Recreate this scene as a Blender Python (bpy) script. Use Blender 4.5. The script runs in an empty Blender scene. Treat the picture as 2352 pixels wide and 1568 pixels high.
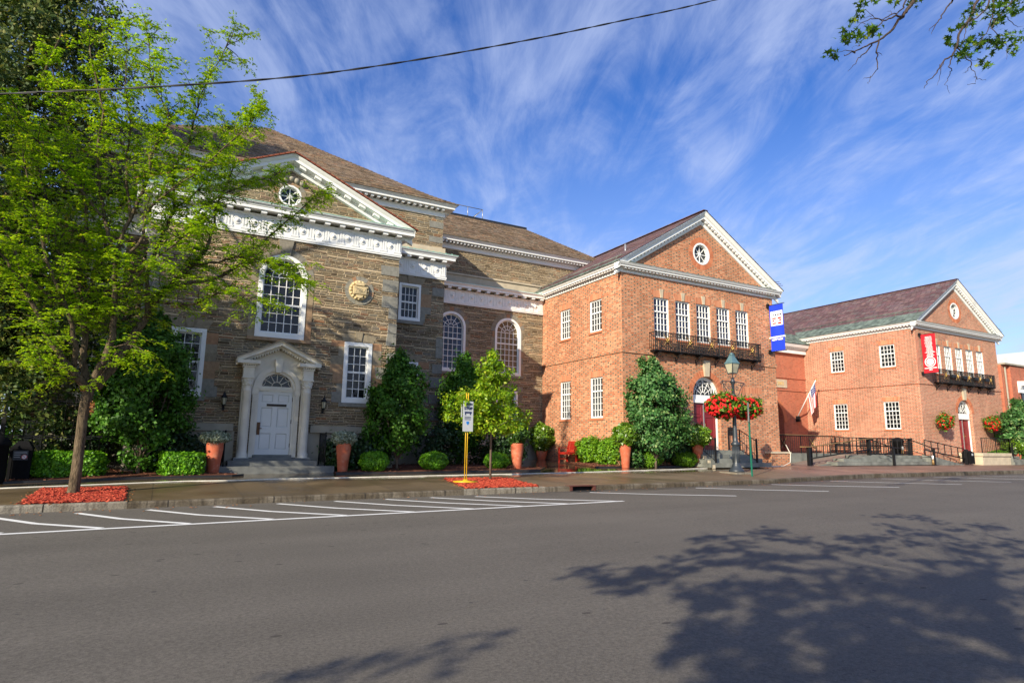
import bpy, math, random
import numpy as np
from mathutils import Vector, Matrix
from mathutils.geometry import tessellate_polygon
R = math.radians
SC = bpy.context.scene
COL = SC.collection
random.seed(7)
rng = np.random.default_rng(7)

# ---------------------------------------------------------------- camera
FPX = 1404.8                      # focal length for a 2352 px wide picture
PIT, YAW, ROL = R(9.35), R(28.49), R(0.823)
EYE = 1.35
def cam_axes():
    fw = Vector((math.sin(YAW)*math.cos(PIT), math.cos(YAW)*math.cos(PIT), math.sin(PIT)))
    rt = Vector((math.cos(YAW), -math.sin(YAW), 0)); up = rt.cross(fw)
    return rt*math.cos(ROL)+up*math.sin(ROL), up*math.cos(ROL)-rt*math.sin(ROL), fw
RT, UP, FW = cam_axes()
cam = bpy.data.cameras.new('camera'); camo = bpy.data.objects.new('camera', cam); COL.objects.link(camo)
camo.matrix_world = Matrix(((RT.x, UP.x, -FW.x, 0), (RT.y, UP.y, -FW.y, 0), (RT.z, UP.z, -FW.z, EYE), (0, 0, 0, 1)))
cam.sensor_width = 36; cam.lens = FPX/2352*36; cam.clip_start = 0.05; cam.clip_end = 5000
SC.camera = camo

# ---------------------------------------------------------------- light
SUN_EL, SUN_AZ = R(25.5), R(60)            # the sun shines towards azimuth 60 deg (from +Y to +X)
sdir = Vector((math.sin(SUN_AZ)*math.cos(SUN_EL), math.cos(SUN_AZ)*math.cos(SUN_EL), -math.sin(SUN_EL)))
sl = bpy.data.lights.new('sun', 'SUN'); sl.energy = 5.0; sl.angle = R(0.46); sl.color = (1, 0.90, 0.71)
so = bpy.data.objects.new('sun', sl); COL.objects.link(so)
so.rotation_euler = sdir.to_track_quat('-Z', 'Y').to_euler(); so.location = (-30, -20, 40)
SC.view_settings.view_transform = 'Standard'; SC.view_settings.look = 'None'
SC.view_settings.exposure = 0.60; SC.view_settings.gamma = 1

W = bpy.data.worlds.new('World'); SC.world = W; W.use_nodes = True
def world():
    nt = W.node_tree; nt.nodes.clear(); L = nt.links.new
    def nd(t, **k):
        n = nt.nodes.new(t)
        for a, b in k.items(): setattr(n, a, b)
        return n
    def mt(op, a, b=None, c=None):
        n = nd('ShaderNodeMath', operation=op)
        for i, q in enumerate((a, b, c)):
            if q is None: continue
            if hasattr(q, 'links'): L(q, n.inputs[i])
            else: n.inputs[i].default_value = q
        return n.outputs[0]
    sky = nd('ShaderNodeTexSky', sky_type='NISHITA', sun_disc=False)
    sky.sun_elevation = SUN_EL
    src = -sdir
    sky.sun_rotation = math.atan2(src.x, src.y)
    sky.air_density = 1.0; sky.dust_density = 0.6; sky.ozone_density = 3.0
    hs = nd('ShaderNodeHueSaturation'); hs.inputs['Hue'].default_value = 0.518; hs.inputs['Saturation'].default_value = 1.30; hs.inputs['Value'].default_value = 1.80
    L(sky.outputs[0], hs.inputs['Color'])
    tc = nd('ShaderNodeTexCoord'); sx = nd('ShaderNodeSeparateXYZ'); L(tc.outputs['Generated'], sx.inputs[0])
    z = mt('MAXIMUM', mt('ADD', sx.outputs[2], 0.10), 0.06)
    px = mt('DIVIDE', sx.outputs[0], z); py = mt('DIVIDE', sx.outputs[1], z)
    a = R(24)
    along = mt('ADD', mt('MULTIPLY', px, math.sin(a)), mt('MULTIPLY', py, math.cos(a)))
    across = mt('SUBTRACT', mt('MULTIPLY', px, math.cos(a)), mt('MULTIPLY', py, math.sin(a)))
    def noise(sa, sc_, off, det, dist, rough=0.55):
        cx = nd('ShaderNodeCombineXYZ'); L(mt('MULTIPLY', along, sa), cx.inputs[0]); L(mt('MULTIPLY', across, sc_), cx.inputs[1]); cx.inputs[2].default_value = off
        n = nd('ShaderNodeTexNoise'); n.inputs['Scale'].default_value = 1; n.inputs['Detail'].default_value = det
        n.inputs['Roughness'].default_value = rough; n.inputs['Distortion'].default_value = dist
        L(cx.outputs[0], n.inputs['Vector']); return n.outputs[0]
    big = noise(0.8, 1.1, 3.1, 4, 0.9)
    fine = noise(1.9, 7.0, 8.3, 12, 1.0, 0.68)
    mid = noise(1.2, 2.6, 1.7, 10, 1.6, 0.62)
    v = mt('ADD', mt('ADD', mt('MULTIPLY', big, 0.9), mt('MULTIPLY', fine, 0.55)), mt('MULTIPLY', mid, 0.7))
    mr = nd('ShaderNodeMapRange', interpolation_type='SMOOTHSTEP'); L(v, mr.inputs[0]); mr.inputs[1].default_value = 0.86; mr.inputs[2].default_value = 1.40
    mr.inputs[3].default_value = 0.0; mr.inputs[4].default_value = 0.60
    hz = nd('ShaderNodeMapRange'); L(sx.outputs[2], hz.inputs[0]); hz.inputs[1].default_value = 0.0; hz.inputs[2].default_value = 0.50; hz.inputs[3].default_value = 0.62; hz.inputs[4].default_value = 0.0
    f = mt('MAXIMUM', mr.outputs[0], 0.0); f = mt('MINIMUM', mt('ADD', f, mt('MULTIPLY', hz.outputs[0], 0.8)), 0.9)
    mx = nd('ShaderNodeMix', data_type='RGBA'); L(f, mx.inputs[0]); L(hs.outputs[0], mx.inputs[6]); mx.inputs[7].default_value = (6.0, 7.0, 9.8, 1)
    bg = nd('ShaderNodeBackground'); L(mx.outputs[2], bg.inputs[0]); bg.inputs[1].default_value = 0.070
    o = nd('ShaderNodeOutputWorld'); L(bg.outputs[0], o.inputs[0])
world()

# ---------------------------------------------------------------- picture measurements -> points on real planes
def ray(x, y):
    return RT*((x-1176)/FPX) - UP*((y-784)/FPX) + FW
def atY(x, y, Y):
    d = ray(x, y); return d*(Y/d.y)+Vector((0, 0, EYE))
def atX(x, y, X):
    d = ray(x, y); return d*(X/d.x)+Vector((0, 0, EYE))
def gx(x): return 0.006*max(-60, min(x, 20))
def gz(x, y):                      # pavement height
    return 0.18+gx(x)+0.035*(min(y, 19)-14)+0.02*max(0, y-19) if y > 13 else 0.18+gx(x)-0.035
def rz(x): return 0.05+gx(x)       # road height
KERB = [(-80, 13.4), (-3, 13.45), (3, 13.7), (17, 13.8), (24, 14.75), (34, 15.05), (60, 15.15), (160, 15.3)]
def ky(x):
    for (a, b), (c, d) in zip(KERB, KERB[1:]):
        if a <= x <= c: return b+(d-b)*(x-a)/(c-a)
    return 13.5

# ---------------------------------------------------------------- mesh helpers
class MB:
    def __init__(s): s.v = []; s.f = []; s.sm = []; s.cuts = []
    def nxt(s): s.cuts.append((len(s.v), len(s.f)))      # what follows is a separate piece
    def add(s, vs, fs, smooth=False):
        n = len(s.v); s.v += [tuple(p) for p in vs]; s.f += [tuple(n+i for i in f) for f in fs]; s.sm += [smooth]*len(fs); return s
    def box(s, x0, x1, y0, y1, z0, z1):
        x0, x1 = min(x0, x1), max(x0, x1); y0, y1 = min(y0, y1), max(y0, y1); z0, z1 = min(z0, z1), max(z0, z1)
        v = [(x, y, z) for z in (z0, z1) for y in (y0, y1) for x in (x0, x1)]
        return s.add(v, [(0, 2, 3, 1), (4, 5, 7, 6), (0, 1, 5, 4), (2, 6, 7, 3), (0, 4, 6, 2), (1, 3, 7, 5)])
    def bar(s, a, b, w, h, up=(0, 0, 1)):
        a = Vector(a); b = Vector(b); d = (b-a).normalized(); u = Vector(up)
        if abs(d.dot(u)) > .95: u = Vector((0, 1, 0))
        r = d.cross(u).normalized(); u = r.cross(d)
        v = [p+r*(sx*w/2)+u*(sz*h/2) for p in (a, b) for sx, sz in ((-1, -1), (1, -1), (1, 1), (-1, 1))]
        return s.add(v, [(0, 1, 2, 3), (7, 6, 5, 4), (0, 4, 5, 1), (1, 5, 6, 2), (2, 6, 7, 3), (3, 7, 4, 0)])
    def tube(s, pts, rad, n=6, smooth=True, cap=True):
        pts = [Vector(p) for p in pts]; m = len(pts)
        if not hasattr(rad, '__len__'): rad = [rad]*m
        vs = []; ref = None
        for i, p in enumerate(pts):
            d = (pts[min(i+1, m-1)]-pts[max(i-1, 0)])
            d = d.normalized() if d.length > 1e-9 else Vector((0, 0, 1))
            if ref is None: ref = d.orthogonal().normalized()
            ref = ref-d*ref.dot(d)
            ref = ref.normalized() if ref.length > 1e-6 else d.orthogonal().normalized()
            b = d.cross(ref)
            for k in range(n):
                t = 2*math.pi*k/n; vs.append(p+(ref*math.cos(t)+b*math.sin(t))*rad[i])
        fs = [(i*n+k, i*n+(k+1) % n, (i+1)*n+(k+1) % n, (i+1)*n+k) for i in range(m-1) for k in range(n)]
        s.add(vs, fs, smooth)
        if cap:
            q = len(s.v)-len(vs); s.f += [tuple(q+k for k in range(n))[::-1], tuple(q+(m-1)*n+k for k in range(n))]; s.sm += [False, False]
        return s
    def lathe(s, prof, c=(0, 0, 0), n=24, smooth=True, rot=0):
        cx, cy, cz = c; vs = []
        for r, z in prof:
            for k in range(n):
                t = rot+2*math.pi*k/n; vs.append((cx+r*math.cos(t), cy+r*math.sin(t), cz+z))
        m = len(prof)
        return s.add(vs, [(i*n+k, i*n+(k+1) % n, (i+1)*n+(k+1) % n, (i+1)*n+k) for i in range(m-1) for k in range(n)], smooth)
    def ball(s, c, r, n=10, sz=1):
        pr = [(max(1e-4, r*math.sin(math.pi*i/n)), -r*sz*math.cos(math.pi*i/n)) for i in range(n+1)]
        return s.lathe(pr, c, n+2)
    def poly(s, outer, holes, fn):          # flat face with holes; fn maps (u,v) -> point
        loops = [[Vector((u, v, 0)) for u, v in outer]]+[[Vector((u, v, 0)) for u, v in h] for h in holes]
        tr = tessellate_polygon(loops); flat = [p for l in loops for p in l]
        return s.add([fn(p.x, p.y) for p in flat], [tuple(t) for t in tr])
    def prism(s, loop, fa, fb, cap_b=True):  # closed solid between two images of a 2D loop
        n = len(loop); tr = tessellate_polygon([[Vector((u, v, 0)) for u, v in loop]])
        vs = [fa(u, v) for u, v in loop]+[fb(u, v) for u, v in loop]
        fs = [tuple(t) for t in tr]+([tuple(n+i for i in t)[::-1] for t in tr] if cap_b else [])+[(i, (i+1) % n, n+(i+1) % n, n+i) for i in range(n)]
        return s.add(vs, fs)
    def rim(s, loop, fa, fb):
        n = len(loop)
        return s.add([fa(u, v) for u, v in loop]+[fb(u, v) for u, v in loop], [(i, (i+1) % n, n+(i+1) % n, n+i) for i in range(n)])
    def sweep(s, path, prof, closed_prof=True, smooth=False):
        """horizontal path [(x,y,side normal to the right of travel)], prof [(out, z)]"""
        P = [Vector((a, b)) for a, b in path]; m = len(P); k = len(prof); nn = []
        for i in range(m-1):
            d = (P[i+1]-P[i]).normalized(); nn.append(Vector((d.y, -d.x)))
        vs = []
        for i, p in enumerate(P):
            if i == 0: o = nn[0]
            elif i == m-1: o = nn[-1]
            else:
                o = (nn[i-1]+nn[i])/(1+nn[i-1].dot(nn[i]))
            for out, z in prof: vs.append((p.x+o.x*out, p.y+o.y*out, z))
        fs = []
        for i in range(m-1):
            for j in range(k if closed_prof else k-1):
                a, b = j, (j+1) % k; fs.append((i*k+a, (i+1)*k+a, (i+1)*k+b, i*k+b))
        if closed_prof: fs += [tuple(range(k)), tuple((m-1)*k+j for j in range(k))[::-1]]
        return s.add(vs, fs, smooth)
    def rake(s, path, prof, y):            # path [(x,z)], prof [(out toward -y, dz)]
        k = len(prof); vs = [(x, y-o, z+dz) for x, z in path for o, dz in prof]; m = len(path)
        fs = [(i*k+a, i*k+(a+1) % k, (i+1)*k+(a+1) % k, (i+1)*k+a) for i in range(m-1) for a in range(k)]
        fs += [tuple(range(k))[::-1], tuple((m-1)*k+j for j in range(k))]
        return s.add(vs, fs)
    def build(s, name, mat, parent=None, loc=None, rot=0, sub=False):
        """loc None: vertices are world points; loc given: local vertices; sub: same frame as the parent"""
        if s.cuts:
            C_ = [(0, 0)]+s.cuts+[(len(s.v), len(s.f))]; out = []
            for (a, b), (c, d) in zip(C_, C_[1:]):
                if d > b:
                    m = MB(); m.v = s.v[a:c]; m.f = [tuple(i-a for i in f) for f in s.f[b:d]]; m.sm = s.sm[b:d]; out.append(m.build(name, mat, parent, loc, rot, sub))
            return out[0]
        me = bpy.data.meshes.new(name); vs = s.v
        if loc is None and parent is not None and not sub:
            o_ = WL[parent.name]; vs = [(a-o_.x, b-o_.y, c-o_.z) for a, b, c in s.v]
        me.from_pydata([tuple(v) for v in vs], [], s.f)
        me.polygons.foreach_set('use_smooth', s.sm)
        me.materials.append(mat); me.update()
        o = bpy.data.objects.new(name, me); COL.objects.link(o)
        w = Vector(WL[parent.name]) if parent is not None else Vector((0, 0, 0))
        if parent is not None: o.parent = parent
        if loc is not None:
            o.location = Vector(loc)-w; o.rotation_euler.z = rot; WL[o.name] = Vector(loc)
        else: WL[o.name] = w
        return o
WL = {}
def tag(o, label=None, cat=None, group=None, kind=None):
    if label: o['label'] = label
    if cat: o['category'] = cat
    if group: o['group'] = group
    if kind: o['kind'] = kind
    return o
def thing(name, loc, label, cat, group=None, rot=0):
    o = bpy.data.objects.new(name, None); COL.objects.link(o); o.location = loc; o.empty_display_size = .2
    o.rotation_euler.z = rot; WL[o.name] = Vector(loc); return tag(o, label, cat, group)
def kids(o): return [c for c in bpy.data.objects if c.parent == o]
def copy_tree(o, parent=None):
    c = o.copy(); COL.objects.link(c)
    if parent is not None: c.parent = parent
    for ch in KIDS.get(o.name, []): copy_tree(ch, c)
    return c
KIDS = {}
def index_kids():
    KIDS.clear()
    for o in COL.objects:
        if o.parent is not None: KIDS.setdefault(o.parent.name, []).append(o)
def rectl(a, b, c, d): return [(a, c), (b, c), (b, d), (a, d)]
def archl(a, b, c, sp, n=18):
    m = (a+b)/2; r = (b-a)/2
    return [(a, c), (b, c)]+[(m+r*math.cos(math.pi*i/n), sp+r*math.sin(math.pi*i/n)) for i in range(n+1)]
def circl(x, z, r, n=28): return [(x+r*math.cos(2*math.pi*i/n), z+r*math.sin(2*math.pi*i/n)) for i in range(n)]

# ---------------------------------------------------------------- materials
class NT:
    def __init__(s, name):
        s.m = bpy.data.materials.new(name); s.m.use_nodes = True; s.t = s.m.node_tree; s.t.nodes.clear()
        s.o = s.nd('ShaderNodeOutputMaterial'); s.p = s.nd('ShaderNodeBsdfPrincipled'); s.L(s.p.outputs[0], s.o.inputs[0])
    def nd(s, t, **k):
        n = s.t.nodes.new(t)
        for a, b in k.items(): setattr(n, a, b)
        return n
    def L(s, a, b): s.t.links.new(a, b)
    def put(s, inp, q):
        if hasattr(q, 'is_linked') or hasattr(q, 'links'): s.L(q, inp)
        elif isinstance(q, (tuple, list)) and len(q) == 3 and len(inp.default_value) == 4: inp.default_value = (*q, 1)
        else: inp.default_value = q
    def mt(s, op, a, b=None, c=None, clamp=False):
        n = s.nd('ShaderNodeMath', operation=op, use_clamp=clamp)
        for i, q in enumerate((a, b, c)):
            if q is not None: s.put(n.inputs[i], q)
        return n.outputs[0]
    def mix(s, f, a, b, blend='MIX'):
        n = s.nd('ShaderNodeMix', data_type='RGBA', blend_type=blend); s.put(n.inputs[0], f); s.put(n.inputs[6], a); s.put(n.inputs[7], b); return n.outputs[2]
    def xyz(s, v):
        n = s.nd('ShaderNodeSeparateXYZ'); s.L(v, n.inputs[0]); return n.outputs
    def cmb(s, x, y, z=0.0):
        n = s.nd('ShaderNodeCombineXYZ')
        for i, q in enumerate((x, y, z)): s.put(n.inputs[i], q)
        return n.outputs[0]
    def pos(s): 
        if not hasattr(s, '_g'): s._g = s.nd('ShaderNodeNewGeometry')
        return s._g.outputs['Position']
    def rnd(s):
        s.pos(); return s._g.outputs['Random Per Island']
    def uv(s):        # u along the wall, v up, from the world position
        p = s.xyz(s.pos()); n = s.xyz(s._g.outputs['True Normal'])
        c = s.mt('GREATER_THAN', s.mt('ABSOLUTE', n[0]), 0.6)
        u = s.mt('ADD', s.mt('MULTIPLY', p[0], s.mt('SUBTRACT', 1.0, c)), s.mt('MULTIPLY', p[1], c))
        return u, p[2]
    def noise(s, vec, scale, det=3, dist=0, rough=.5, col=False):
        n = s.nd('ShaderNodeTexNoise'); n.inputs['Scale'].default_value = scale; n.inputs['Detail'].default_value = det
        n.inputs['Distortion'].default_value = dist; n.inputs['Roughness'].default_value = rough
        s.L(vec, n.inputs['Vector']); return n.outputs[1 if col else 0]
    def ramp(s, f, stops, interp='LINEAR'):
        n = s.nd('ShaderNodeValToRGB'); s.put(n.inputs[0], f); cr = n.color_ramp; cr.interpolation = interp
        while len(cr.elements) < len(stops): cr.elements.new(.5)
        for e, (p, c) in zip(cr.elements, stops): e.position = p; e.color = (*c, 1) if len(c) == 3 else c
        return n.outputs[0]
    def mr(s, f, a, b, c=0., d=1.):
        n = s.nd('ShaderNodeMapRange'); s.put(n.inputs[0], f)
        for i, q in enumerate((a, b, c, d)): n.inputs[i+1].default_value = q
        return n.outputs[0]
    def bump(s, h, dist, strength=1.):
        n = s.nd('ShaderNodeBump'); s.L(h, n.inputs['Height']); n.inputs['Distance'].default_value = dist; n.inputs['Strength'].default_value = strength
        s.L(n.outputs[0], s.p.inputs['Normal']); return n
    def fin(s, col, rough=.6, metal=0., spec=None):
        s.put(s.p.inputs['Base Color'], col); s.put(s.p.inputs['Roughness'], rough); s.put(s.p.inputs['Metallic'], metal)
        if spec is not None: s.put(s.p.inputs['Specular IOR Level'], spec)
        return s.m
def plain(name, c, rough=.55, metal=0., var=.12, sc=6., bump=0., bs=40, spec=None):
    n = NT(name); f = n.noise(n.pos(), sc, 4); f2 = n.mr(f, .3, .7, 1-var, 1+var)
    cc = n.mix(1.0, c, n.cmb(f2, f2, f2), 'MULTIPLY')
    if bump: n.bump(n.noise(n.pos(), bs, 3), bump)
    return n.fin(cc, rough, metal, spec)

def brick_mat(name, cols, dark, mortar, pd=.8, c=.0788, P=.3225, hdr=.68):
    n = NT(name); u, v = n.uv()
    vv = n.mt('DIVIDE', v, c); k = n.mt('FLOOR', vv); fv = n.mt('FRACT', vv)
    uu = n.mt('ADD', n.mt('DIVIDE', u, P), n.mt('MULTIPLY', n.mt('MODULO', n.mt('ADD', k, 1000), 2), .5))
    cell = n.mt('FLOOR', uu); fu = n.mt('FRACT', uu)
    h = n.mt('GREATER_THAN', fu, hdr)
    wn = n.nd('ShaderNodeTexWhiteNoise', noise_dimensions='3D'); n.L(n.cmb(n.mt('ADD', cell, n.mt('MULTIPLY', h, .5)), k, 0.3), wn.inputs['Vector'])
    r = wn.outputs['Value']; rc = n.xyz(wn.outputs['Color'])
    st = n.ramp(r, cols)
    dk = n.ramp(rc[1], dark)
    isd = n.mt('MULTIPLY', h, n.mt('LESS_THAN', rc[0], pd))
    col = n.mix(isd, st, dk)
    mj = n.mt('LESS_THAN', fv, .17)
    mu = n.mt('LESS_THAN', n.mt('MINIMUM', fu, n.mt('ABSOLUTE', n.mt('SUBTRACT', fu, hdr))), .03)
    m = n.mt('MAXIMUM', mj, mu)
    big = n.mr(n.noise(n.pos(), .55, 4, .4), .3, .7, .86, 1.12)
    col = n.mix(m, col, mortar)
    col = n.mix(1.0, col, n.cmb(big, big, big), 'MULTIPLY')
    stx = n.noise(n.cmb(n.mt('MULTIPLY', u, 2.4), n.mt('MULTIPLY', v, .22), 0.), 1., 5, .4); sf = n.mr(stx, .50, .72, 0, .30)
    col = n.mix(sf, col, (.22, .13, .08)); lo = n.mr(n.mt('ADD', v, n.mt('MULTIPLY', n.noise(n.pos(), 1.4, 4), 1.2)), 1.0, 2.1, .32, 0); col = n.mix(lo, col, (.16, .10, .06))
    hgt = n.mt('ADD', n.mt('SUBTRACT', 1.0, m), n.mt('MULTIPLY', n.noise(n.pos(), 60, 2), .5))
    n.bump(hgt, .006, .6)
    return n.fin(col, .85, 0, .25)
BR1 = [(0, (.35, .105, .050)), (.3, (.48, .175, .085)), (.6, (.54, .22, .115)), (.85, (.61, .29, .165)), (1, (.41, .14, .072))]
BRD = [(0, (.13, .095, .065)), (.5, (.21, .145, .10)), (1, (.32, .19, .12))]
M = {}
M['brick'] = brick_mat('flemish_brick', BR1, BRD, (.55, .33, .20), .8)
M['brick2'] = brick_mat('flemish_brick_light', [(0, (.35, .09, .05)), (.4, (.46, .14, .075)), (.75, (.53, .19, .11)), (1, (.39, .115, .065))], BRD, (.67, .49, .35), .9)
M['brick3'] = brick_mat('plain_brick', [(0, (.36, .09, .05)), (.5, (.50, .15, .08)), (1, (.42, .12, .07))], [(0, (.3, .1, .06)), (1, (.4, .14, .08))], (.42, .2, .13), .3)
def soldier():
    n = NT('brick_on_end'); u, v = n.uv(); fu = n.mt('FRACT', n.mt('DIVIDE', u, .078)); k = n.mt('FLOOR', n.mt('DIVIDE', u, .078))
    wn = n.nd('ShaderNodeTexWhiteNoise', noise_dimensions='1D'); n.L(k, wn.inputs['W'])
    col = n.ramp(wn.outputs['Value'], [(0, (.42, .13, .06)), (1, (.6, .24, .12))]); m = n.mt('LESS_THAN', fu, .16)
    return n.fin(n.mix(m, col, (.6, .38, .25)), .85, 0, .25)
M['soldier'] = soldier()

def stone_wall():
    n = NT('ledgestone'); u, v = n.uv()
    w = n.noise(n.pos(), 1.7, 3)
    bu = n.mt('FLOOR', n.mt('ADD', n.mt('DIVIDE', u, .85), n.mt('MULTIPLY', n.noise(n.pos(), 1.1, 2), 2.5))); bn = n.nd('ShaderNodeTexWhiteNoise', noise_dimensions='1D'); n.L(bu, bn.inputs['W'])
    v1 = n.mt('ADD', n.mt('ADD', v, n.mt('MULTIPLY', bn.outputs['Value'], .31)), n.mt('MULTIPLY', w, .06))
    vv = n.mt('ADD', n.mt('DIVIDE', v1, .060), n.mt('ADD', n.mt('MULTIPLY', n.mt('SINE', n.mt('MULTIPLY', v1, 29.0)), .26), n.mt('MULTIPLY', n.mt('SINE', n.mt('MULTIPLY', v1, 61.0)), .14)))
    k = n.mt('FLOOR', vv); fv = n.mt('FRACT', vv)
    w1 = n.nd('ShaderNodeTexWhiteNoise', noise_dimensions='1D'); n.L(k, w1.inputs['W']); q = n.xyz(w1.outputs['Color'])
    ln = n.mr(q[0], 0, 1, .16, .44)
    uu = n.mt('ADD', n.mt('DIVIDE', n.mt('ADD', u, n.mt('MULTIPLY', n.noise(n.pos(), 2.3, 2), .25)), ln), n.mt('MULTIPLY', q[1], 9.0)); cell = n.mt('FLOOR', uu); fu = n.mt('FRACT', uu)
    wn = n.nd('ShaderNodeTexWhiteNoise', noise_dimensions='2D'); n.L(n.cmb(cell, k), wn.inputs['Vector']); rc = n.xyz(wn.outputs['Color'])
    col = n.ramp(rc[0], [(0, (.080, .058, .036)), (.22, (.175, .128, .075)), (.45, (.125, .110, .080)), (.62, (.235, .178, .105)), (.8, (.155, .145, .118)), (.93, (.25, .115, .055)), (1, (.095, .092, .08))])
    edge = n.mt('MINIMUM', n.mt('MINIMUM', fv, n.mt('SUBTRACT', 1.0, fv)), n.mt('MULTIPLY', n.mt('MINIMUM', fu, n.mt('SUBTRACT', 1.0, fu)), 4.5))
    edge = n.mt('ADD', edge, n.mt('MULTIPLY', n.mt('SUBTRACT', n.noise(n.pos(), 22, 3), .5), .16))
    m = n.mr(edge, .09, .24, 1, 0)
    g = n.mr(n.noise(n.pos(), 26, 4), .3, .7, .72, 1.28); col = n.mix(1., col, n.cmb(g, g, g), 'MULTIPLY')
    big = n.mr(n.noise(n.pos(), .7, 4, .5), .3, .7, .78, 1.16)
    col = n.mix(n.mt('MULTIPLY', m, .85), col, (.54, .42, .27)); col = n.mix(1., col, n.cmb(big, big, big), 'MULTIPLY')
    h = n.mt('ADD', n.mt('ADD', n.mr(edge, .0, .3), n.mt('MULTIPLY', rc[1], .7)), n.mt('MULTIPLY', n.noise(n.pos(), 40, 3), .5))
    n.bump(h, .022, .8); return n.fin(col, .9, 0, .2)
M['stone'] = stone_wall()
def cutstone(name, stops, rough=.85):
    n = NT(name); g = n.mr(n.noise(n.pos(), 12, 4), .3, .7, .82, 1.15)
    col = n.mix(1., n.ramp(n.rnd(), stops), n.cmb(g, g, g), 'MULTIPLY'); n.bump(n.noise(n.pos(), 30, 4), .01, .6)
    return n.fin(col, rough, 0, .25)
M['quoin'] = cutstone('dressed_quoin', [(0, (.21, .19, .14)), (.35, (.27, .22, .15)), (.6, (.22, .215, .19)), (.85, (.30, .24, .155)), (1, (.33, .17, .09))])
M['voussoir'] = cutstone('ring_stones', [(0, (.22, .22, .19)), (.4, (.28, .25, .19)), (.7, (.24, .24, .22)), (.88, (.33, .27, .18)), (1, (.35, .17, .09))])
M['limestone'] = plain('limestone', (.50, .42, .30), .8, var=.14, sc=3, bump=.004)
M['carved'] = plain('carved_limestone', (.60, .47, .26), .8, var=.1, sc=8, bump=.004)
M['greystone'] = plain('grey_ledge_stone', (.30, .27, .21), .8, var=.16, sc=2.5, bump=.004)
M['granite'] = plain('granite_step', (.135, .14, .135), .75, var=.22, sc=4, bump=.003)
M['slabstep'] = plain('weathered_bluestone', (.165, .17, .148), .7, var=.4, sc=2.2, bump=.004)
M['white'] = plain('white_paint', (.80, .80, .78), .45, var=.04, sc=2)
M['cream'] = plain('aged_cream_paint', (.66, .62, .53), .55, var=.1, sc=3)
M['doorwhite'] = plain('grey_white_door_paint', (.62, .63, .62), .4, var=.03)
M['red_door'] = plain('crimson_door_paint', (.20, .010, .016), .35, var=.08)
M['iron'] = plain('black_iron', (.008, .008, .009), .5, .0, spec=.3)
M['lampiron'] = plain('dark_blue_grey_iron', (.030, .038, .048), .42, 0, spec=.6)
M['copper'] = plain('green_copper', (.115, .145, .12), .65, var=.6, sc=3.5)
M['verdigris'] = plain('pale_green_copper', (.28, .46, .38), .7, var=.3, sc=5)
M['lampcap'] = plain('verdigris_lamp_cap', (.12, .22, .24), .4, .3, var=.2)
M['brass'] = plain('brass', (.75, .52, .16), .3, .9)
M['bronze'] = plain('dark_bronze', (.03, .02, .015), .45, .4)
M['latch'] = plain('brown_bronze_plate', (.10, .045, .02), .45, .5)
M['yellow'] = plain('yellow_paint', (.62, .38, .02), .35, var=.06)
M['greenpost'] = plain('green_post_paint', (.012, .14, .085), .4)
M['galv'] = plain('galvanised_steel', (.42, .42, .42), .4, .6)
M['terra'] = NT('terracotta')
def terracotta():
    n = M['terra']; p = n.xyz(n.pos()); f = n.noise(n.pos(), 4, 4, .5)
    band = n.mt('ADD', n.mt('MULTIPLY', f, .5), 0.0)
    col = n.mix(n.mr(band, .24, .33), (.47, .105, .045), (.52, .17, .09))
    blot = n.mr(n.noise(n.pos(), 9, 5), .56, .72, 0, .45)
    return n.fin(n.mix(blot, col, (.62, .33, .22)), .7)
M['terra'] = terracotta()
M['benchred'] = plain('red_bench_paint', (.36, .022, .012), .4, var=.12)
M['hose'] = plain('white_hose', (.72, .68, .58), .5)
M['cable'] = plain('black_cable', (.015, .015, .017), .5)
M['blue'] = plain('royal_blue_cloth', (.004, .04, .62), .75, var=.08, sc=2)
M['redcloth'] = plain('red_cloth', (.62, .008, .02), .75, var=.06, sc=2)
M['whitecloth'] = plain('white_cloth_print', (.82, .82, .82), .8, var=.02)
M['navy'] = plain('navy_print', (.01, .02, .09), .8)
M['redprint'] = plain('red_print', (.7, .02, .02), .8)
M['signwhite'] = plain('sign_white', (.42, .44, .46), .4, var=.04)
M['signblue'] = plain('sign_blue', (.01, .16, .5), .5)
M['gold'] = plain('gilt', (.70, .5, .18), .4, .3)
M['brownrust'] = plain('rusty_grate', (.10, .03, .02), .75, var=.3, sc=10)
M['blackhole'] = plain('dark_void', (.004, .004, .004), .95)
M['curtain'] = plain('interior_blind', (.05, .05, .045), .9)
def glass(name, c, rough=.04):
    n = NT(name); n.bump(n.noise(n.pos(), 1.6, 2), .03, .45); oi = n.nd('ShaderNodeObjectInfo'); g = n.noise(n.pos(), .9, 3, 1.)
    f = n.mt('MULTIPLY', n.mr(g, .42, .62), n.mr(oi.outputs['Random'], .2, .9)); return n.fin(n.mix(f, c, tuple(q*3.2+.022 for q in c)), rough, 0, .42)
M['glass'] = glass('window_glass', (.008, .010, .012))
M['glass_blue'] = glass('blue_tinted_glass', (.012, .018, .045))
M['glass_warm'] = glass('glass_over_blind', (.10, .075, .045), .12)
def lampglass():
    n = NT('frosted_lamp_glass'); n.put(n.p.inputs['Transmission Weight'], .35); return n.fin((.62, .58, .42), .35, 0, .5)
M['lampglass'] = lampglass()
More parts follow.
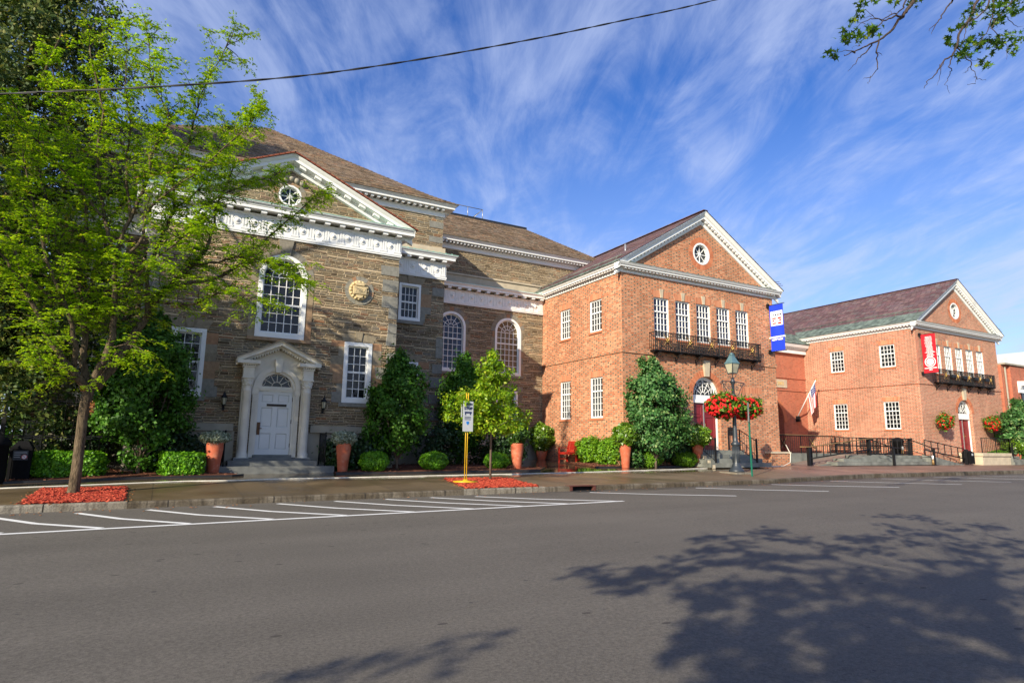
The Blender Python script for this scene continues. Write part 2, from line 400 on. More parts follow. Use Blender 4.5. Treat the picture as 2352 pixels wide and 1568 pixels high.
def shingle(name, stops, row, wid, fleck=None, bumpd=.02, gap=.12):
    n = NT(name); p = n.xyz(n.pos()); nn = n.xyz(n._g.outputs['True Normal'])
    c = n.mt('GREATER_THAN', n.mt('ABSOLUTE', nn[0]), n.mt('ABSOLUTE', nn[1]))
    u = n.mt('ADD', n.mt('MULTIPLY', p[0], n.mt('SUBTRACT', 1.0, c)), n.mt('MULTIPLY', p[1], c))
    vv = n.mt('DIVIDE', n.mt('ADD', p[2], n.mt('MULTIPLY', n.noise(n.pos(), 3.5, 2), .03)), row); k = n.mt('FLOOR', vv); fv = n.mt('FRACT', vv)
    wn0 = n.nd('ShaderNodeTexWhiteNoise', noise_dimensions='1D'); n.L(k, wn0.inputs['W'])
    uu = n.mt('ADD', n.mt('DIVIDE', u, wid), n.mt('MULTIPLY', wn0.outputs['Value'], 7)); cell = n.mt('FLOOR', uu); fu = n.mt('FRACT', uu)
    wn = n.nd('ShaderNodeTexWhiteNoise', noise_dimensions='2D'); n.L(n.cmb(cell, k), wn.inputs['Vector'])
    col = n.ramp(wn.outputs['Value'], stops)
    g = n.mr(n.noise(n.pos(), 1.1, 4), .3, .7, .8, 1.2); col = n.mix(1., col, n.cmb(g, g, g), 'MULTIPLY')
    m = n.mt('MAXIMUM', n.mt('LESS_THAN', fv, gap), n.mt('MULTIPLY', n.mt('LESS_THAN', fu, .09), .7))
    col = n.mix(m, col, (.03, .022, .018))
    if fleck:
        fl = n.mr(n.noise(n.pos(), 2.6, 6, .5, .7), .62, .72, 0, .55); col = n.mix(fl, col, fleck)
    rv = n.xyz(wn.outputs['Color'])[1]
    n.bump(n.mt('ADD', n.mt('SUBTRACT', 1.0, fv), n.mt('MULTIPLY', rv, .6)), bumpd, 1.)
    return n.fin(col, .8, 0, .3)
M['tile'] = shingle('brown_clay_shingle', [(0, (.15, .105, .065)), (.3, (.26, .18, .115)), (.55, (.33, .235, .15)), (.8, (.21, .16, .11)), (.92, (.33, .19, .11)), (1, (.24, .21, .15))], .105, .16, None, .03, .2)
M['slate'] = shingle('purple_slate', [(0, (.10, .060, .062)), (.35, (.165, .085, .09)), (.6, (.13, .09, .10)), (.85, (.20, .12, .11)), (1, (.15, .13, .125))], .12, .3, (.26, .22, .17), .012, .08)
M['redtile'] = plain('red_edge_tile', (.26, .07, .035), .75, var=.35, sc=14)

def asphalt():
    n = NT('asphalt'); p = n.xyz(n.pos())
    f = n.noise(n.pos(), 120, 4, 0, .85); g = n.noise(n.pos(), .5, 4); st = n.noise(n.cmb(n.mt('MULTIPLY', p[0], .05), n.mt('MULTIPLY', p[1], .9)), 1.0, 4)
    fg = n.noise(n.pos(), 34, 3, 0, .8); f = n.mt('ADD', n.mt('MULTIPLY', f, .55), n.mt('MULTIPLY', fg, .45))
    v = n.mt('MULTIPLY', n.mt('MULTIPLY', n.mr(f, .38, .62, .58, 1.42), n.mr(g, .3, .7, .93, 1.07)), n.mr(st, .3, .7, .90, 1.10))
    col = n.mix(1., (.112, .100, .083), n.cmb(v, v, v), 'MULTIPLY')
    vo = n.nd('ShaderNodeTexVoronoi', voronoi_dimensions='2D'); vo.inputs['Scale'].default_value = 1.3; n.L(n.pos(), vo.inputs['Vector'])
    vr = n.xyz(vo.outputs['Color'])
    spot = n.mt('LESS_THAN', vo.outputs['Distance'], n.mt('MULTIPLY', n.mt('POWER', vr[0], 4.0), .035))
    col = n.mix(n.mt('MULTIPLY', spot, .7), col, (.03, .03, .03))
    v2 = n.nd('ShaderNodeTexVoronoi', voronoi_dimensions='2D'); v2.inputs['Scale'].default_value = 5; n.L(n.cmb(n.mt('MULTIPLY', p[0], .55), p[1]), v2.inputs['Vector']); r2 = n.xyz(v2.outputs['Color'])
    fk = n.mt('MULTIPLY', n.mt('LESS_THAN', v2.outputs['Distance'], .11), n.mt('GREATER_THAN', r2[0], .955)); col = n.mix(n.mt('MULTIPLY', fk, .75), col, (.035, .03, .026))
    # damp gutter
    ydamp = n.mt('ADD', n.mt('ADD', p[1], n.mt('MULTIPLY', n.noise(n.cmb(n.mt('MULTIPLY', p[0], .35), p[1]), 1.0, 4, 1.), 2.2)), n.mt('MULTIPLY', n.mr(p[0], 17, 26, 0, -1.2), 1.0))
    damp = n.mt('MULTIPLY', n.mr(ydamp, 14.1, 14.7), n.mr(p[0], 6, 10))
    col = n.mix(n.mt('MULTIPLY', damp, .55), col, (.035, .028, .022))
    n.bump(n.noise(n.pos(), 160, 3), .004, .55)
    ro = n.mr(damp, 0, 1, .85, .45)
    return n.fin(col, ro, 0, .35)
M['asphalt'] = asphalt()
def roadpaint():
    n = NT('road_paint'); f = n.noise(n.pos(), 30, 5, 0, .7); 
    col = n.mix(n.mr(f, .60, .78, 0, .35), (.74, .74, .72), (.35, .34, .33)); return n.fin(col, .7, 0, .3)
M['paint'] = roadpaint()
def pavement():
    n = NT('damp_sidewalk'); p = n.xyz(n.pos())
    g = n.noise(n.pos(), .7, 5, .3); f = n.noise(n.pos(), 45, 3)
    tone = n.mt('MULTIPLY', n.mr(g, .3, .7, .75, 1.2), n.mr(f, .3, .7, .88, 1.12))
    # slabs: joints across the walk and one along it
    fx = n.mt('FRACT', n.mt('DIVIDE', n.mt('ADD', p[0], n.mt('MULTIPLY', p[1], .02)), 1.62)); kx = n.mt('FLOOR', n.mt('DIVIDE', n.mt('ADD', p[0], n.mt('MULTIPLY', p[1], .02)), 1.62))
    fy = n.mt('FRACT', n.mt('DIVIDE', n.mt('SUBTRACT', p[1], 16.5), 2.9)); ky_ = n.mt('FLOOR', n.mt('DIVIDE', n.mt('SUBTRACT', p[1], 16.5), 2.9))
    j = n.mt('MAXIMUM', n.mt('LESS_THAN', fx, .008), n.mt('LESS_THAN', fy, .004))
    wn = n.nd('ShaderNodeTexWhiteNoise', noise_dimensions='2D'); n.L(n.cmb(kx, ky_), wn.inputs['Vector'])
    tone = n.mt('MULTIPLY', tone, n.mr(wn.outputs['Value'], 0, 1, .88, 1.12))
    base = n.mix(n.mr(p[0], 2, 22), (.115, .080, .038), (.165, .125, .082)); base = n.mix(n.mr(p[0], 19.5, 22.5), base, (.23, .135, .098))
    col = n.mix(1., base, n.cmb(tone, tone, tone), 'MULTIPLY')
    col = n.mix(j, col, (.03, .025, .018))
    # wet band: strongest near the buildings and on the court
    wy = n.mr(n.mt('ADD', p[1], n.mt('MULTIPLY', n.noise(n.pos(), .9, 4, .8), 3.2)), 17.6, 19.2)
    wet = n.mt('MULTIPLY', wy, n.mr(p[0], 27, 22))
    wet2 = n.mr(n.noise(n.pos(), .8, 4, .4), .42, .62)
    wet = n.mt('MAXIMUM', wet, n.mt('MULTIPLY', wet2, .45))
    col = n.mix(n.mt('MULTIPLY', wet, .45), col, (.035, .026, .018))
    ro = n.mr(wet, 0, 1, .62, .07)
    b = n.bump(n.noise(n.pos(), 60, 4), .0025, .6); n.put(b.inputs['Strength'], n.mr(wet, 0, 1, .7, .10))
    return n.fin(col, ro, 0, .5)
M['pave'] = pavement()
def kerbm(name, c, c2):
    n = NT(name); p = n.xyz(n.pos()); g = n.noise(n.pos(), 2.5, 5, .3); f = n.noise(n.pos(), 50, 3)
    str_ = n.noise(n.cmb(n.mt('MULTIPLY', p[0], 14), n.mt('MULTIPLY', p[2], 2)), 1., 3)
    col = n.mix(n.mr(g, .4, .62), c, c2); col = n.mix(n.mr(str_, .5, .62, 0, .55), col, tuple(q*.35 for q in c))
    v = n.mr(f, .3, .7, .7, 1.25); col = n.mix(1., col, n.cmb(v, v, v), 'MULTIPLY')
    j = n.mt('LESS_THAN', n.mt('FRACT', n.mt('DIVIDE', p[0], 1.9)), .012); col = n.mix(j, col, (.02, .018, .015))
    n.bump(n.noise(n.pos(), 25, 5), .015, .8); return n.fin(col, .75, 0, .3)
M['kerb'] = kerbm('weathered_kerb', (.085, .066, .042), (.16, .135, .10))
M['kerb2'] = kerbm('new_concrete_kerb', (.185, .158, .118), (.25, .225, .18))
def mulch_ground(name, a, b):
    n = NT(name); f = n.noise(n.pos(), 38, 5, .6, .7); n.bump(f, .03, 1.); return n.fin(n.mix(n.mr(f, .35, .65), a, b), .9, 0, .2)
M['binblack'] = plain('matt_black_bin', (.006, .006, .007), .8, spec=.15)
M['bed'] = mulch_ground('brown_bark_bed', (.05, .018, .010), (.20, .075, .04))
M['redmulch'] = mulch_ground('red_bark_bed', (.12, .012, .008), (.42, .06, .03))
def chipm():
    n = NT('red_bark_chips'); return n.fin(n.ramp(n.rnd(), [(0, (.20, .018, .010)), (.5, (.38, .045, .022)), (1, (.52, .10, .05))]), .8, 0, .3)
M['chip'] = chipm()
def barkchip():
    n = NT('brown_bark_chips'); return n.fin(n.ramp(n.rnd(), [(0, (.05, .02, .01)), (.5, (.14, .05, .03)), (1, (.26, .11, .06))]), .85, 0, .3)
M['bchip'] = barkchip()
def lawn():
    n = NT('lawn'); f = n.noise(n.pos(), 22, 4, .4, .7); g = n.noise(n.pos(), .5, 3)
    return n.fin(n.mix(n.mr(g, .3, .7), n.mix(f, (.07, .15, .015), (.14, .25, .02)), n.mix(f, (.10, .19, .02), (.2, .3, .03))), .85, 0, .2)
M['lawn'] = lawn()
def bark(name, a, b, vs=2.5):
    n = NT(name); p = n.xyz(n.pos()); v = n.cmb(n.mt('MULTIPLY', p[0], 26), n.mt('MULTIPLY', p[1], 26), n.mt('MULTIPLY', p[2], vs))
    f = n.noise(v, 1., 5, 1.2, .65); n.bump(f, .03, 1.); g = n.noise(n.pos(), 5, 3)
    return n.fin(n.mix(n.mt('MULTIPLY', n.mr(f, .35, .65), n.mr(g, .2, .7, .6, 1.0)), a, b), .9, 0, .2)
M['bark'] = bark('grey_brown_bark', (.04, .029, .018), (.21, .155, .095), 5)
M['twig'] = bark('dark_twig_bark', (.035, .026, .022), (.12, .085, .07))
M['stem'] = bark('smooth_stem_bark', (.12, .085, .06), (.25, .19, .14), 3)
def leafm(name, stops, trans=.35, rough=.5, spec=.4, clump=1.5):
    n = NT(name); c = n.ramp(n.rnd(), stops)
    g = n.mr(n.noise(n.pos(), clump, 2), .3, .7, .78, 1.2); c = n.mix(1., c, n.cmb(g, g, g), 'MULTIPLY')
    n.fin(c, rough, 0, spec)
    tr = n.nd('ShaderNodeBsdfTranslucent'); 
    tc = n.mix(1., c, (1.15, 1.1, .5), 'MULTIPLY'); n.L(tc, tr.inputs['Color'])
    ms = n.nd('ShaderNodeMixShader'); ms.inputs[0].default_value = trans
    n.L(n.p.outputs[0], ms.inputs[1]); n.L(tr.outputs[0], ms.inputs[2]); n.L(ms.outputs[0], n.o.inputs[0]); return n.m
M['locust'] = leafm('locust_leaf', [(0, (.15, .28, .010)), (.4, (.28, .47, .015)), (.75, (.42, .63, .020)), (.95, (.56, .72, .03)), (1, (.50, .38, .05))], .5, .5, .35)
M['oak'] = leafm('oak_leaf', [(0, (.022, .075, .006)), (.5, (.05, .15, .010)), (.9, (.085, .225, .018)), (1, (.15, .28, .04))], .25, .5, .28)
M['oakb'] = leafm('bright_oak_leaf', [(0, (.028, .10, .022)), (.5, (.06, .17, .04)), (.85, (.11, .24, .07)), (1, (.28, .37, .12))], .22, .5, .3)
M['box'] = leafm('box_leaf', [(0, (.06, .19, .008)), (.5, (.12, .33, .012)), (1, (.22, .46, .018))], .3, .45, .4, 4)
M['yew'] = leafm('yew_needle', [(0, (.07, .18, .008)), (.5, (.13, .30, .012)), (1, (.24, .42, .02))], .25, .5, .35, 4)
M['cherry'] = leafm('young_tree_leaf', [(0, (.12, .25, .010)), (.4, (.21, .38, .014)), (.8, (.36, .52, .02)), (1, (.52, .55, .05))], .42, .45, .4)
M['fig'] = leafm('fig_leaf', [(0, (.06, .14, .008)), (.5, (.12, .24, .012)), (.9, (.2, .34, .02)), (1, (.4, .48, .12))], .3, .3, .7, 4)
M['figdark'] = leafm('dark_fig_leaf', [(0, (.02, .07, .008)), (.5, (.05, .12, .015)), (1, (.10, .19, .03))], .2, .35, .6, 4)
M['silver'] = leafm('silver_leaf', [(0, (.17, .22, .14)), (.5, (.33, .38, .27)), (1, (.52, .56, .44))], .15, .6, .3, 4)
M['conifer'] = leafm('conifer_spray', [(0, (.025, .055, .012)), (.5, (.065, .11, .02)), (.85, (.15, .18, .035)), (1, (.26, .25, .07))], .2, .6, .3)
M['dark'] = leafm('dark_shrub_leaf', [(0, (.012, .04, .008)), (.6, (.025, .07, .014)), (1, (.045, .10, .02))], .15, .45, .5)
M['maple'] = leafm('maple_leaf', [(0, (.03, .09, .008)), (.5, (.06, .15, .010)), (.85, (.13, .23, .015)), (1, (.30, .36, .03))], .35, .45, .4)
M['park'] = leafm('park_tree_leaf', [(0, (.02, .07, .008)), (.6, (.04, .12, .012)), (1, (.09, .18, .02))], .25, .5, .4)
M['geranium'] = leafm('red_blossom', [(0, (.50, .006, .010)), (.5, (.72, .012, .015)), (1, (.85, .05, .04))], .2, .6, .3, 4)
M['driedleaf'] = leafm('dried_leaf', [(0, (.30, .11, .03)), (1, (.5, .22, .08))], .3)

# ================================================================ the setting
def strip(mb, xs, ya, yb, za, zb):     # sheet between y=ya(x) and y=yb(x)
    n = len(xs); v = []
    for x in xs: v += [(x, ya(x), za(x)), (x, yb(x), zb(x))]
    return mb.add(v, [(2*i, 2*i+2, 2*i+3, 2*i+1) for i in range(n-1)])
XS = [-80, -60, -20, -8, -3, 0, 3, 8, 13, 17, 20, 24, 29, 34, 45, 60, 100, 160]
g = MB(); g.add([(-2500, -2500, -.6), (2500, -2500, -.6), (2500, 2500, -.6), (-2500, 2500, -.6)], [(0, 1, 2, 3)])
tag(g.build('ground', M['lawn']), kind='structure')
r_ = MB(); strip(r_, XS, lambda x: -14, ky, rz, rz)
road = tag(r_.build('road', M['asphalt']), kind='structure')
def mark(pts, w=.11):                   # painted line on the road
    mb = MB(); P = [Vector(p) for p in pts]; v = []
    for i, p in enumerate(P):
        d = (P[min(i+1, len(P)-1)]-P[max(0, i-1)]).normalized(); q = Vector((-d.y, d.x))*w/2
        for s_ in (1, -1):
            a = p+q*s_; v.append((a.x, a.y, rz(a.x)+.004))
    mb.add(v, [(2*i, 2*i+1, 2*i+3, 2*i+2) for i in range(len(P)-1)]); return mb
mark([(-14, 10.55), (-1.9, 10.72), (2.7, 10.86), (8.85, 11.03)], .12).build('edge_line', M['paint'], road)
for (a, b) in [((-4.7, 12.8), (-3.1, 10.8)), ((-3.5, 12.85), (-1.95, 10.82)), ((-2.4, 12.85), (-.8, 10.84)), ((-1.35, 13.1), (.32, 10.86)), ((-.3, 13.2), (1.52, 10.9)), ((.8, 13.3), (2.72, 10.92)), ((1.95, 13.4), (3.95, 10.94)), ((3.1, 13.45), (5.15, 10.97)), ((4.2, 13.45), (6.3, 10.98)), ((5.25, 13.45), (7.4, 11.0)), ((6.3, 13.3), (8.7, 11.05)),
               ((9.5, 13.2), (12.3, 10.95)), ((13.3, 13.3), (15.9, 10.95)), ((16.7, 13.45), (19.5, 11.1)), ((20.3, 13.9), (23.3, 11.2)), ((24.0, 14.3), (27.0, 11.35)), ((28.0, 14.5), (30.8, 11.6)), ((32, 14.6), (34.8, 11.8)), ((36, 14.6), (38.8, 11.9)), ((40, 14.6), (42.8, 11.9))]:
    mark([a, ((a[0]+b[0])/2-.12, (a[1]+b[1])/2-.05), b], .115).build('parking_line', M['paint'], road)
# kerb
k_ = MB()
def kerb_piece(mb, xs, w=.16, lift=.0):
    n = len(xs); v = []
    for x in xs:
        y = ky(x); zt = gz(x, y)+.004+lift; v += [(x, y-.0, rz(x)-.05), (x, y-.0, zt-.025), (x, y+.03, zt), (x, y+w, zt)]
    mb.add(v, [(4*i+j, 4*i+4+j, 4*i+5+j, 4*i+1+j) for i in range(n-1) for j in range(3)]); return mb
def dens(a, b, s=.5):
    n = max(1, int((b-a)/s)); return [a+(b-a)*i/n for i in range(n+1)]
kerb_piece(k_, dens(-80, -2.6, 2)); kerb_piece(k_, dens(-.65, 6.2)); kerb_piece(k_, dens(8.5, 9.25)); kerb_piece(k_, dens(10.1, 60, 1)); kerb_piece(k_, [60, 160])
kerb = tag(k_.build('kerb', M['kerb']), kind='structure')
k2 = MB(); kerb_piece(k2, dens(-2.6, -.65), .22, .012); kerb_piece(k2, dens(6.2, 8.5), .2, .012)
k2.build('new_kerb_stone', M['kerb2'], kerb)
# pavement sheet, with a fine grid so that it follows the slopes
pv = MB()
ys = [0, .35, 1, 2.5, 4, 5.2]
for ya, yb in ((0, 1), (1, 2), (2, 3), (3, 4), (4, 5)):
    strip(pv, XS, lambda x, s=ys[ya]: ky(x)+.16*(s == 0)+s*(s > 0) if s < 5 else 19, lambda x, s=ys[yb]: ky(x)+s if s < 5 else 19, lambda x, s=ys[ya]: gz(x, ky(x)+s if s < 5 else 19), lambda x, s=ys[yb]: gz(x, ky(x)+s if s < 5 else 19))
strip(pv, [-3.7, 3, 8, 13, 20, 26, 38, 60, 160], lambda x: 19, lambda x: 27.5, lambda x: gz(x, 19), lambda x: gz(x, 27.5))
tag(pv.build('pavement', M['pave']), kind='structure')
# park lawn beyond the iron fence on the left
lw = MB(); strip(lw, [-90, -40, -20, -10, -3.7], lambda x: 19, lambda x: 90, lambda x: .40+gx(x), lambda x: .55)
tag(lw.build('lawn', M['lawn']), kind='structure')
pt = MB(); strip(pt, [-90, -40, -20, -10, -4], lambda x: 30.5, lambda x: 32.6, lambda x: .50, lambda x: .50)
strip(pt, [-90, -40, -20, -10, -4], lambda x: 44, lambda x: 46, lambda x: .56, lambda x: .56)
tag(pt.build('path', plain('pale_path', (.45, .43, .40), .8)), kind='structure')

# planting beds (mounded bark) with a thin dark edging
def bed(poly, mat, h=.06, name='planting_bed'):
    mb = MB(); cx = sum(p[0] for p in poly)/len(poly); cy = sum(p[1] for p in poly)/len(poly); n = len(poly); v = []
    for sc_, hh in ((1, .012), (.93, h*.7), (.6, h), ):
        for x, y in poly:
            X, Y = cx+(x-cx)*sc_, cy+(y-cy)*sc_; v.append((X, Y, gz(X, Y)+hh))
    v.append((cx, cy, gz(cx, cy)+h)); f = []
    for r in range(2): f += [(r*n+i, r*n+(i+1) % n, (r+1)*n+(i+1) % n, (r+1)*n+i) for i in range(n)]
    f += [(2*n+i, 2*n+(i+1) % n, 3*n) for i in range(n)]
    for i in range(n):      # edging boards standing a little proud
        a, b = poly[i], poly[(i+1) % n]
    mb.add(v, f, True)
    o = mb.build(name, mat); return o
def chips(poly_in, n, mat, name, size=(.035, .012, .006), parent=None, h=.05):
    xs = [p[0] for p in poly_in]; yy = [p[1] for p in poly_in]; mb = MB(); k = 0
    def inside(x, y):
        c = False; j = len(poly_in)-1
        for i in range(len(poly_in)):
            (xi, yi), (xj, yj) = poly_in[i], poly_in[j]
            if (yi > y) != (yj > y) and x < (xj-xi)*(y-yi)/(yj-yi)+xi: c = not c
            j = i
        return c
    while k < n:
        x = random.uniform(min(xs), max(xs)); y = random.uniform(min(yy), max(yy))
        if not inside(x, y): continue
        k += 1; s_ = random.uniform(.6, 1.6); t = random.uniform(0, 6.28); p = random.uniform(-.5, .5)
        d = Vector((math.cos(t)*math.cos(p), math.sin(t)*math.cos(p), math.sin(p)))*size[0]*s_
        c = Vector((x, y, gz(x, y)+h*random.uniform(.45, 1.05)+.008)); mb.bar(c-d, c+d, size[1]*2*s_, size[2]*2)
    return mb.build(name, mat, parent)
bedA = [(-3.3, 17.55), (-.2, 18.2), (1.45, 18.25), (1.75, 18.5), (1.3, 20.05), (-3.6, 22)]
bedB = [(4.25, 18.5), (6, 18.3), (9, 18.32), (11.1, 18.3), (11.9, 19.3), (9.6, 22.6), (6.6, 21.8), (6.3, 20), (4.3, 20)]
bedC = [(14.1, 19.2), (16.4, 18.95), (19.55, 18.75), (19.5, 19.5), (15.7, 19.5), (15.7, 22.4), (14.6, 22.2)]
for pb in (bedA, bedB, bedC):
    o = tag(bed(pb, M['bed']), kind='structure'); chips(pb, 500, M['bchip'], 'bark_chips', parent=o, h=.06)['kind'] = 'stuff'
    e = MB()
    for i in range(len(pb)):
        a, b = pb[i], pb[(i+1) % len(pb)]
        if max(a[1], b[1]) < 19.4: e.bar((*a, gz(*a)+.02), (*b, gz(*b)+.02), .035, .06)
    e.build('edging', M['cable'], o)
P1 = [(-2.25, 13.67), (-.72, 13.66), (-.82, 16.1), (-2.3, 16.05)]
P2 = [(6.35, 13.9), (8.35, 13.85), (8.6, 16.15), (6.75, 16.3)]
for pp in (P1, P2):
    o = tag(bed(pp, M['redmulch'], .03, 'mulch_bed'), kind='structure'); c = chips(pp, 2600, M['chip'], 'bark_chips', parent=o, h=.03); c['kind'] = 'stuff'
# stray chips and dry leaves in the gutter
sc_ = MB()
for pp in (P1, P2):
    for i in range(110):
        a = random.choice(range(4)); f_ = random.random(); (xa, ya), (xb, yb) = pp[a], pp[(a+1) % 4]; x = xa+(xb-xa)*f_+random.gauss(0, .10); y = ya+(yb-ya)*f_+random.gauss(0, .10)
        zz = (rz(x) if y < ky(x) else gz(x, y))+.012; d = Vector((random.uniform(-1, 1), random.uniform(-1, 1), 0)).normalized()*random.uniform(.01, .03); sc_.bar(Vector((x, y, zz))-d, Vector((x, y, zz+.003))+d, .022, .007)
for i in range(70):
    x = random.choice([random.uniform(-3, 1.5), random.uniform(6, 14), random.uniform(-2, 24)]); y = ky(x)-random.uniform(.05, .7)
    d = Vector((random.uniform(-1, 1), random.uniform(-1, 1), 0)).normalized()*random.uniform(.01, .025)
    sc_.bar(Vector((x, y, rz(x)+.01))-d, Vector((x, y, rz(x)+.012))+d, .02, .006)
tag(sc_.build('fallen_leaves', M['driedleaf']), kind='stuff', label='scattered bark chips and dry leaves in the gutter along the kerb')

# ================================================================ stone building
F = lambda Y: (lambda u, v: (u, Y, v))
S = lambda X: (lambda u, v: (X, u, v))
GB = .25
stoneb = thing('stone_building', (2.6, 20.05, GB), 'long stone building of thin brown ledgestone with white cornices, pedimented front and brown shingle roofs', 'building')
PX0, PX1, PY = -1.15, 6.35, 20.05       # pavilion
WX0, WX1, WY = -3.67, 8.87, 22.05       # wings
KY, KX1 = 25.72, 15.68                  # link
w = MB()
doorh = rectl(2.02, 3.18, .3, 2.9)
hol = [archl(1.87, 3.33, 4.45, 6.41), rectl(4.63, 5.55, 2.54, 4.53), rectl(-.35, .57, 2.54, 4.53)]
w.poly([(PX0, GB-.1), (PX1, GB-.1), (PX1, 8.5), (2.6, 10.2), (PX0, 8.5)], hol+[archl(2.05, 3.15, .86, 2.87), circl(2.6, 9.15, .36)], F(PY))
for h in hol+[archl(2.05, 3.15, .86, 2.87), circl(2.6, 9.15, .36)]: w.rim(h, F(PY), F(PY+.16))
w.poly(rectl(PY, WY+.2, GB-.1, 8.5), [], S(PX1)); w.poly(rectl(PY, WY+.2, GB-.1, 8.5), [], S(PX0))
# wings
wl = [rectl(7.03, 7.9, 5.87, 7.32), rectl(7.03, 7.9, 2.5, 4.3)]
w.poly(rectl(PX1, WX1, GB-.1, 8.5), wl, F(WY)); w.poly(rectl(WX0, PX0, GB-.1, 8.5), [rectl(-2.75, -1.85, 2.5, 4.4), rectl(-2.75, -1.85, 5.87, 7.32)], F(WY))
for h in wl+[rectl(-2.75, -1.85, 2.5, 4.4), rectl(-2.75, -1.85, 5.87, 7.32)]: w.rim(h, F(WY), F(WY+.16))
w.poly(rectl(WY, KY, GB-.1, 8.5), [], S(WX1)); w.poly(rectl(WY, 36, GB-.1, 8.5), [], S(WX0))
# main block above
w.box(-3.87, 9.07, 22.9, 35, 8.4, 10.95)
# link
kl = [archl(10.06, 11.48, 4.5, 6.58), archl(13.02, 14.45, 4.5, 6.58), rectl(10.2, 11.35, 1.9, 3.75), rectl(13.15, 14.3, 1.9, 3.75)]
w.poly(rectl(WX1, KX1, GB-.1, 8.6), kl, F(KY))
for h in kl: w.rim(h, F(KY), F(KY+.18))
w.box(9.0, 19.35, 26.2, 33, 8.4, 10.9)
w.build('wall', M['stone'], stoneb)
# plinth and water table
b = MB()
for x0, x1 in ((PX0-.06, 1.55), (3.65, PX1+.06)): b.box(x0, x1, PY-.06, PY+.1, GB-.1, 1.56); b.nxt()
b.box(PX1-.1, PX1+.06, PY-.05, WY, GB-.1, 1.555); b.nxt(); b.box(PX1+.06, WX1+.06, WY-.06, WY+.1, GB-.1, 1.56); b.nxt(); b.box(WX1+.06, KX1, KY-.06, KY+.1, GB-.1, 1.5)
b.nxt(); b.box(WX0-.06, PX0-.06, WY-.06, WY+.1, GB-.1, 1.56)
b.build('plinth', M['greystone'], stoneb)
b = MB()
for x0, x1 in ((PX0-.16, 1.5), (3.7, PX1+.16)): b.box(x0, x1, PY-.16, PY+.05, 1.562, 1.77); b.nxt()
b.box(PX1+.05, WX1+.16, WY-.16, WY+.05, 1.562, 1.77); b.nxt(); b.box(WX0-.16, PX0-.05, WY-.16, WY+.05, 1.562, 1.77); b.nxt(); b.box(WX1+.1, KX1-.02, KY-.14, KY+.05, 1.505, 1.70)
b.build('water_table', M['greystone'], stoneb)
# quoins
q = MB(); z = 1.79; i = 0
random.seed(3)
while z < 7.55:
    h = random.uniform(.30, .42); wd = random.choice([.62, .34, .7, .3, .55]); z1 = min(z+h, 7.62)
    q.add([(PX1-wd, PY-.016, z), (PX1+.012, PY-.016, z), (PX1+.012, PY-.016, z1), (PX1-wd+random.uniform(-.1, .08), PY-.016, z1), (PX1-wd, PY+.03, z), (PX1+.012, PY+.4, z), (PX1+.012, PY+.4, z1), (PX1-wd, PY+.03, z1)], [(0, 1, 2, 3), (1, 5, 6, 2), (0, 3, 7, 4), (3, 2, 6, 7), (0, 4, 5, 1)]); q.nxt()
    wd = random.choice([.55, .34, .5, .3]); q.box(PX0-.012, PX0+wd, PY-.012, PY+.05, z, z1); q.nxt()
    if random.random() < .62: wd = random.choice([.62, .34, .5]); q.box(WX1-wd*.8, WX1+.012, WY-.018, WY+.3, z, z1); q.nxt()
    z = z1+random.choice([.012, .02, .16, .25])
for z in (8.6, 9.15, 9.8, 10.3):
    q.box(9.07-random.choice([.35, .6]), 9.082, 22.888, 23.2, z+.55*random.random(), z+.55); q.nxt()
q.build('quoin', M['quoin'], stoneb)
# window surrounds, lintels, sills of cut stone
q = MB()
def voussoirs(mb, cx, sp, r0, r1, y, n, jamb0=None, depth=.012, a0=0, a1=math.pi):
    for i in range(n):
        t0 = a0+(a1-a0)*i/n+.006; t1 = a0+(a1-a0)*(i+1)/n-.006
        mb.prism([(cx+r0*math.cos(t0), sp+r0*math.sin(t0)), (cx+r1*math.cos(t0), sp+r1*math.sin(t0)), (cx+r1*math.cos(t1), sp+r1*math.sin(t1)), (cx+r0*math.cos(t1), sp+r0*math.sin(t1))], F(y-depth), F(y+.02))
voussoirs(q, 2.6, 6.41, .73, .94, PY, 15)
for sgn in (-1, 1):
    z = 4.45
    while z < 6.38:
        z1 = min(6.40, z+random.uniform(.45, .7)); q.box(2.6+sgn*.73, 2.6+sgn*.94, PY-.012, PY+.02, z, z1-.01); z = z1
q.box(1.66, 3.56, PY-.08, PY+.05, 4.34, 4.447)
q.prism([(2.45, 7.15), (2.75, 7.15), (2.83, 7.62), (2.37, 7.62)], F(PY-.05), F(PY+.02)); q.nxt()
for cx in (10.77, 13.735): voussoirs(q, cx, 6.58, .71, .93, KY, 13); [q.box(cx+s_*.71, cx+s_*(.93 if i % 2 else .84), KY-.012, KY+.02, 4.5+i*.3, 4.49+i*.3+.3) for s_ in (-1, 1) for i in range(7)]; q.box(cx-.85, cx+.85, KY-.07, KY+.05, 4.38, 4.497); q.box(cx-.85, cx+.85, KY-.012, KY+.05, 3.76, 3.98); q.nxt()
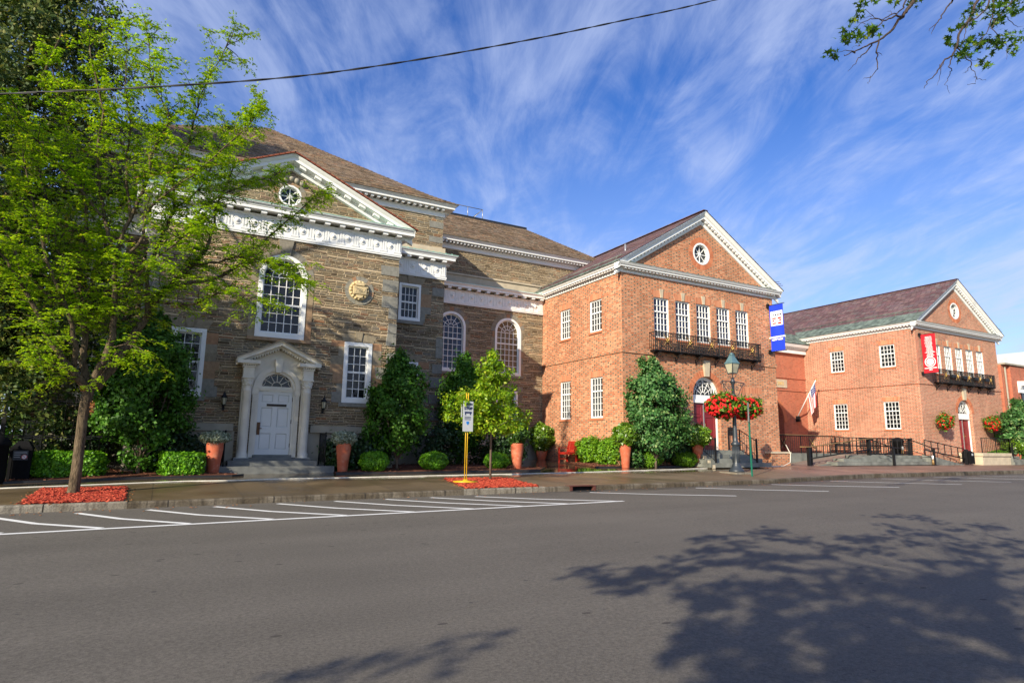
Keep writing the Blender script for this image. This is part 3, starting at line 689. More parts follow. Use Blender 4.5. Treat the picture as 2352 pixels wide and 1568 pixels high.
for cx, y, zt, zb in ((5.09, PY, 4.53, 2.54), (.11, PY, 4.53, 2.54), (7.465, WY, 7.32, 5.87), (7.465, WY, 4.3, 2.5), (-2.3, WY, 4.4, 2.5)):
    q.prism([(cx-.5, zt+.02), (cx-.09, zt+.02), (cx-.12, zt+.27), (cx-.62, zt+.27)], F(y-.012), F(y+.02)); q.nxt()
    q.prism([(cx+.09, zt+.02), (cx+.5, zt+.02), (cx+.62, zt+.27), (cx+.12, zt+.27)], F(y-.012), F(y+.02)); q.nxt()
    q.prism([(cx-.085, zt+.02), (cx+.085, zt+.02), (cx+.13, zt+.36), (cx-.13, zt+.36)], F(y-.04), F(y+.02)); q.nxt()
    q.box(cx-.56, cx+.56, y-.09, y+.05, zb-.13, zb-.003)
    q.nxt()
    for s_ in (-1, 1):
        z = zb
        while z < zt-.1:
            h = random.uniform(.22, .36); z1 = min(zt+.02, z+h)
            q.box(cx+s_*.46, cx+s_*(.46+random.choice([.18, .32, .42])), y-.009, y+.02, z, z1-.001); z = z1
        q.nxt()
voussoirs(q, 2.6, 9.15, .36, .52, PY, 14, a1=2*math.pi)
q.build('window_surround', M['quoin'], stoneb)
# ledges above the entablature
b = MB(); b.box(WX1-2.6, 9.17, 22.8, 23, 8.55, 9.22); b.box(9.12, 15.9, 26.1, 26.25, 8.6, 9.18); b.box(9.12, 15.9, 26.04, 26.25, 9.18, 9.26)
b.build('ledge', M['limestone'], stoneb)

def doric(mb, path, xs, y, zb=7.65, zt=8.28):
    """frieze with triglyphs and roundels: fascia is swept, ornaments sit on the straight run (y) at xs"""
    h = zt-zb
    for x in xs:
        for k in (-.085, 0, .085): mb.box(x+k-.027, x+k+.027, y-.022, y, zb+.19, zt-.03)
        mb.box(x-.14, x+.14, y-.03, y, zt-.05, zt); mb.box(x-.13, x+.13, y-.03, y, zb+.135, zb+.185)
        for k in range(6): mb.box(x-.125+k*.044, x-.10+k*.044, y-.022, y, zb+.095, zb+.135)
def roundel(mb, x, y, z, r=.125):
    v = []; n = 18
    prof = [(r, 0), (r, -.014), (r*.86, -.02), (r*.76, -.008), (r*.66, -.008), (r*.45, -.045), (r*.2, -.06), (.002, -.063)]
    for rr, d in prof:
        for k in range(n): v.append((x+rr*math.cos(2*math.pi*k/n), y+d, z+rr*math.sin(2*math.pi*k/n)))
    mb.add(v, [(i*n+k, (i+1)*n+k, (i+1)*n+(k+1) % n, i*n+(k+1) % n) for i in range(len(prof)-1) for k in range(n)], True)
fr = MB()
FP = [(0, 7.65), (.05, 7.65), (.05, 7.70), (.065, 7.70), (.065, 7.775), (.045, 7.785), (.045, 8.25), (.09, 8.27), (.13, 8.31), (0, 8.31)]
fr.sweep([(PX0, WY), (PX0, PY), (PX1, PY), (PX1, WY)], FP)
fr.sweep([(PX1, WY), (WX1, WY), (WX1, KY)], FP); fr.sweep([(WX0, 30), (WX0, WY), (PX0, WY)], FP)
LP = [(o, z+.02 if z > 8 else z) for o, z in FP]
fr.sweep([(WX1, KY), (KX1, KY)], FP)
tx = [2.82+.488*k for k in range(-8, 8)]
doric(fr, None, [x for x in tx if PX0+.1 < x < PX1-.02], PY-.045)
for x in tx:
    if PX0+.3 < x+.244 < PX1-.1: roundel(fr, x+.244, PY-.045, 8.02)
wx = [7.28+.49*k for k in range(-1, 4)]
doric(fr, None, [x for x in wx if x > 6.5], WY-.045); [roundel(fr, x+.245, WY-.045, 8.04) for x in wx[:-1]]
lx = [9.52+.497*k for k in range(0, 13)]
doric(fr, None, [x for x in lx if x < 15.6], KY-.045); [roundel(fr, x+.248, KY-.045, 8.04) for x in lx if x+.248 < 15.5]
fr.build('frieze', M['white'], stoneb)
def cornice_prof(o, z0, z1):           # corona + cyma between z0 and z1 projecting o
    h = z1-z0
    return [(0, z0), (o*.80, z0), (o*.80, z0+h*.45), (o*.84, z0+h*.5), (o*.86, z0+h*.62), (o*.97, z0+h*.85), (o, z0+h*.9), (o, z1), (0, z1+.03)]
co = MB()
co.sweep([(PX0, WY), (PX0, PY), (PX1, PY), (PX1, WY-.4)], cornice_prof(.42, 8.40, 8.60))
co.sweep([(PX1+.3, WY), (WX1, WY), (WX1, KY-.3)], cornice_prof(.40, 8.40, 8.60)); co.sweep([(WX0, 30), (WX0, WY), (PX0-.3, WY)], cornice_prof(.40, 8.40, 8.60))
co.sweep([(WX1+.35, KY), (KX1-.05, KY)], cornice_prof(.40, 8.42, 8.60))
def mod(mb, x, y, z, w=.17, d=.26, h=.085): mb.box(x-w/2, x+w/2, y-d, y, z, z+h)
for x in tx:
    if PX0 < x < PX1+.2: mod(co, x, PY-.03, 8.315)
for k in range(4): co.box(PX1+.03, PX1+.29, PY+.18+.49*k, PY+.35+.49*k, 8.315, 8.40)
for x in wx: 
    if x > 6.7: mod(co, x, WY-.03, 8.315)
for k in range(7): co.box(WX1+.03, WX1+.29, WY+.18+.49*k, WY+.35+.49*k, 8.315, 8.40)
for x in lx:
    if x < 15.5: mod(co, x, KY-.03, 8.33)
# raking cornice of the pediment
sl_ = (10.45-8.60)/(2.6-(PX0-.42))
def slope_z(x, z0=8.60): return z0+sl_*(4.17-abs(x-2.6))
RP = [(0, -.46), (.10, -.44), (.12, -.36), (.05, -.33), (.05, -.22), (.34, -.22), (.34, -.12), (.38, -.08), (.42, -.03), (.42, .0), (0, .0)]
co.rake([(PX0-.42, slope_z(PX0-.42)), (2.6, slope_z(2.6)), (PX1+.42, slope_z(PX1+.42))], RP, PY)
for s_ in (-1, 1):
    for k in range(8):
        x = 2.6+s_*(.30+.50*k); x0, x1 = x-.1, x+.1
        co.add([(a, y, slope_z(a)-.22-dz) for a in (x0, x1) for y in (PY-.28, PY-.04) for dz in (0, .09)], [(0, 2, 3, 1), (4, 5, 7, 6), (0, 1, 5, 4), (2, 6, 7, 3), (1, 3, 7, 5), (0, 4, 6, 2)])
co.build('cornice', M['white'], stoneb)
# upper cornice of main block and link
uc = MB()
UP_ = [(0, 10.55), (.06, 10.57), (.06, 10.74), (.12, 10.78), (0, 10.78)]
uc.sweep([(-3.87, 34), (-3.87, 22.9), (9.07, 22.9), (9.07, 30)], UP_); uc.sweep([(9.07, 26.2), (19.35, 26.2), (19.35, 30)], [(o, z-.13) for o, z in UP_])
uc.sweep([(-3.87, 34), (-3.87, 22.9), (9.07, 22.9), (9.07, 30)], cornice_prof(.46, 10.87, 11.05)); uc.sweep([(9.6, 26.2), (19.35, 26.2), (19.35, 30)], cornice_prof(.5, 10.75, 10.93))
for k in range(52):
    x = -3.8+.249*k
    if x < 9.1: uc.box(x, x+.11, 22.9-.30, 22.9-.02, 10.785, 10.868)
for k in range(20): uc.box(9.09, 9.37, 23+.249*k, 23.11+.249*k, 10.785, 10.868)
for k in range(54):
    x = 9.5+.186*k
    if x < 19.4: uc.box(x, x+.085, 26.2-.33, 26.2-.02, 10.655, 10.748)
uc.build('upper_cornice', M['white'], stoneb)
# green flashing on the cornices
fl = MB(); FLP = lambda o, z: [(0, z+.035), (o+.012, z+.004), (o+.012, z+.03), (0, z+.06)]
fl.sweep([(PX0, WY), (PX0, PY), (PX1, PY), (PX1, WY-.45)], FLP(.42, 8.6)); fl.sweep([(PX1+.3, WY), (WX1, WY), (WX1, KY-.35)], FLP(.40, 8.6)); fl.sweep([(WX1+.4, KY), (KX1-.06, KY)], FLP(.38, 8.6))
for i in range(9): x = 6.9+.26*i; fl.box(x, x+.05, WY-.40, WY-.36, 8.63, 8.655)
fl.build('flashing', M['verdigris'], stoneb)
# roofs
def roof_rows(mb, e0, e1, r0, r1, rows, lift=.022):
    """slope between eave line e0-e1 and top line r0-r1 as overlapping rows"""
    e0, e1, r0, r1 = map(Vector, (e0, e1, r0, r1)); nrm = (e1-e0).cross(r0-e0).normalized()
    if nrm.z < 0: nrm = -nrm
    for i in range(rows):
        a, b = i/rows, (i+1)/rows
        p0, p1 = e0.lerp(r0, a), e1.lerp(r1, a); q0, q1 = e0.lerp(r0, b), e1.lerp(r1, b)
        segs = max(1, int((p1-p0).length/.6)) if lift > .02 else 1
        for s_ in range(segs):
            f0, f1 = s_/segs, (s_+1)/segs; l0 = lift*(1+.5*random.uniform(-1, 1))
            A, B = p0.lerp(p1, f0)+nrm*l0, p0.lerp(p1, f1)+nrm*l0; C, D = q0.lerp(q1, f1)+nrm*.004, q0.lerp(q1, f0)+nrm*.004
            mb.add([A, B, C, D, A-nrm*(l0+.01), B-nrm*(l0+.01)], [(0, 1, 2, 3), (0, 4, 5, 1)])
tf = MB()
ex0, ex1, ey, ez, mm = -4.33-.04, 9.53+.04, 22.44-.04, 11.06, .71
hw = (ex1-ex0)/2; cx = (ex0+ex1)/2
# flared foot then the main slope, all four sides
t1 = 1.0; z1 = ez+t1*.60
for (A, B, C_, D_) in [((ex0, ey), (ex1, ey), (ex1-t1, ey+t1), (ex0+t1, ey+t1)), ((ex1, ey), (ex1, ey+2*hw), (ex1-t1, ey+2*hw-t1), (ex1-t1, ey+t1)), ((ex0, ey+2*hw), (ex0, ey), (ex0+t1, ey+t1), (ex0+t1, ey+2*hw-t1)), ((ex1, ey+2*hw), (ex0, ey+2*hw), (ex0+t1, ey+2*hw-t1), (ex1-t1, ey+2*hw-t1))]:
    roof_rows(tf, (*A, ez), (*B, ez), (*D_, z1), (*C_, z1), 7)
    roof_rows(tf, (*D_, z1), (*C_, z1), (cx, ey+hw, z1+(hw-t1)*mm), (cx, ey+hw, z1+(hw-t1)*mm), 40)
tf.build('roof', M['tile'], stoneb)
lf = MB(); lz = 10.94; le = 25.66; lR = 19.88; top = le+3.34; ltz = lz+3.34*.71
roof_rows(lf, (8.9, le, lz), (lR, le, lz), (8.9, top, ltz), (lR-3.34, top, ltz), 30); roof_rows(lf, (lR, le, lz), (lR, 33, lz), (lR-3.34, top, ltz), (lR-3.34, 33, ltz), 30)
lf.build('roof', M['tile'], stoneb)
b = MB(); b.box(8.9, lR-3.3, top-.02, 34, ltz-.05, ltz+.12); b.build('roof_deck', M['cable'], stoneb)
# pediment roof with red edge tiles
pr = MB()
for s_ in (-1, 1):
    xe = 2.6+s_*4.22; roof_rows(pr, (xe, PY-.46, slope_z(xe)+.01), (xe, 23.2, slope_z(xe)+.01), (2.6, PY-.46, slope_z(2.6)+.01), (2.6, 23.2, slope_z(2.6)+.01), 26)
pr.build('roof', M['tile'], stoneb)
et = MB()
for s_ in (-1, 1):
    for k in range(26):
        a = 2.6+s_*(4.24-k*.163); c = 2.6+s_*(4.24-(k+1)*.163-.03)
        et.bar((a, PY-.44, slope_z(a)+.035), (c, PY-.44, slope_z(c)+.022), .10, .035)
et.build('edge_tile', M['redtile'], stoneb)
# roof railing
rl = MB(); zt_ = ltz+.12
rl.tube([(11.0, top+.25, zt_+.62), (13.9, top+.25, zt_+.62), (13.9, top+1.6, zt_+.62)], .022); 
for x, y in ((12.05, .25), (13.0, .25), (13.9, .25), (13.9, 1.6)): rl.tube([(x, top+y, zt_), (x, top+y, zt_+.62)], .02)
rl.tube([(13.9, top+.25, zt_+.62), (13.35, top+.25, zt_+.05)], .015); rl.build('roof_railing', M['galv'], stoneb)
# medallion: ring of voussoirs and carved open-book cartouche with the date
q = MB(); voussoirs(q, 5.02, 6.29, .345, .49, PY, 20, a1=2*math.pi, depth=.02); md = q.build('medallion_ring', M['voussoir'], stoneb)
q = MB()
def disc(mb, x, z, r, y0, y1, n=28): mb.prism(circl(x, z, r, n), F(y0), F(y1), False)
disc(q, 5.0, 6.29, .34, PY-.05, PY+.02)
for k in range(16):
    t = 2*math.pi*k/16; q.ball((5.0+.285*math.cos(t), PY-.07, 6.29+.285*math.sin(t)), .05, 6)
q.box(4.86, 5.14, PY-.17, PY-.03, 6.44, 6.54); q.box(4.78, 5.24, PY-.12, PY-.03, 6.13, 6.43); q.box(4.80, 5.22, PY-.15, PY-.11, 6.155, 6.41); q.box(4.84, 5.18, PY-.155, PY-.14, 6.19, 6.38)
q.prism([(4.88, 6.12), (5.13, 6.12), (5.09, 6.04), (5.0, 6.01), (4.92, 6.04)], F(PY-.14), F(PY-.03))
q.build('carved_medallion', M['carved'], stoneb)
def text(body, size, mat, name, parent, at, rotz=0, rotx=math.pi/2, depth=.004, sx=1., spacing=1., bold=0.):
    cu = bpy.data.curves.new(name, 'FONT'); cu.body = body; cu.size = size; cu.extrude = depth; cu.align_x = 'CENTER'; cu.align_y = 'CENTER'; cu.space_character = spacing; cu.offset = bold; cu.resolution_u = 3
    t = bpy.data.objects.new(name, cu); COL.objects.link(t); bpy.context.view_layer.update()
    me = bpy.data.meshes.new_from_object(t.evaluated_get(bpy.context.evaluated_depsgraph_get())); bpy.data.objects.remove(t); bpy.data.curves.remove(cu)
    o = bpy.data.objects.new(name, me); COL.objects.link(o); me.materials.clear(); me.materials.append(mat); me.name = name
    mtx = Matrix.Rotation(rotz, 4, 'Z') @ Matrix.Rotation(rotx, 4, 'X') @ Matrix.Diagonal((sx, 1, 1, 1)); me.transform(mtx)
    o.parent = parent; o.location = Vector(at)-WL[parent.name]; WL[o.name] = Vector(at); return o
text('1929', .17, M['carved'], 'carved_date', stoneb, (5.01, PY-.158, 6.285), depth=.006)

# ---------------------------------------------------------------- windows
def window(parent, x, y, z0, w, h, nx, top_r, bot_r, rot=0, arch=False, casing=.07, glass_='glass', depth=.10, mun=.021, sash=.045, mid=True, name='window', cup=False):
    """local frame: x along the wall, -y outward, wall face at y=0; returns the window part"""
    mb = MB(); r = w/2; sp = h-r if arch else h
    yi = depth
    out = archl(-w/2, w/2, 0, sp, 20) if arch else rectl(-w/2, w/2, 0, h)
    c = casing
    inn = archl(-w/2+c, w/2-c, c*1.2, sp, 20) if arch else rectl(-w/2+c, w/2-c, c*1.2, h-c)
    yo = -.035 if casing > .06 else yi-.05
    mb.poly(out, [inn], F(yo)); mb.rim(out, F(yo), F(yi+.05)); mb.rim(inn, F(yo), F(yi+.02))
    ins = sash; c2 = c+ins
    inn2 = archl(-w/2+c2, w/2-c2, c*1.2+ins, sp, 20) if arch else rectl(-w/2+c2, w/2-c2, c*1.2+ins, h-c2)
    ys = yi-.03; mb.poly(inn, [inn2], F(ys)); mb.rim(inn2, F(ys), F(yi+.02))
    x0, x1, zb, zt = -w/2+c2, w/2-c2, c*1.2+ins, (sp if arch else h-c2)
    rows = top_r+bot_r; zm = zb+(zt-zb)*bot_r/rows
    if mid: mb.box(x0, x1, ys-.015, yi+.02, zm-.03, zm+.03)
    for i in range(1, nx):
        xx = x0+(x1-x0)*i/nx; mb.box(xx-mun/2, xx+mun/2, ys+.005, yi+.02, zb, zt)
    for j in range(1, rows):
        if mid and j == bot_r: continue
        zz = zb+(zt-zb)*j/rows; mb.box(x0, x1, ys+.007, yi+.021, zz-mun/2, zz+mun/2)
    if arch:
        mb.box(x0, x1, ys+.0065, yi+.0205, sp-mun/2, sp+mun/2); rr = r-c2
        def arc(rad, a0, a1, n=12, wd=mun):
            mb.poly([(rad*math.cos(a0+(a1-a0)*i/n)*1., sp+rad*math.sin(a0+(a1-a0)*i/n)) for i in range(n+1)]+[((rad-wd)*math.cos(a1-(a1-a0)*i/n), sp+(rad-wd)*math.sin(a1-(a1-a0)*i/n)) for i in range(n+1)], [], F(ys+.004))
        arc(rr*.62, .0, math.pi); arc(rr*.28, 0, math.pi)
        for k in range(1, 6):
            t = math.pi*k/6; a = Vector((math.cos(t), 0, math.sin(t))); mb.bar(a*rr*.27+Vector((0, ys+.012, sp)), a*rr*1.0+Vector((0, ys+.012, sp)), mun, .014, up=(0, 1, 0))
    o = mb.build(name, M['white'], parent, loc=(x, y, z0), rot=rot)
    g = MB(); gl = archl(-w/2+c, w/2-c, c, sp, 20) if arch else rectl(-w/2+c, w/2-c, c, h-c)
    g.prism(gl, F(yi+.012), F(yi+.03)); g.build('pane', M[glass_], o, sub=True)
    return o
window(stoneb, 2.6, PY, 4.45, 1.46, 2.69, 5, 3, 3, arch=True, casing=.13, mun=.021)
for x in (5.09, .11): window(stoneb, x, PY, 2.54, .92, 1.99, 3, 3, 3, casing=.12, mun=.021)
window(stoneb, 7.465, WY, 5.87, .87, 1.45, 4, 2, 2, casing=.09); window(stoneb, 7.465, WY, 2.5, .87, 1.8, 4, 3, 3, casing=.09)
window(stoneb, -2.3, WY, 2.5, .9, 1.9, 3, 3, 3, casing=.1); window(stoneb, -2.3, WY, 5.87, .9, 1.45, 4, 2, 2, casing=.1)
window(stoneb, 10.77, KY, 4.5, 1.42, 2.79, 5, 2, 5, arch=True, casing=.11, glass_='glass_blue', mun=.024); window(stoneb, 13.735, KY, 4.5, 1.43, 2.79, 5, 2, 5, arch=True, casing=.11, glass_='glass_warm', mun=.024)
for x in (10.775, 13.725): window(stoneb, x, KY, 1.9, 1.15, 1.85, 4, 3, 3, casing=.1)
def oculus(parent, x, y, z, r, rot=0):
    mb = MB(); mb.poly(circl(0, 0, r), [circl(0, 0, r*.84)], F(-.012)); mb.rim(circl(0, 0, r), F(-.012), F(.2)); mb.rim(circl(0, 0, r*.84), F(-.012), F(.17))
    for k in range(4):
        t = math.pi*k/4+math.pi/8*0; d = Vector((math.cos(t), 0, math.sin(t))); mb.bar(-d*r*.86+Vector((0, .12, 0)), d*r*.86+Vector((0, .12, 0)), .03, .03, up=(0, 1, 0))
    disc(mb, 0, 0, .07, .09, .14)
    for k in range(8):
        t = 2*math.pi*(k+.5)/8; P = []
        for i in range(7):
            u = (i-3)/3*math.pi/8; rr = r*.86*(1-.14*math.cos(u*4)); P.append((rr*math.cos(t+u), .12, rr*math.sin(t+u)))
        mb.tube(P, .014, 4)
    o = mb.build('oculus_window', M['white'], parent, loc=(x, y, z), rot=rot)
    g = MB(); g.prism(circl(0, 0, r*.9), F(.15), F(.18)); g.build('pane', M['glass'], o, sub=True); return o
oculus(stoneb, 2.6, PY, 9.15, .36)
for x0 in (2.6,):        # carved shell above the oculus
    q = MB(); [q.ball((x0+.17*(k-2), PY-.02, 9.62+.05*(2-abs(k-2))), .10, 6) for k in range(5)]; q.build('carved_ornament', M['greystone'], stoneb)

# ---------------------------------------------------------------- the white door with its pedimented surround
ds = MB(); DX = 2.64
for s_ in (-1, 1):
    px = DX+s_*.86
    ds.lathe([(.155, .80), (.155, .90), (.135, .93), (.13, 1.0), (.115, 2.75), (.13, 2.77), (.115, 2.79), (.12, 2.85)], (px, PY-.22, 0), 16)
    ds.box(px-.18, px+.18, PY-.42, PY-.04, .72, .80); ds.box(px-.14, px+.14, PY-.14, PY+.02, .8, 3.3)
    ds.lathe([(.12, 2.85), (.125, 2.95), (.17, 3.02), (.14, 3.04), (.19, 3.13)], (px, PY-.22, 0), 12)     # capital
    for k in range(8): t = 2*math.pi*k/8; ds.ball((px+.14*math.cos(t), PY-.22+.14*math.sin(t), 3.06), .04, 5); ds.ball((px+.125*math.cos(t+.4), PY-.22+.125*math.sin(t+.4), 2.94), .032, 5)
    ds.box(px-.17, px+.17, PY-.40, PY+.02, 3.13, 3.17); ds.box(px-.15, px+.15, PY-.36, PY+.02, 3.17, 3.46); ds.box(px-.18, px+.18, PY-.40, PY+.02, 3.46, 3.50)
    for k in range(6): ds.box(px-.17+k*.062, px-.14+k*.062, PY-.43, PY-.39, 3.50, 3.53)
    ds.box(px-.20 if s_ < 0 else px-.22, px+.22 if s_ < 0 else px+.20, PY-.44, PY+.02, 3.53, 3.56)
    ds.box(px-.34 if s_ < 0 else px-.30, px+.30 if s_ < 0 else px+.34, PY-.5, PY+.02, 3.56, 3.66)
    # inner pilaster (fluted)
    ds.box(DX+s_*.62-.06, DX+s_*.62+.06, PY-.08, PY+.05, .8, 2.72)
    for k in range(4): ds.box(DX+s_*.62-.045+k*.026, DX+s_*.62-.032+k*.026, PY-.092, PY-.078, .95, 2.62)
    ds.box(DX+s_*.62-.08, DX+s_*.62+.08, PY-.1, PY+.05, 2.68, 2.86)
# wall behind the arch, archivolt, keystone, raking cornice
ds.poly([(DX-.98, 2.86), (DX-.56, 2.86)]+[(DX+.56*math.cos(math.pi*(1-i/16)), 2.86+.56*math.sin(math.pi*(1-i/16))) for i in range(17)]+[(DX+.98, 2.86), (DX+.98, 3.66), (DX, 4.06), (DX-.98, 3.66)], [], F(PY-.05))
arc = [(DX+.68*math.cos(math.pi*i/20), 2.86+.68*math.sin(math.pi*i/20)) for i in range(21)]+[(DX+.55*math.cos(math.pi*(20-i)/20), 2.86+.55*math.sin(math.pi*(20-i)/20)) for i in range(21)]
ds.prism(arc, F(PY-.12), F(PY+.1))
arc = [(DX+.56*math.cos(math.pi*i/20), 2.86+.56*math.sin(math.pi*i/20)) for i in range(21)]+[(DX+.47*math.cos(math.pi*(20-i)/20), 2.86+.47*math.sin(math.pi*(20-i)/20)) for i in range(21)]
ds.prism(arc, F(PY-.06), F(PY+.1))
ds.prism([(DX-.075, 3.36), (DX+.075, 3.36), (DX+.12, 3.76), (DX-.12, 3.76)], F(PY-.2), F(PY))
ds.rake([(DX-1.22, 3.72), (DX, 4.30), (DX+1.22, 3.72)], [(0, -.20), (.28, -.20), (.28, -.15), (.44, -.13), (.44, -.05), (.50, .0), (0, .0)], PY)
for s_ in (-1, 1):
    for k in range(15):
        x = DX+s_*(.07+k*.072); z = 3.72+.475*(1.22-abs(x-DX))-.2; ds.box(x-.02, x+.02, PY-.30, PY-.05, z-.045, z+.005)
dsu = ds.build('door_surround', M['cream'], stoneb)
tp = MB(); tp.rake([(DX-1.24, 3.725), (DX, 4.315), (DX+1.24, 3.725)], [(0, .0), (.51, .0), (.51, .018), (0, .03)], PY); tp.build('lead_cap', M['greystone'], dsu, sub=False)
fr_ = MB(); fr_.box(DX-.56, DX+.56, PY-.03, PY+.08, 2.80, 2.90)
for k in range(28): fr_.box(DX-.54+k*.039, DX-.52+k*.039, PY-.045, PY-.03, 2.82, 2.87)
for s_ in (-1, 1): fr_.box(DX+s_*.50, DX+s_*.56, PY-.03, PY+.1, .86, 2.8)
fr_.poly(archl(DX-.5, DX+.5, 2.9, 2.92, 20)[2:]+[(DX-.5, 2.9), (DX+.5, 2.9)], [[(DX+.42*math.cos(math.pi*i/20), 2.94+.42*math.sin(math.pi*i/20)) for i in range(21)]], F(PY+.02))
rr = .42; cz = 2.94
for k in range(1, 6):
    t = math.pi*k/6; d = Vector((math.cos(t), 0, math.sin(t))); fr_.bar(Vector((DX, PY+.035, cz))+d*.135, Vector((DX, PY+.035, cz))+d*rr, .018, .02, up=(0, 1, 0))
fr_.tube([(DX+.14*math.cos(math.pi*i/12), PY+.035, cz+.14*math.sin(math.pi*i/12)) for i in range(13)], .011, 5)
for k in range(6):
    t = math.pi*(k+.5)/6; P = []
    for i in range(7):
        u = (i-3)/3*math.pi/12; r2 = rr*(1-.17*math.cos(u*6)); P.append((DX+r2*math.cos(t+u), PY+.035, cz+r2*math.sin(t+u)))
    fr_.tube(P, .009, 4)
fl_ = fr_.build('door_frame', M['cream'], stoneb)
g = MB(); g.prism([(DX+.45*math.cos(math.pi*i/20), 2.92+.45*math.sin(math.pi*i/20)) for i in range(21)], F(PY+.05), F(PY+.07)); g.build('fanlight_pane', M['glass'], fl_)
dr = MB(); dx0, dx1, dz0, dz1 = DX-.495, DX+.495, .875, 2.795
pan = []
for s_ in (-1, 1):
    a, b_ = (DX-.40, DX-.07) if s_ < 0 else (DX+.07, DX+.40)
    pan += [rectl(a, b_, 1.03, 1.52), rectl(a, b_, 1.70, 2.30), rectl(a, b_, 2.46, 2.69)]
dr.poly(rectl(dx0, dx1, dz0, dz1), pan, F(PY+.04))
for p in pan:
    c_ = [((p[0][0]+p[1][0])/2+(u-(p[0][0]+p[1][0])/2)*.86, (p[0][1]+p[2][1])/2+(v-(p[0][1]+p[2][1])/2)*.90) for u, v in p]
    dr.add([(u, PY+.04, v) for u, v in p]+[(u, PY+.065, v) for u, v in c_], [(i, (i+1) % 4, 4+(i+1) % 4, 4+i) for i in range(4)]); dr.add([(u, PY+.052, v) for u, v in [((p[0][0]+p[1][0])/2+(u-(p[0][0]+p[1][0])/2)*.80, (p[0][1]+p[2][1])/2+(v-(p[0][1]+p[2][1])/2)*.86) for u, v in p]], [(0, 1, 2, 3)])
    dr.add([(u, PY+.066, v) for u, v in p], [(0, 1, 2, 3)])
dr.rim(rectl(dx0, dx1, dz0, dz1), F(PY+.04), F(PY+.08))
do = dr.build('door', M['doorwhite'], stoneb)
h = MB(); h.box(DX-.48, DX-.39, PY+.015, PY+.042, 1.47, 1.84); h.tube([(DX-.435, PY+.02, 1.66), (DX-.435, PY-.04, 1.66), (DX-.34, PY-.04, 1.66)], .012, 6); h.build('door_handle', M['latch'], do)
h = MB(); h.box(DX-.245, DX+.33, PY+.018, PY+.041, 2.335, 2.405); h.build('name_plate', M['bronze'], do)
h = MB(); [h.box(DX+.485, DX+.51, PY+.01, PY+.045, z, z+.12) for z in (1.1, 1.82, 2.5)]; h.build('hinge', M['bronze'], do)
# steps to the door
st = thing('entrance_steps', (DX, 19.4, .42), 'grey granite steps up to the white panelled door', 'steps')
for (x0, x1, y0, z0, z1) in ((DX-1.55, DX+1.65, 18.95, .36, .57), (DX-1.25, DX+1.2, 19.3, .57, .715), (DX-1.1, DX+1.05, 19.55, .715, .79), (DX-.55, DX+.55, 19.9, .79, .872)):
    s_ = MB(); s_.box(x0, x1, y0, PY+.06 if y0 > 19.8 else PY-.01, z0, z1); s_.build('step', M['granite'], st)
for s_ in (-1, 1):
    mb = MB(); x = DX+s_*1.38
    for y, zb in ((19.1, .57), (19.95, .57)): mb.tube([(x, y, zb), (x, y, zb+.95)], .018, 6)
    mb.tube([(x, 19.02, 1.45), (x, 19.1, 1.5), (x, 20.0, 1.55)], .02, 6); mb.tube([(x, 19.1, .68), (x, 20.0, .7)], .012, 5)
    for k in range(7): mb.tube([(x, 19.2+.11*k, .69), (x, 19.2+.11*k, 1.53)], .009, 5)
    mb.ball((x, 19.1, 1.55), .03, 6)
    tag(mb.build('hand_rail', M['iron']), 'black iron hand rail on the %s side of the white panelled door' % ('left' if s_ < 0 else 'right'), 'railing', 'hand rails beside the white door')

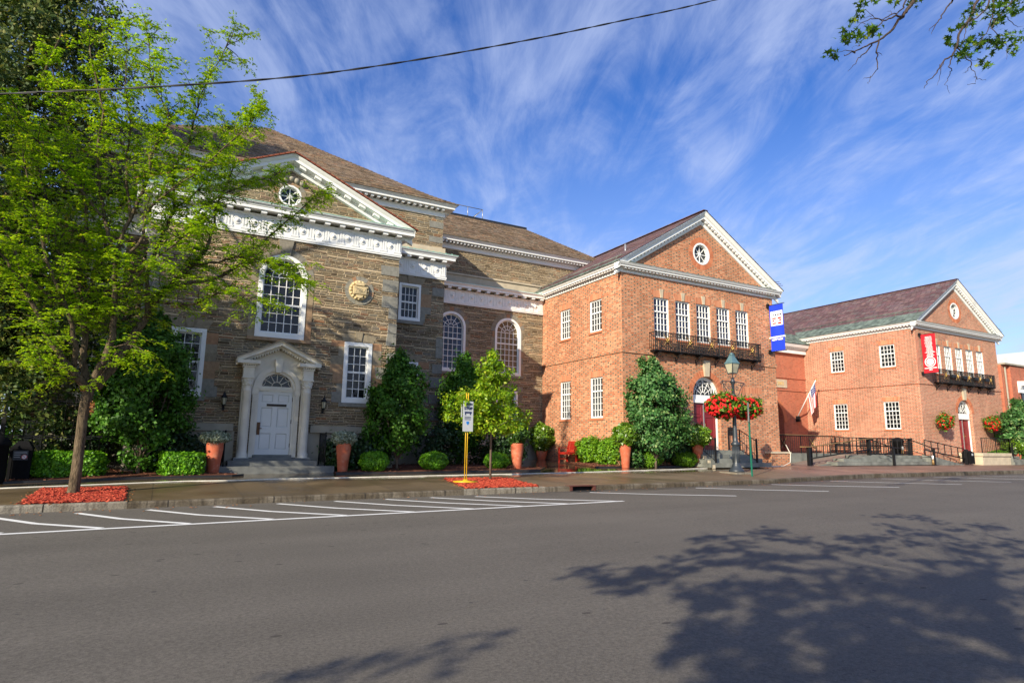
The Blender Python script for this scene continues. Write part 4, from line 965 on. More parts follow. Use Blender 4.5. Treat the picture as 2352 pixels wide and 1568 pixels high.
# ================================================================ brick gabled buildings
def brick_building(X0, dz, label, bm, wside, red=False, name='brick_building', slate_edge=.12):
    X1 = X0+9.26; Y0 = 19.5; XC = (X0+X1)/2; BK = 34.; ev = 8.40+dz; ap = 11.30+dz
    b = thing(name, (XC, Y0, .4), label, 'building')
    w = MB(); fw = []
    for k in range(5): fw.append(rectl(XC-2.90+1.235*k, XC-2.90+1.235*k+.86, 5.80+dz*.6, 7.56+dz*.8))
    door = archl(XC-.80, XC+.80, 1.14, 3.52+dz*.4)
    oc = circl(XC, 9.93+dz, .52)
    w.poly([(X0, .2), (X1, .2), (X1, ev+.3), (XC, ap+.25), (X0, ev+.3)], fw+[door, oc], F(Y0))
    for h in fw: w.rim(h, F(Y0), F(Y0+.12))
    w.rim(door, F(Y0), F(Y0+.30)); w.rim(oc, F(Y0), F(Y0+.2))
    w.poly(rectl(Y0, BK, .2, ev+.2), wside, S(X0))
    for h in wside: w.rim(h, S(X0), S(X0+.12))
    w.poly(rectl(Y0, BK, .2, ev+.2), [], S(X1)); w.poly([(X0, .2), (X1, .2), (X1, ev), (XC, ap), (X0, ev)], [], F(BK))
    w.build('wall', bm, b)
    # string course: two steps of projecting brick, and the plinth
    s = MB(); s.sweep([(X0, BK), (X0, Y0), (X1, Y0), (X1, BK)], [(0, 5.04+dz*.3), (.045, 5.04+dz*.3), (.045, 5.16+dz*.3), (.03, 5.165+dz*.3), (.03, 5.26+dz*.3), (0, 5.27+dz*.3)]); s.build('string_course', bm, b)
    s = MB(); s.sweep([(X0, BK), (X0, Y0), (XC-1.6, Y0)], [(0, .2), (.08, .2), (.08, 1.06), (0, 1.12)]); s.sweep([(XC+1.6, Y0), (X1, Y0), (X1, BK)], [(0, .2), (.10, .2), (.10, 1.06), (0, 1.12)]); s.build('plinth', bm, b)
    s = MB(); s.box(X1-1.15, X1+.12, Y0-.42, Y0-.1, .3, 1.02); s.build('pedestal', bm, b); s = MB(); s.box(X1-1.2, X1+.16, Y0-.46, Y0-.09, 1.02, 1.10); s.build('coping', M['limestone'], b)
    # flat brick arches and limestone keystones
    s = MB(); kz = MB()
    for h in fw:
        a, c, z = h[0][0], h[1][0], h[2][1]; m = (a+c)/2
        s.prism([(a, z), (m-.07, z), (m-.07, z+.29), (a-.12, z+.29)], F(Y0-.006), F(Y0+.02)); s.prism([(m+.07, z), (c, z), (c+.12, z+.29), (m+.07, z+.29)], F(Y0-.006), F(Y0+.02)); s.nxt()
        kz.prism([(m-.065, z), (m+.065, z), (m+.105, z+.37), (m-.105, z+.37)], F(Y0-.035), F(Y0+.02)); kz.nxt()
    for h in wside:
        a, c, z = h[0][0], h[1][0], h[2][1]
        s.prism([(a, z), (c, z), (c+.10, z+.27), (a-.10, z+.27)], S(X0-.006), S(X0+.02)); s.nxt()
    sp = 3.52+dz*.4
    kz.prism([(XC-.12, sp+.80), (XC+.12, sp+.80), (XC+.20, sp+1.50), (XC-.20, sp+1.50)], F(Y0-.10), F(Y0+.02))
    s.build('flat_arch', M['soldier'], b); kz.build('keystone', M['limestone'], b)
    s = MB()
    for i in range(40):
        t0, t1 = math.pi*i/40+.006, math.pi*(i+1)/40-.006
        s.prism([(XC+.80*math.cos(t0), sp+.80*math.sin(t0)), (XC+1.06*math.cos(t0), sp+1.06*math.sin(t0)), (XC+1.06*math.cos(t1), sp+1.06*math.sin(t1)), (XC+.8*math.cos(t1), sp+.8*math.sin(t1))], F(Y0-.008), F(Y0+.02))
    s.nxt()
    for i in range(44):
        t0, t1 = 2*math.pi*i/44+.01, 2*math.pi*(i+1)/44-.01; z0 = 9.93+dz
        s.prism([(XC+.52*math.cos(t0), z0+.52*math.sin(t0)), (XC+.76*math.cos(t0), z0+.76*math.sin(t0)), (XC+.76*math.cos(t1), z0+.76*math.sin(t1)), (XC+.52*math.cos(t1), z0+.52*math.sin(t1))], F(Y0-.006), F(Y0+.02))
    s.build('brick_ring', M['soldier_plain'], b)
    if X0 < 20:
        s = MB(); s.box(XC+2.15, XC+3.55, Y0-.006, Y0+.02, 3.72, 3.99); s.build('blind_arch', M['soldier'], b)
    # cornice: frieze board, dentils, corona; then raking cornice
    c = MB(); o = .36
    c.sweep([(X0, BK), (X0, Y0), (X1, Y0), (X1, BK)], [(0, ev), (.05, ev), (.05, ev+.05), (.07, ev+.06), (.07, ev+.10), (0, ev+.12)])
    c.sweep([(X0, BK), (X0, Y0), (X1, Y0), (X1, BK)], [(0, ev+.19), (.27, ev+.19), (.27, ev+.25), (.31, ev+.27), (.35, ev+.335), (o, ev+.34), (o, ev+.37), (0, ev+.40)])
    n = int(9.2/.19)
    for i in range(n+1): x = X0+.02+.19*i; c.box(x, x+.10, Y0-.22, Y0-.02, ev+.125, ev+.188)
    for i in range(70): y = Y0+.02+.19*i; c.box(X0-.22, X0-.02, y, y+.10, ev+.125, ev+.188)
    ze = ev+.40; za = ap+.57; hw_ = (X1-X0)/2+o; sl = (za-ze)/hw_
    rz_ = lambda x: ze+sl*(hw_-abs(x-XC))
    c.rake([(X0-o, ze), (XC, za), (X1+o, ze)], [(0, -.56), (.06, -.55), (.08, -.47), (.08, -.40), (.0, -.40), (.0, -.33), (.24, -.33), (.24, -.20), (.29, -.17), (.35, -.05), (o, -.04), (o, .0), (0, .0)], Y0)
    for s_ in (-1, 1):
        k = .20
        while k < hw_-.75:
            x = XC+s_*k; a, d = x-.05, x+.05
            c.add([(u, y, rz_(u)-.33-q) for u in (a, d) for y in (Y0-.21, Y0-.02) for q in (0, .065)], [(0, 2, 3, 1), (4, 5, 7, 6), (0, 1, 5, 4), (2, 6, 7, 3), (1, 3, 7, 5), (0, 4, 6, 2)]); k += .19
    c.build('cornice', M['white'], b)
    f = MB(); f.sweep([(X0+.1, Y0), (X1-.1, Y0)], [(0, ev+.435), (o-.01, ev+.378), (o+.012, ev+.36), (o+.012, ev+.385), (0, ev+.46)]); f.build('flashing', M['copper'], b)
    # roof
    r = MB()
    for s_ in (-1, 1):
        xe = XC+s_*(hw_+.04); c0 = slate_edge; xm = XC+s_*(hw_+.04-c0)
        roof_rows(r, (xm, Y0-o-.03, rz_(xm)+.015), (xm, BK+.3, rz_(xm)+.015), (XC, Y0-o-.03, za+.015), (XC, BK+.3, za+.015), 34, .012)
    for s_ in (-1, 1): r.bar((XC+s_*.06, Y0-o-.02, za+.03), (XC+s_*.06, BK, za+.03), .16, .02)
    r.build('roof', M['slate'], b)
    r = MB()
    for s_ in (-1, 1):
        xe = XC+s_*(hw_+.04); xm = XC+s_*(hw_+.04-slate_edge)
        r.add([(xe, Y0-o-.035, rz_(xe)+.012), (xe, BK, rz_(xe)+.012), (xm, BK, rz_(xm)+.03), (xm, Y0-o-.035, rz_(xm)+.03), (xe, Y0-o-.035, rz_(xe)-.02), (xe, BK, rz_(xe)-.02)], [(0, 1, 2, 3), (0, 4, 5, 1)])
        k = Y0
        while k < BK: r.bar((xe, k, rz_(xe)+.02), (xm, k, rz_(xm)+.04), .025, .03); k += .42
        r.nxt()
    r.build('eaves_flashing', M['copper'], b)
    sn = MB(); xs_ = XC-(hw_-slate_edge-.15)
    for q in (0, .1): sn.tube([(xs_+q, Y0-.1, rz_(xs_+q)+.12), (xs_+q, 29, rz_(xs_+q)+.12)], .012, 5)
    for k in range(8): sn.tube([(xs_-.1, Y0+.1+1.25*k, rz_(xs_-.1)+.02), (xs_, Y0+.1+1.25*k, rz_(xs_)+.14), (xs_+.14, Y0+.1+1.25*k, rz_(xs_+.14)+.13)], .012, 5)
    sn.build('snow_guard', M['copper'], b)
    sp_ = MB(); xr = X1+o-.25
    for q in (0, .12, .24): sp_.tube([(xr-q, Y0-.2, rz_(xr-q)+.03), (xr-q+.16, Y0-.2, rz_(xr-q)+.12), (xr-q+.42, Y0-.25, rz_(xr-q)+.15)], .012, 5)
    sp_.build('lightning_spikes', M['iron'], b)
    # windows
    for h in fw: window(b, (h[0][0]+h[1][0])/2, Y0, h[0][1]+.01, .85, h[2][1]-h[0][1]-.01, 4, 2, 4, casing=.035, sash=.03, mun=.024, depth=.09, glass_='glass_blue')
    for h in wside:
        hh = h[2][1]-h[0][1]; window(b, X0, (h[0][0]+h[1][0])/2, h[0][1]+.01, h[1][0]-h[0][0]-.01, hh-.01, 4, 2, 4 if hh > 1.6 else 3, rot=-math.pi/2, casing=.035, sash=.03, mun=.024, depth=.09)
    s = MB()
    for h in fw: s.box(h[0][0]-.04, h[1][0]+.04, Y0-.05, Y0+.05, h[0][1]-.075, h[0][1]); s.nxt()
    for h in wside: s.box(X0-.05, X0+.05, h[0][0]-.04, h[1][0]+.04, h[0][1]-.085, h[0][1]); s.nxt()
    s.build('sill', M['soldier_plain'], b)
    oculus(b, XC, Y0, 9.93+dz, .515)
    # arched doorway: white frame, fanlight, two crimson leaves
    d = MB(); zt = 3.30+dz*.4; R_ = .79; Yd = Y0+.2
    d.poly([(XC-.79, zt), (XC+.79, zt), (XC+.79, sp)]+[(XC+R_*math.cos(math.pi*i/20), sp+R_*math.sin(math.pi*i/20)) for i in range(1, 20)]+[(XC-.79, sp)], [[(XC+.66*math.cos(math.pi*i/20), sp+.0+.66*math.sin(math.pi*i/20)) for i in range(21)]], F(Yd))
    d.prism([(XC+.80*math.cos(math.pi*i/20), sp+.80*math.sin(math.pi*i/20)) for i in range(21)]+[(XC+.70*math.cos(math.pi*(20-i)/20), sp+.70*math.sin(math.pi*(20-i)/20)) for i in range(21)], F(Yd-.07), F(Yd+.1))
    for s_ in (-1, 1): d.box(XC+s_*.735, XC+s_*.795, Yd-.03, Yd+.1, 1.15, sp)
    d.box(XC-.735, XC+.735, Yd-.06, Yd+.1, zt-.13, zt); 
    for k in range(1, 6):
        t = math.pi*k/6; v = Vector((math.cos(t), 0, math.sin(t))); o_ = Vector((XC, Yd+.02, sp)); d.bar(o_+v*.13, o_+v*.68, .028, .02, up=(0, 1, 0))
    for rr_ in (.13, .38, .52): d.tube([(XC+rr_*math.cos(math.pi*i/16), Yd+.02, sp+rr_*math.sin(math.pi*i/16)) for i in range(17)], .013, 4)
    for k in range(6):
        t = math.pi*(k+.5)/6; d.tube([(XC+.66*(1-.16*math.cos(u*6))*math.cos(t+u), Yd+.02, sp+.66*(1-.16*math.cos(u*6))*math.sin(t+u)) for u in [(i-3)/3*math.pi/12 for i in range(7)]], .012, 4)
    do = d.build('door_frame', M['white'], b)
    g = MB(); g.prism([(XC+.67*math.cos(math.pi*i/20), sp+.67*math.sin(math.pi*i/20)) for i in range(21)], F(Yd+.04), F(Yd+.06)); g.build('fanlight_pane', M['glass'], do)
    for s_ in (-1, 1):
        a, c_ = (XC-.73, XC-.02) if s_ < 0 else (XC+.02, XC+.73)
        l = MB(); ps = [rectl(a+.11, c_-.11, 1.28, 1.62), rectl(a+.11, c_-.11, 1.72, 2.55), rectl(a+.11, c_-.11, 2.66, 3.02)]
        l.poly(rectl(a, c_, 1.15, zt-.13), ps, F(Yd+.03))
        for p in ps:
            mx, mz = (p[0][0]+p[1][0])/2, (p[0][1]+p[2][1])/2
            l.add([(u, Yd+.03, v) for u, v in p]+[(mx+(u-mx)*.88, Yd+.055, mz+(v-mz)*.94) for u, v in p], [(i, (i+1) % 4, 4+(i+1) % 4, 4+i) for i in range(4)])
            l.add([(u, Yd+.056, v) for u, v in p], [(0, 1, 2, 3)]); l.add([(mx+(u-mx)*.74, Yd+.04, mz+(v-mz)*.86) for u, v in p], [(0, 1, 2, 3)])
        lo = l.build('door', M['red_door'], b)
        if s_ > 0: h_ = MB(); h_.box(a+.02, a+.06, Yd+.0, Yd+.03, 2.0, 2.28); h_.tube([(a+.04, Yd+.02, 2.1), (a+.04, Yd-.05, 2.1), (a+.12, Yd-.05, 2.1)], .012, 6); h_.build('door_handle', M['brass'], lo)
    s = MB(); s.box(XC-.02, XC+.02, Yd+.0, Yd+.05, 1.15, zt-.13); s.build('meeting_strip', M['galv'], b)
    return b, XC
def soldier_plain():
    n = NT('radial_brick'); return n.fin(n.ramp(n.rnd(), [(0, (.42, .13, .06)), (1, (.60, .22, .11))]), .85, 0, .25)
M['soldier_plain'] = soldier_plain()
ws1 = [rectl(23.26, 24.13, 6.14, 7.56), rectl(20.86, 21.75, 6.14, 7.56), rectl(23.25, 24.12, 2.41, 4.16), rectl(20.84, 21.74, 2.41, 4.16)]
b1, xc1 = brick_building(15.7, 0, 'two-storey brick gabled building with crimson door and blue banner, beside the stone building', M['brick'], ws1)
v = MB(); v.tube([(17.5, 21.4, 9.7), (17.5, 21.4, 10.45)], .045, 8); v.build('vent_pipe', M['galv'], b1)
# stepped red flashing where its roof meets the stone link
s = MB()
for k in range(11): x = 15.75+.28*k; s.box(x, x+.30, 26.15, 26.198, 8.75, 8.95+.185*k)
s.build('stepped_flashing', M['redtile'], b1)
pq = MB(); pq.box(21.55, 21.95, 19.47, 19.5, 1.80, 2.15); tag(pq.build('wall_plaque', M['bronze']), 'small dark bronze plaque on the brick wall right of the near crimson door', 'plaque')
ws2 = [rectl(23.92, 24.85, 6.08, 7.46), rectl(20.73, 21.65, 6.10, 7.46), rectl(23.92, 24.85, 2.42, 4.06), rectl(20.73, 21.65, 2.42, 4.06)]
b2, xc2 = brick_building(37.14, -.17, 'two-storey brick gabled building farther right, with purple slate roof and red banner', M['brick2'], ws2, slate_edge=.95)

# connecting wall between the two brick buildings, with arch, date stone and green-edged roof
cb = thing('connecting_building', (31, 26.75, .5), 'recessed plain brick wing joining the two gabled brick buildings', 'building')
w = MB(); ah = archl(31.6, 34.75, .9, 2.9); w.poly(rectl(24.9, 37.14, .3, 7.5), [ah], F(26.75)); w.rim(ah, F(26.75), F(27.3)); w.box(24.9, 37.14, 27.3, 27.4, .3, 7.5); w.build('wall', M['brick3'], cb)
w = MB()
for z in (5.78, 4.95): w.box(24.96, 37.13, 26.70, 26.75, z, z+.09)
w.build('string_course', M['brick3'], cb)
s = MB(); s.prism([((31.6+34.75)/2+r*math.cos(math.pi*i/24), 2.9+r*math.sin(math.pi*i/24)) for r, rng_ in ((1.86, range(25)), (1.58, range(24, -1, -1))) for i in rng_], F(26.70), F(26.76)); s.build('arch_ring', M['soldier_plain'], cb)
c = MB(); c.box(24.97, 37.1, 26.55, 26.75, 7.47, 7.76); c.sweep([(24.97, 26.75), (37.1, 26.75)], [(0, 7.84), (.40, 7.86), (.45, 7.98), (.48, 8.06), (0, 8.08)])
for k in range(62): c.box(25.0+.195*k, 25.1+.195*k, 26.42, 26.75, 7.77, 7.84)
c.build('cornice', M['white'], cb)
r = MB(); r.add([(24.9, 26.22, 8.10), (37.6, 26.22, 8.10), (38.0, 27.3, 8.95), (24.9, 27.3, 8.95)], [(0, 1, 2, 3)]); [r.bar((25+.45*k, 26.22, 8.12), (25+.45*k, 27.3, 8.97), .03, .03) for k in range(28)]; r.build('eaves_flashing', M['copper'], cb)
r = MB(); roof_rows(r, (24.9, 27.3, 8.95), (40, 27.3, 8.95), (24.9, 31.5, 11.6), (40, 31.5, 11.6), 24, .012); r.build('roof', M['slate'], cb)
ds_ = MB(); ds_.box(34.05, 35.2, 26.70, 26.75, 5.14, 5.67); dso = tag(ds_.build('date_stone', M['limestone']), 'pale limestone block with gilt date set in the recessed brick wall', 'stone block'); WL[dso.name] = Vector((0, 0, 0)); text('2003', .32, M['gold'], 'gilt_date', dso, (34.55, 26.69, 5.40), depth=.006)
# far buildings on the right
fb = thing('far_brick_building', (53, 19.5, .5), 'flat-roofed brick building at the right edge with white hood moulding', 'building')
w = MB(); w.box(47.25, 62, 19.2, 30, .3, 6.72); w.box(46.42, 47.25, 19.35, 30, .3, 6.75); w.build('wall', M['brick3'], fb)
w = MB(); w.box(46.42, 62, 19.1, 19.6, 6.75, 6.85); w.build('coping', M['greystone'], fb)
w = MB(); w.sweep([(48.0, 19.2), (60, 19.2)], [(0, 5.0), (.10, 5.0), (.10, 5.28), (.16, 5.3), (.16, 5.42), (.34, 5.46), (.40, 5.62), (.42, 5.72), (0, 5.75)]); w.build('hood_moulding', M['white'], fb)
w = MB(); w.box(48.3, 60, 19.14, 19.2, 2.2, 5.0); w.build('window', M['glass'], fb)
w = MB(); w.tube([(46.75, 19.28, .5), (46.75, 19.28, 6.6)], .05, 8); w.build('downpipe', M['greystone'], fb)
wb = thing('white_building', (62, 30, .5), 'white-roofed building rising behind the flat-roofed brick building at the right edge', 'building')
pa, pb_ = atY(2285, 824, 25), atY(2352, 812.5, 25); sl2 = (pb_.z-pa.z)/(pb_.x-pa.x)
w = MB(); w.prism([(50, .5), (88, .5), (88, pa.z+sl2*(70-pa.x)-sl2*18), (70, pa.z+sl2*(70-pa.x)), (50, pa.z+sl2*(50-pa.x))], F(25), F(40)); w.build('wall', M['white'], wb)

# ================================================================ ironwork
def railing(mb, path, h, sp=.12, post=1.4, r=.010, pr=.024, base=.06, mid=None, rod=None):
    """balustrade along a 3-D path of base points"""
    P = [Vector(p) for p in path]; up = Vector((0, 0, 1))
    mb.tube([p+up*h for p in P], rod or r*2.0, 6)
    mb.tube([p+up*base for p in P], r*1.3, 5)
    if mid: mb.tube([p+up*mid for p in P], r*1.3, 5)
    for a, b in zip(P, P[1:]):
        L_ = (b-a).length; n = max(1, round(L_/sp)); npost = max(1, round(L_/post))
        for i in range(n+1): q = a.lerp(b, i/n); mb.tube([q+up*base, q+up*h], r, 5, cap=False)
        for i in range(npost+1): q = a.lerp(b, i/npost); mb.bar(q, q+up*h, pr*1.6, pr*1.6)
def balcony(xc, dz, label, group, boxes=False):
    t = thing('iron_balcony', (xc, 19.5, 5.2+dz), label, 'balcony', group)
    m = MB(); x0, x1, y0, z0, z1 = xc-3.18, xc+3.18, 19.13, 5.22+dz, 5.98+dz
    for z, rr in ((z1, .018), (z0, .018), (z0+.16, .010), (z1-.16, .010)): m.tube([(x0, 19.5, z), (x0, y0, z), (x1, y0, z), (x1, 19.5, z)], rr, 6)
    for i in range(15):      # lower tier of crossed bars
        xa = x0+(x1-x0)*i/15; xb = x0+(x1-x0)*(i+1)/15; m.bar((xa, y0, z0+.02), (xb, y0, z0+.15), .018, .018); m.bar((xb, y0, z0+.02), (xa, y0, z0+.15), .018, .018); m.bar((xa, y0, z1-.02), (xb, y0, z1-.15), .014, .014); m.bar((xb, y0, z1-.02), (xa, y0, z1-.15), .014, .014)
    n = 62
    for i in range(n+1): x = x0+(x1-x0)*i/n; m.tube([(x, y0, z0), (x, y0, z1)], .017 if i % 12 else .030, 5, cap=False)
    for x in (x0, x1):
        for k in range(4): m.tube([(x, 19.5-.37*k/3, z0), (x, 19.5-.37*k/3, z1)], .01, 5)
    m.build('railing', M['iron'], t)
    f = MB(); 
    for k in range(9): f.box(x0, x1, y0+.02+.04*k, y0+.04+.04*k, z0-.03, z0-.01)
    for i in range(8): x = x0+(x1-x0)*i/7; f.box(x-.02, x+.02, y0, 19.5, z0-.05, z0-.031)
    f.build('floor_grating', M['iron'], t)
    for i in range(6):
        x = x0+.25+(x1-x0-.5)*i/5; s = MB(); s.tube([(x, 19.49, z0-.42), (x, 19.44, z0-.32), (x, 19.30, z0-.2), (x, y0+.04, z0-.06)], .018, 6)
        s.tube([(x+0*k, 19.36+.075*math.cos(k*.7)*(1-k/14), z0-.16+.075*math.sin(k*.7)*(1-k/14)) for k in range(11)], .012, 5); s.bar((x, 19.485, z0-.45), (x, 19.485, z0-.03), .03, .02); s.box(x-.05, x+.05, y0, 19.47, z0-.09, z0-.05); s.build('bracket', M['iron'], t)
    for i in range(5):
        x = x0+.62+(x1-x0-1.24)*i/4; zc = (z0+z1)/2+.06; s = MB(); y = y0-.03
        for k in (-1, 1): s.bar((x-k*.20, y, zc-.25), (x+k*.20, y, zc+.25), .024, .024)
        s2 = MB()
        for dx, dz_ in ((-.055, 0), (.055, 0), (0, .07), (0, -.07)): s2.ball((x+dx, y-.03, zc+dz_), .034, 6)
        so_ = s.build('crossed_bats', M['wornbrass'], t); s2.build('ball', M['brass'], so_)
        if boxes and i < 5:
            s = MB(); s.box(x-.2+.62, x+.25+.62, y0-.16, y0-.02, zc-.12, zc+.05); s.build('planter_box', M['iron'], t) if i < 4 else None
    return t
M['wornbrass'] = plain('worn_brass', (.32, .20, .08), .5, .5)
balcony(xc1, 0, 'black iron balcony with brass crossed bats below five windows of the near brick building', 'iron balconies')
balcony(xc2, -.08, 'black iron balcony on the far brick building, partly behind the red banner', 'iron balconies', True)

# stoops
def stoop(xc, label, z0, right=False, W_=1.35):
    t = thing('entrance_stoop', (xc, 18.7, z0), label, 'steps')
    if not right:
        tops = [(18.75, 1.145), (18.45, .975), (18.15, .81), (17.85, .645)]
        for i, (y, z) in enumerate(tops):
            s = MB(); e = .12*i; s.box(xc-W_-.05-e*.6, xc+W_+e*1.6, y, 19.42, z-.17, z); s.build('step', M['slabstep'], t)
        s = MB(); s.box(xc-.8, xc+.8, 19.4, 19.62, 1.0, 1.149); s.build('threshold', M['granite'], t)
        s = MB(); s.box(xc-W_, xc+W_, 18.8, 19.4, z0-.1, 1.0); s.build('base', M['greystone'], t)
        s = MB(); [s.box(xc-W_-.08-.05*i+.002*i, xc-W_+.06-.05*i, 18.4-.28*i, 18.66-.28*i, z0, .92-.17*i) for i in range(3)]; s.build('cheek_block', M['limestone'], t)
    return t
stoop(xc1, 'weathered stone steps with iron rails up to the near crimson door', .44)
for sgn, lab in ((-1, 'left'), (1, 'right')):
    m = MB(); x = xc1+sgn*1.15; p = [(x-sgn*.0, 19.42, 1.145), (x, 18.80, 1.145)]
    railing(m, p, .88, .125, .7); railing(m, [(x, 18.80, 1.145), (x+sgn*.05, 17.98, .66)], .88, .13, 5); m.bar((x+sgn*.05, 17.98, .6), (x+sgn*.05, 17.98, 1.60), .06, .06); m.ball((x+sgn*.05, 17.98, 1.63), .035, 6)
    tag(m.build('stair_rail', M['iron']), 'black iron stair rail on the %s of the near crimson door steps' % lab, 'railing', 'stair rails of the near crimson door')
# second stoop: platform with side steps to the right
t2 = thing('entrance_stoop', (xc2+.6, 18.6, .48), 'raised stone landing and side steps at the far crimson door', 'steps')
s = MB(); s.box(xc2-1.3, xc2+2.0, 18.2, 19.44, .95, 1.13); s.build('landing', M['limestone'], t2); s = MB(); s.box(xc2-1.25, xc2+1.95, 18.26, 19.42, .45, .95); s.build('base', M['limestone'], t2)
for i in range(3): s = MB(); s.box(xc2+2.0, xc2+2.9+.45*i, 18.2-.05*i, 19.4, .96-.17*(i+1), .96-.17*i); s.build('step', M['slabstep'], t2)
m = MB(); railing(m, [(xc2-1.25, 18.25, 1.13), (xc2+1.95, 18.25, 1.13)], .85, .2, 1.6); railing(m, [(xc2+1.95, 18.25, 1.13), (xc2+2.15, 18.2, .8)], .85, .12, .4); railing(m, [(xc2+2.2, 18.2, .8), (xc2+4.2, 18.2, .55)], .95, .24, 1.9)
tag(m.build('stair_rail', M['iron']), 'black iron rail round the landing of the far crimson door', 'railing')

# terrace with ramps and steps between the brick buildings
tr = thing('terrace', (31.5, 20, .5), 'raised stone terrace with ramps and low steps between the brick buildings', 'terrace')
s = MB(); s.box(25.05, 37.06, 20.6, 26.7, .35, .96); s.box(30.6, 37.06, 19.0, 20.6, .35, .955); s.build('deck', M['terrace'] if 'terrace' in M else plain('terrace_stone', (.20, .17, .14), .6, var=.2), tr)
s = MB(); s.box(25.12, 30.6, 20.48, 20.58, .35, 1.02); s.build('low_wall', M['slabstep'], tr)
s = MB(); s.prism([(25.9, .42), (31.0, .42), (31.0, .965)], F(18.95), F(20.47)); s.build('ramp', plain('ramp_paving', (.24, .17, .13), .6, var=.15), tr)
s = MB(); s.prism([(26.6, .45), (31.4, .45), (31.4, .99), (31.1, .99)], F(18.72), F(18.94)); s.build('ramp_edge', M['slabstep'], tr)
for i, (y, z) in enumerate([(18.4, .64), (18.7, .80), (18.98, .963)]): s = MB(); s.box(27.5+.95*i, 36.2-.35*i, y, 19.25 if i else 18.95, z-.155, z); s.build('step', M['slabstep'], tr)
s = MB(); s.prism([(35.6, .96), (35.6, .42), (39.3, .42)], F(18.5), F(18.9)); s.build('ramp', M['slabstep'], tr)
def post(mb, x, y, z, h, w=.085): mb.bar((x, y, z), (x, y, z+h), w, w)
m = MB(); railing(m, [(26.1, 18.82, .5), (30.8, 18.82, .96)], .83, .5, 9, .026, base=.30, mid=None, rod=.028); post(m, 25.95, 18.75, .48, .84, .13); post(m, 26.35, 18.9, .5, .8, .07); post(m, 30.9, 18.9, .96, .86, .13)
ro = tag(m.build('ramp_railing', M['iron']), 'black railing with worn brass handrail along the left ramp of the terrace', 'railing'); WL[ro.name] = Vector((0, 0, 0))
m = MB(); m.tube([(25.3, 18.7, 1.33), (26.0, 18.72, 1.33), (30.9, 18.8, 1.80), (31.6, 18.9, 1.82)], .026, 7); m.build('handrail', M['wornbrass'], ro)
m = MB(); railing(m, [(25.1, 20.53, 1.02), (30.6, 20.53, 1.02)], .86, .16, 2.6, .011); [m.bar((26.4+2.2*k-.2*q, 20.45, 1.25), (26.4+2.2*k+.2*q, 20.45, 1.75), .03, .03) for k in range(2) for q in (-1, 1)]
ro = tag(m.build('terrace_railing', M['iron']), 'black railing on the low wall behind the left ramp', 'railing'); WL[ro.name] = Vector((0, 0, 0))
m = MB(); [m.ball((x, 20.40, 1.5), .05, 6) for x in (26.4, 28.6)]; [m.bar((26.4+2.2*k-.2*q, 20.42, 1.26), (26.4+2.2*k+.2*q, 20.42, 1.74), .02, .02) for k in range(2) for q in (-1, 1)]; m.tube([(25.0, 20.45, 1.92), (31, 20.45, 1.92)], .016, 6); m.build('brass_ornament', M['wornbrass'], ro)
m = MB(); railing(m, [(31.1, 19.05, .96), (34.9, 19.05, .96)], .86, .42, 2, .024, rod=.028); tag(m.build('terrace_railing', M['iron']), 'black railing along the front edge of the terrace between the two stair handrails', 'railing')
m = MB(); railing(m, [(30.9, 20.7, .96), (36.4, 20.7, .96)], .90, .36, 1.8, .022, rod=.026, mid=.48); tag(m.build('terrace_railing', M['iron']), 'black railing across the back of the terrace in front of the slatted benches', 'railing')
m = MB(); railing(m, [(36.2, 19.05, .96), (39.2, 18.55, .5)], .84, .5, 3, .026, base=.3, rod=.026); post(m, 39.3, 18.5, .48, .84, .13)
tag(m.build('terrace_railing', M['iron']), 'black railing sloping down along the right ramp of the terrace', 'railing')
for x, w_ in ((32.0, 'left'), (35.7, 'right')):
    m = MB(); post(m, x, 18.35, .49, .84, .10); post(m, x-.9, 19.1, .96, .86, .09)
    m.tube([(x-1.3, 19.15, 1.82), (x-.9, 19.1, 1.82), (x-.1, 18.35, 1.36), (x+.45, 18.3, 1.34)], .026, 7)
    m.bar((x-.9, 19.1, 1.25), (x, 18.35, .85), .03, .03); tag(m.build('stair_rail', M['iron']), '%s handrail down the low terrace steps' % w_, 'railing', 'handrails of the terrace steps')
# café chairs stacked round small tables against the far brick side wall
def cafe_bench():
    t = thing('slatted_bench', (0, 0, 0), 'black slatted metal bench on the terrace', 'bench', 'black benches on the terrace')
    s = MB(); [s.box(-.05, .0, -.65, .65, .55+.11*k, .60+.11*k) for k in range(4)]; s.build('backrest', M['iron'], t)
    s = MB(); [s.box(-.48+.1*k, -.41+.1*k, -.65, .65, .43, .45) for k in range(5)]; s.build('seat', M['iron'], t)
    for y in (-.6, .6): s = MB(); s.tube([(-.46, y, 0), (-.44, y, .44), (-.02, y, .44), (.02, y, .95)], .02, 5); s.tube([(0, y, 0), (-.02, y, .44)], .02, 5); s.tube([(-.46, y, .44), (-.44, y, .64), (-.02, y, .66)], .018, 5); s.build('leg', M['iron'], t)
    return t
cf = cafe_bench(); index_kids(); cf.location = (36.75, 20.6, .96)
for i, y in enumerate((22.4, 24.3)):
    c_ = copy_tree(cf); c_.location = (36.75, y, .96); c_['label'] = ['middle black slatted bench along the far brick side wall', 'farthest black slatted bench along the far brick side wall, near the flag'][i]
cf['label'] = 'nearest black slatted bench along the far brick side wall'

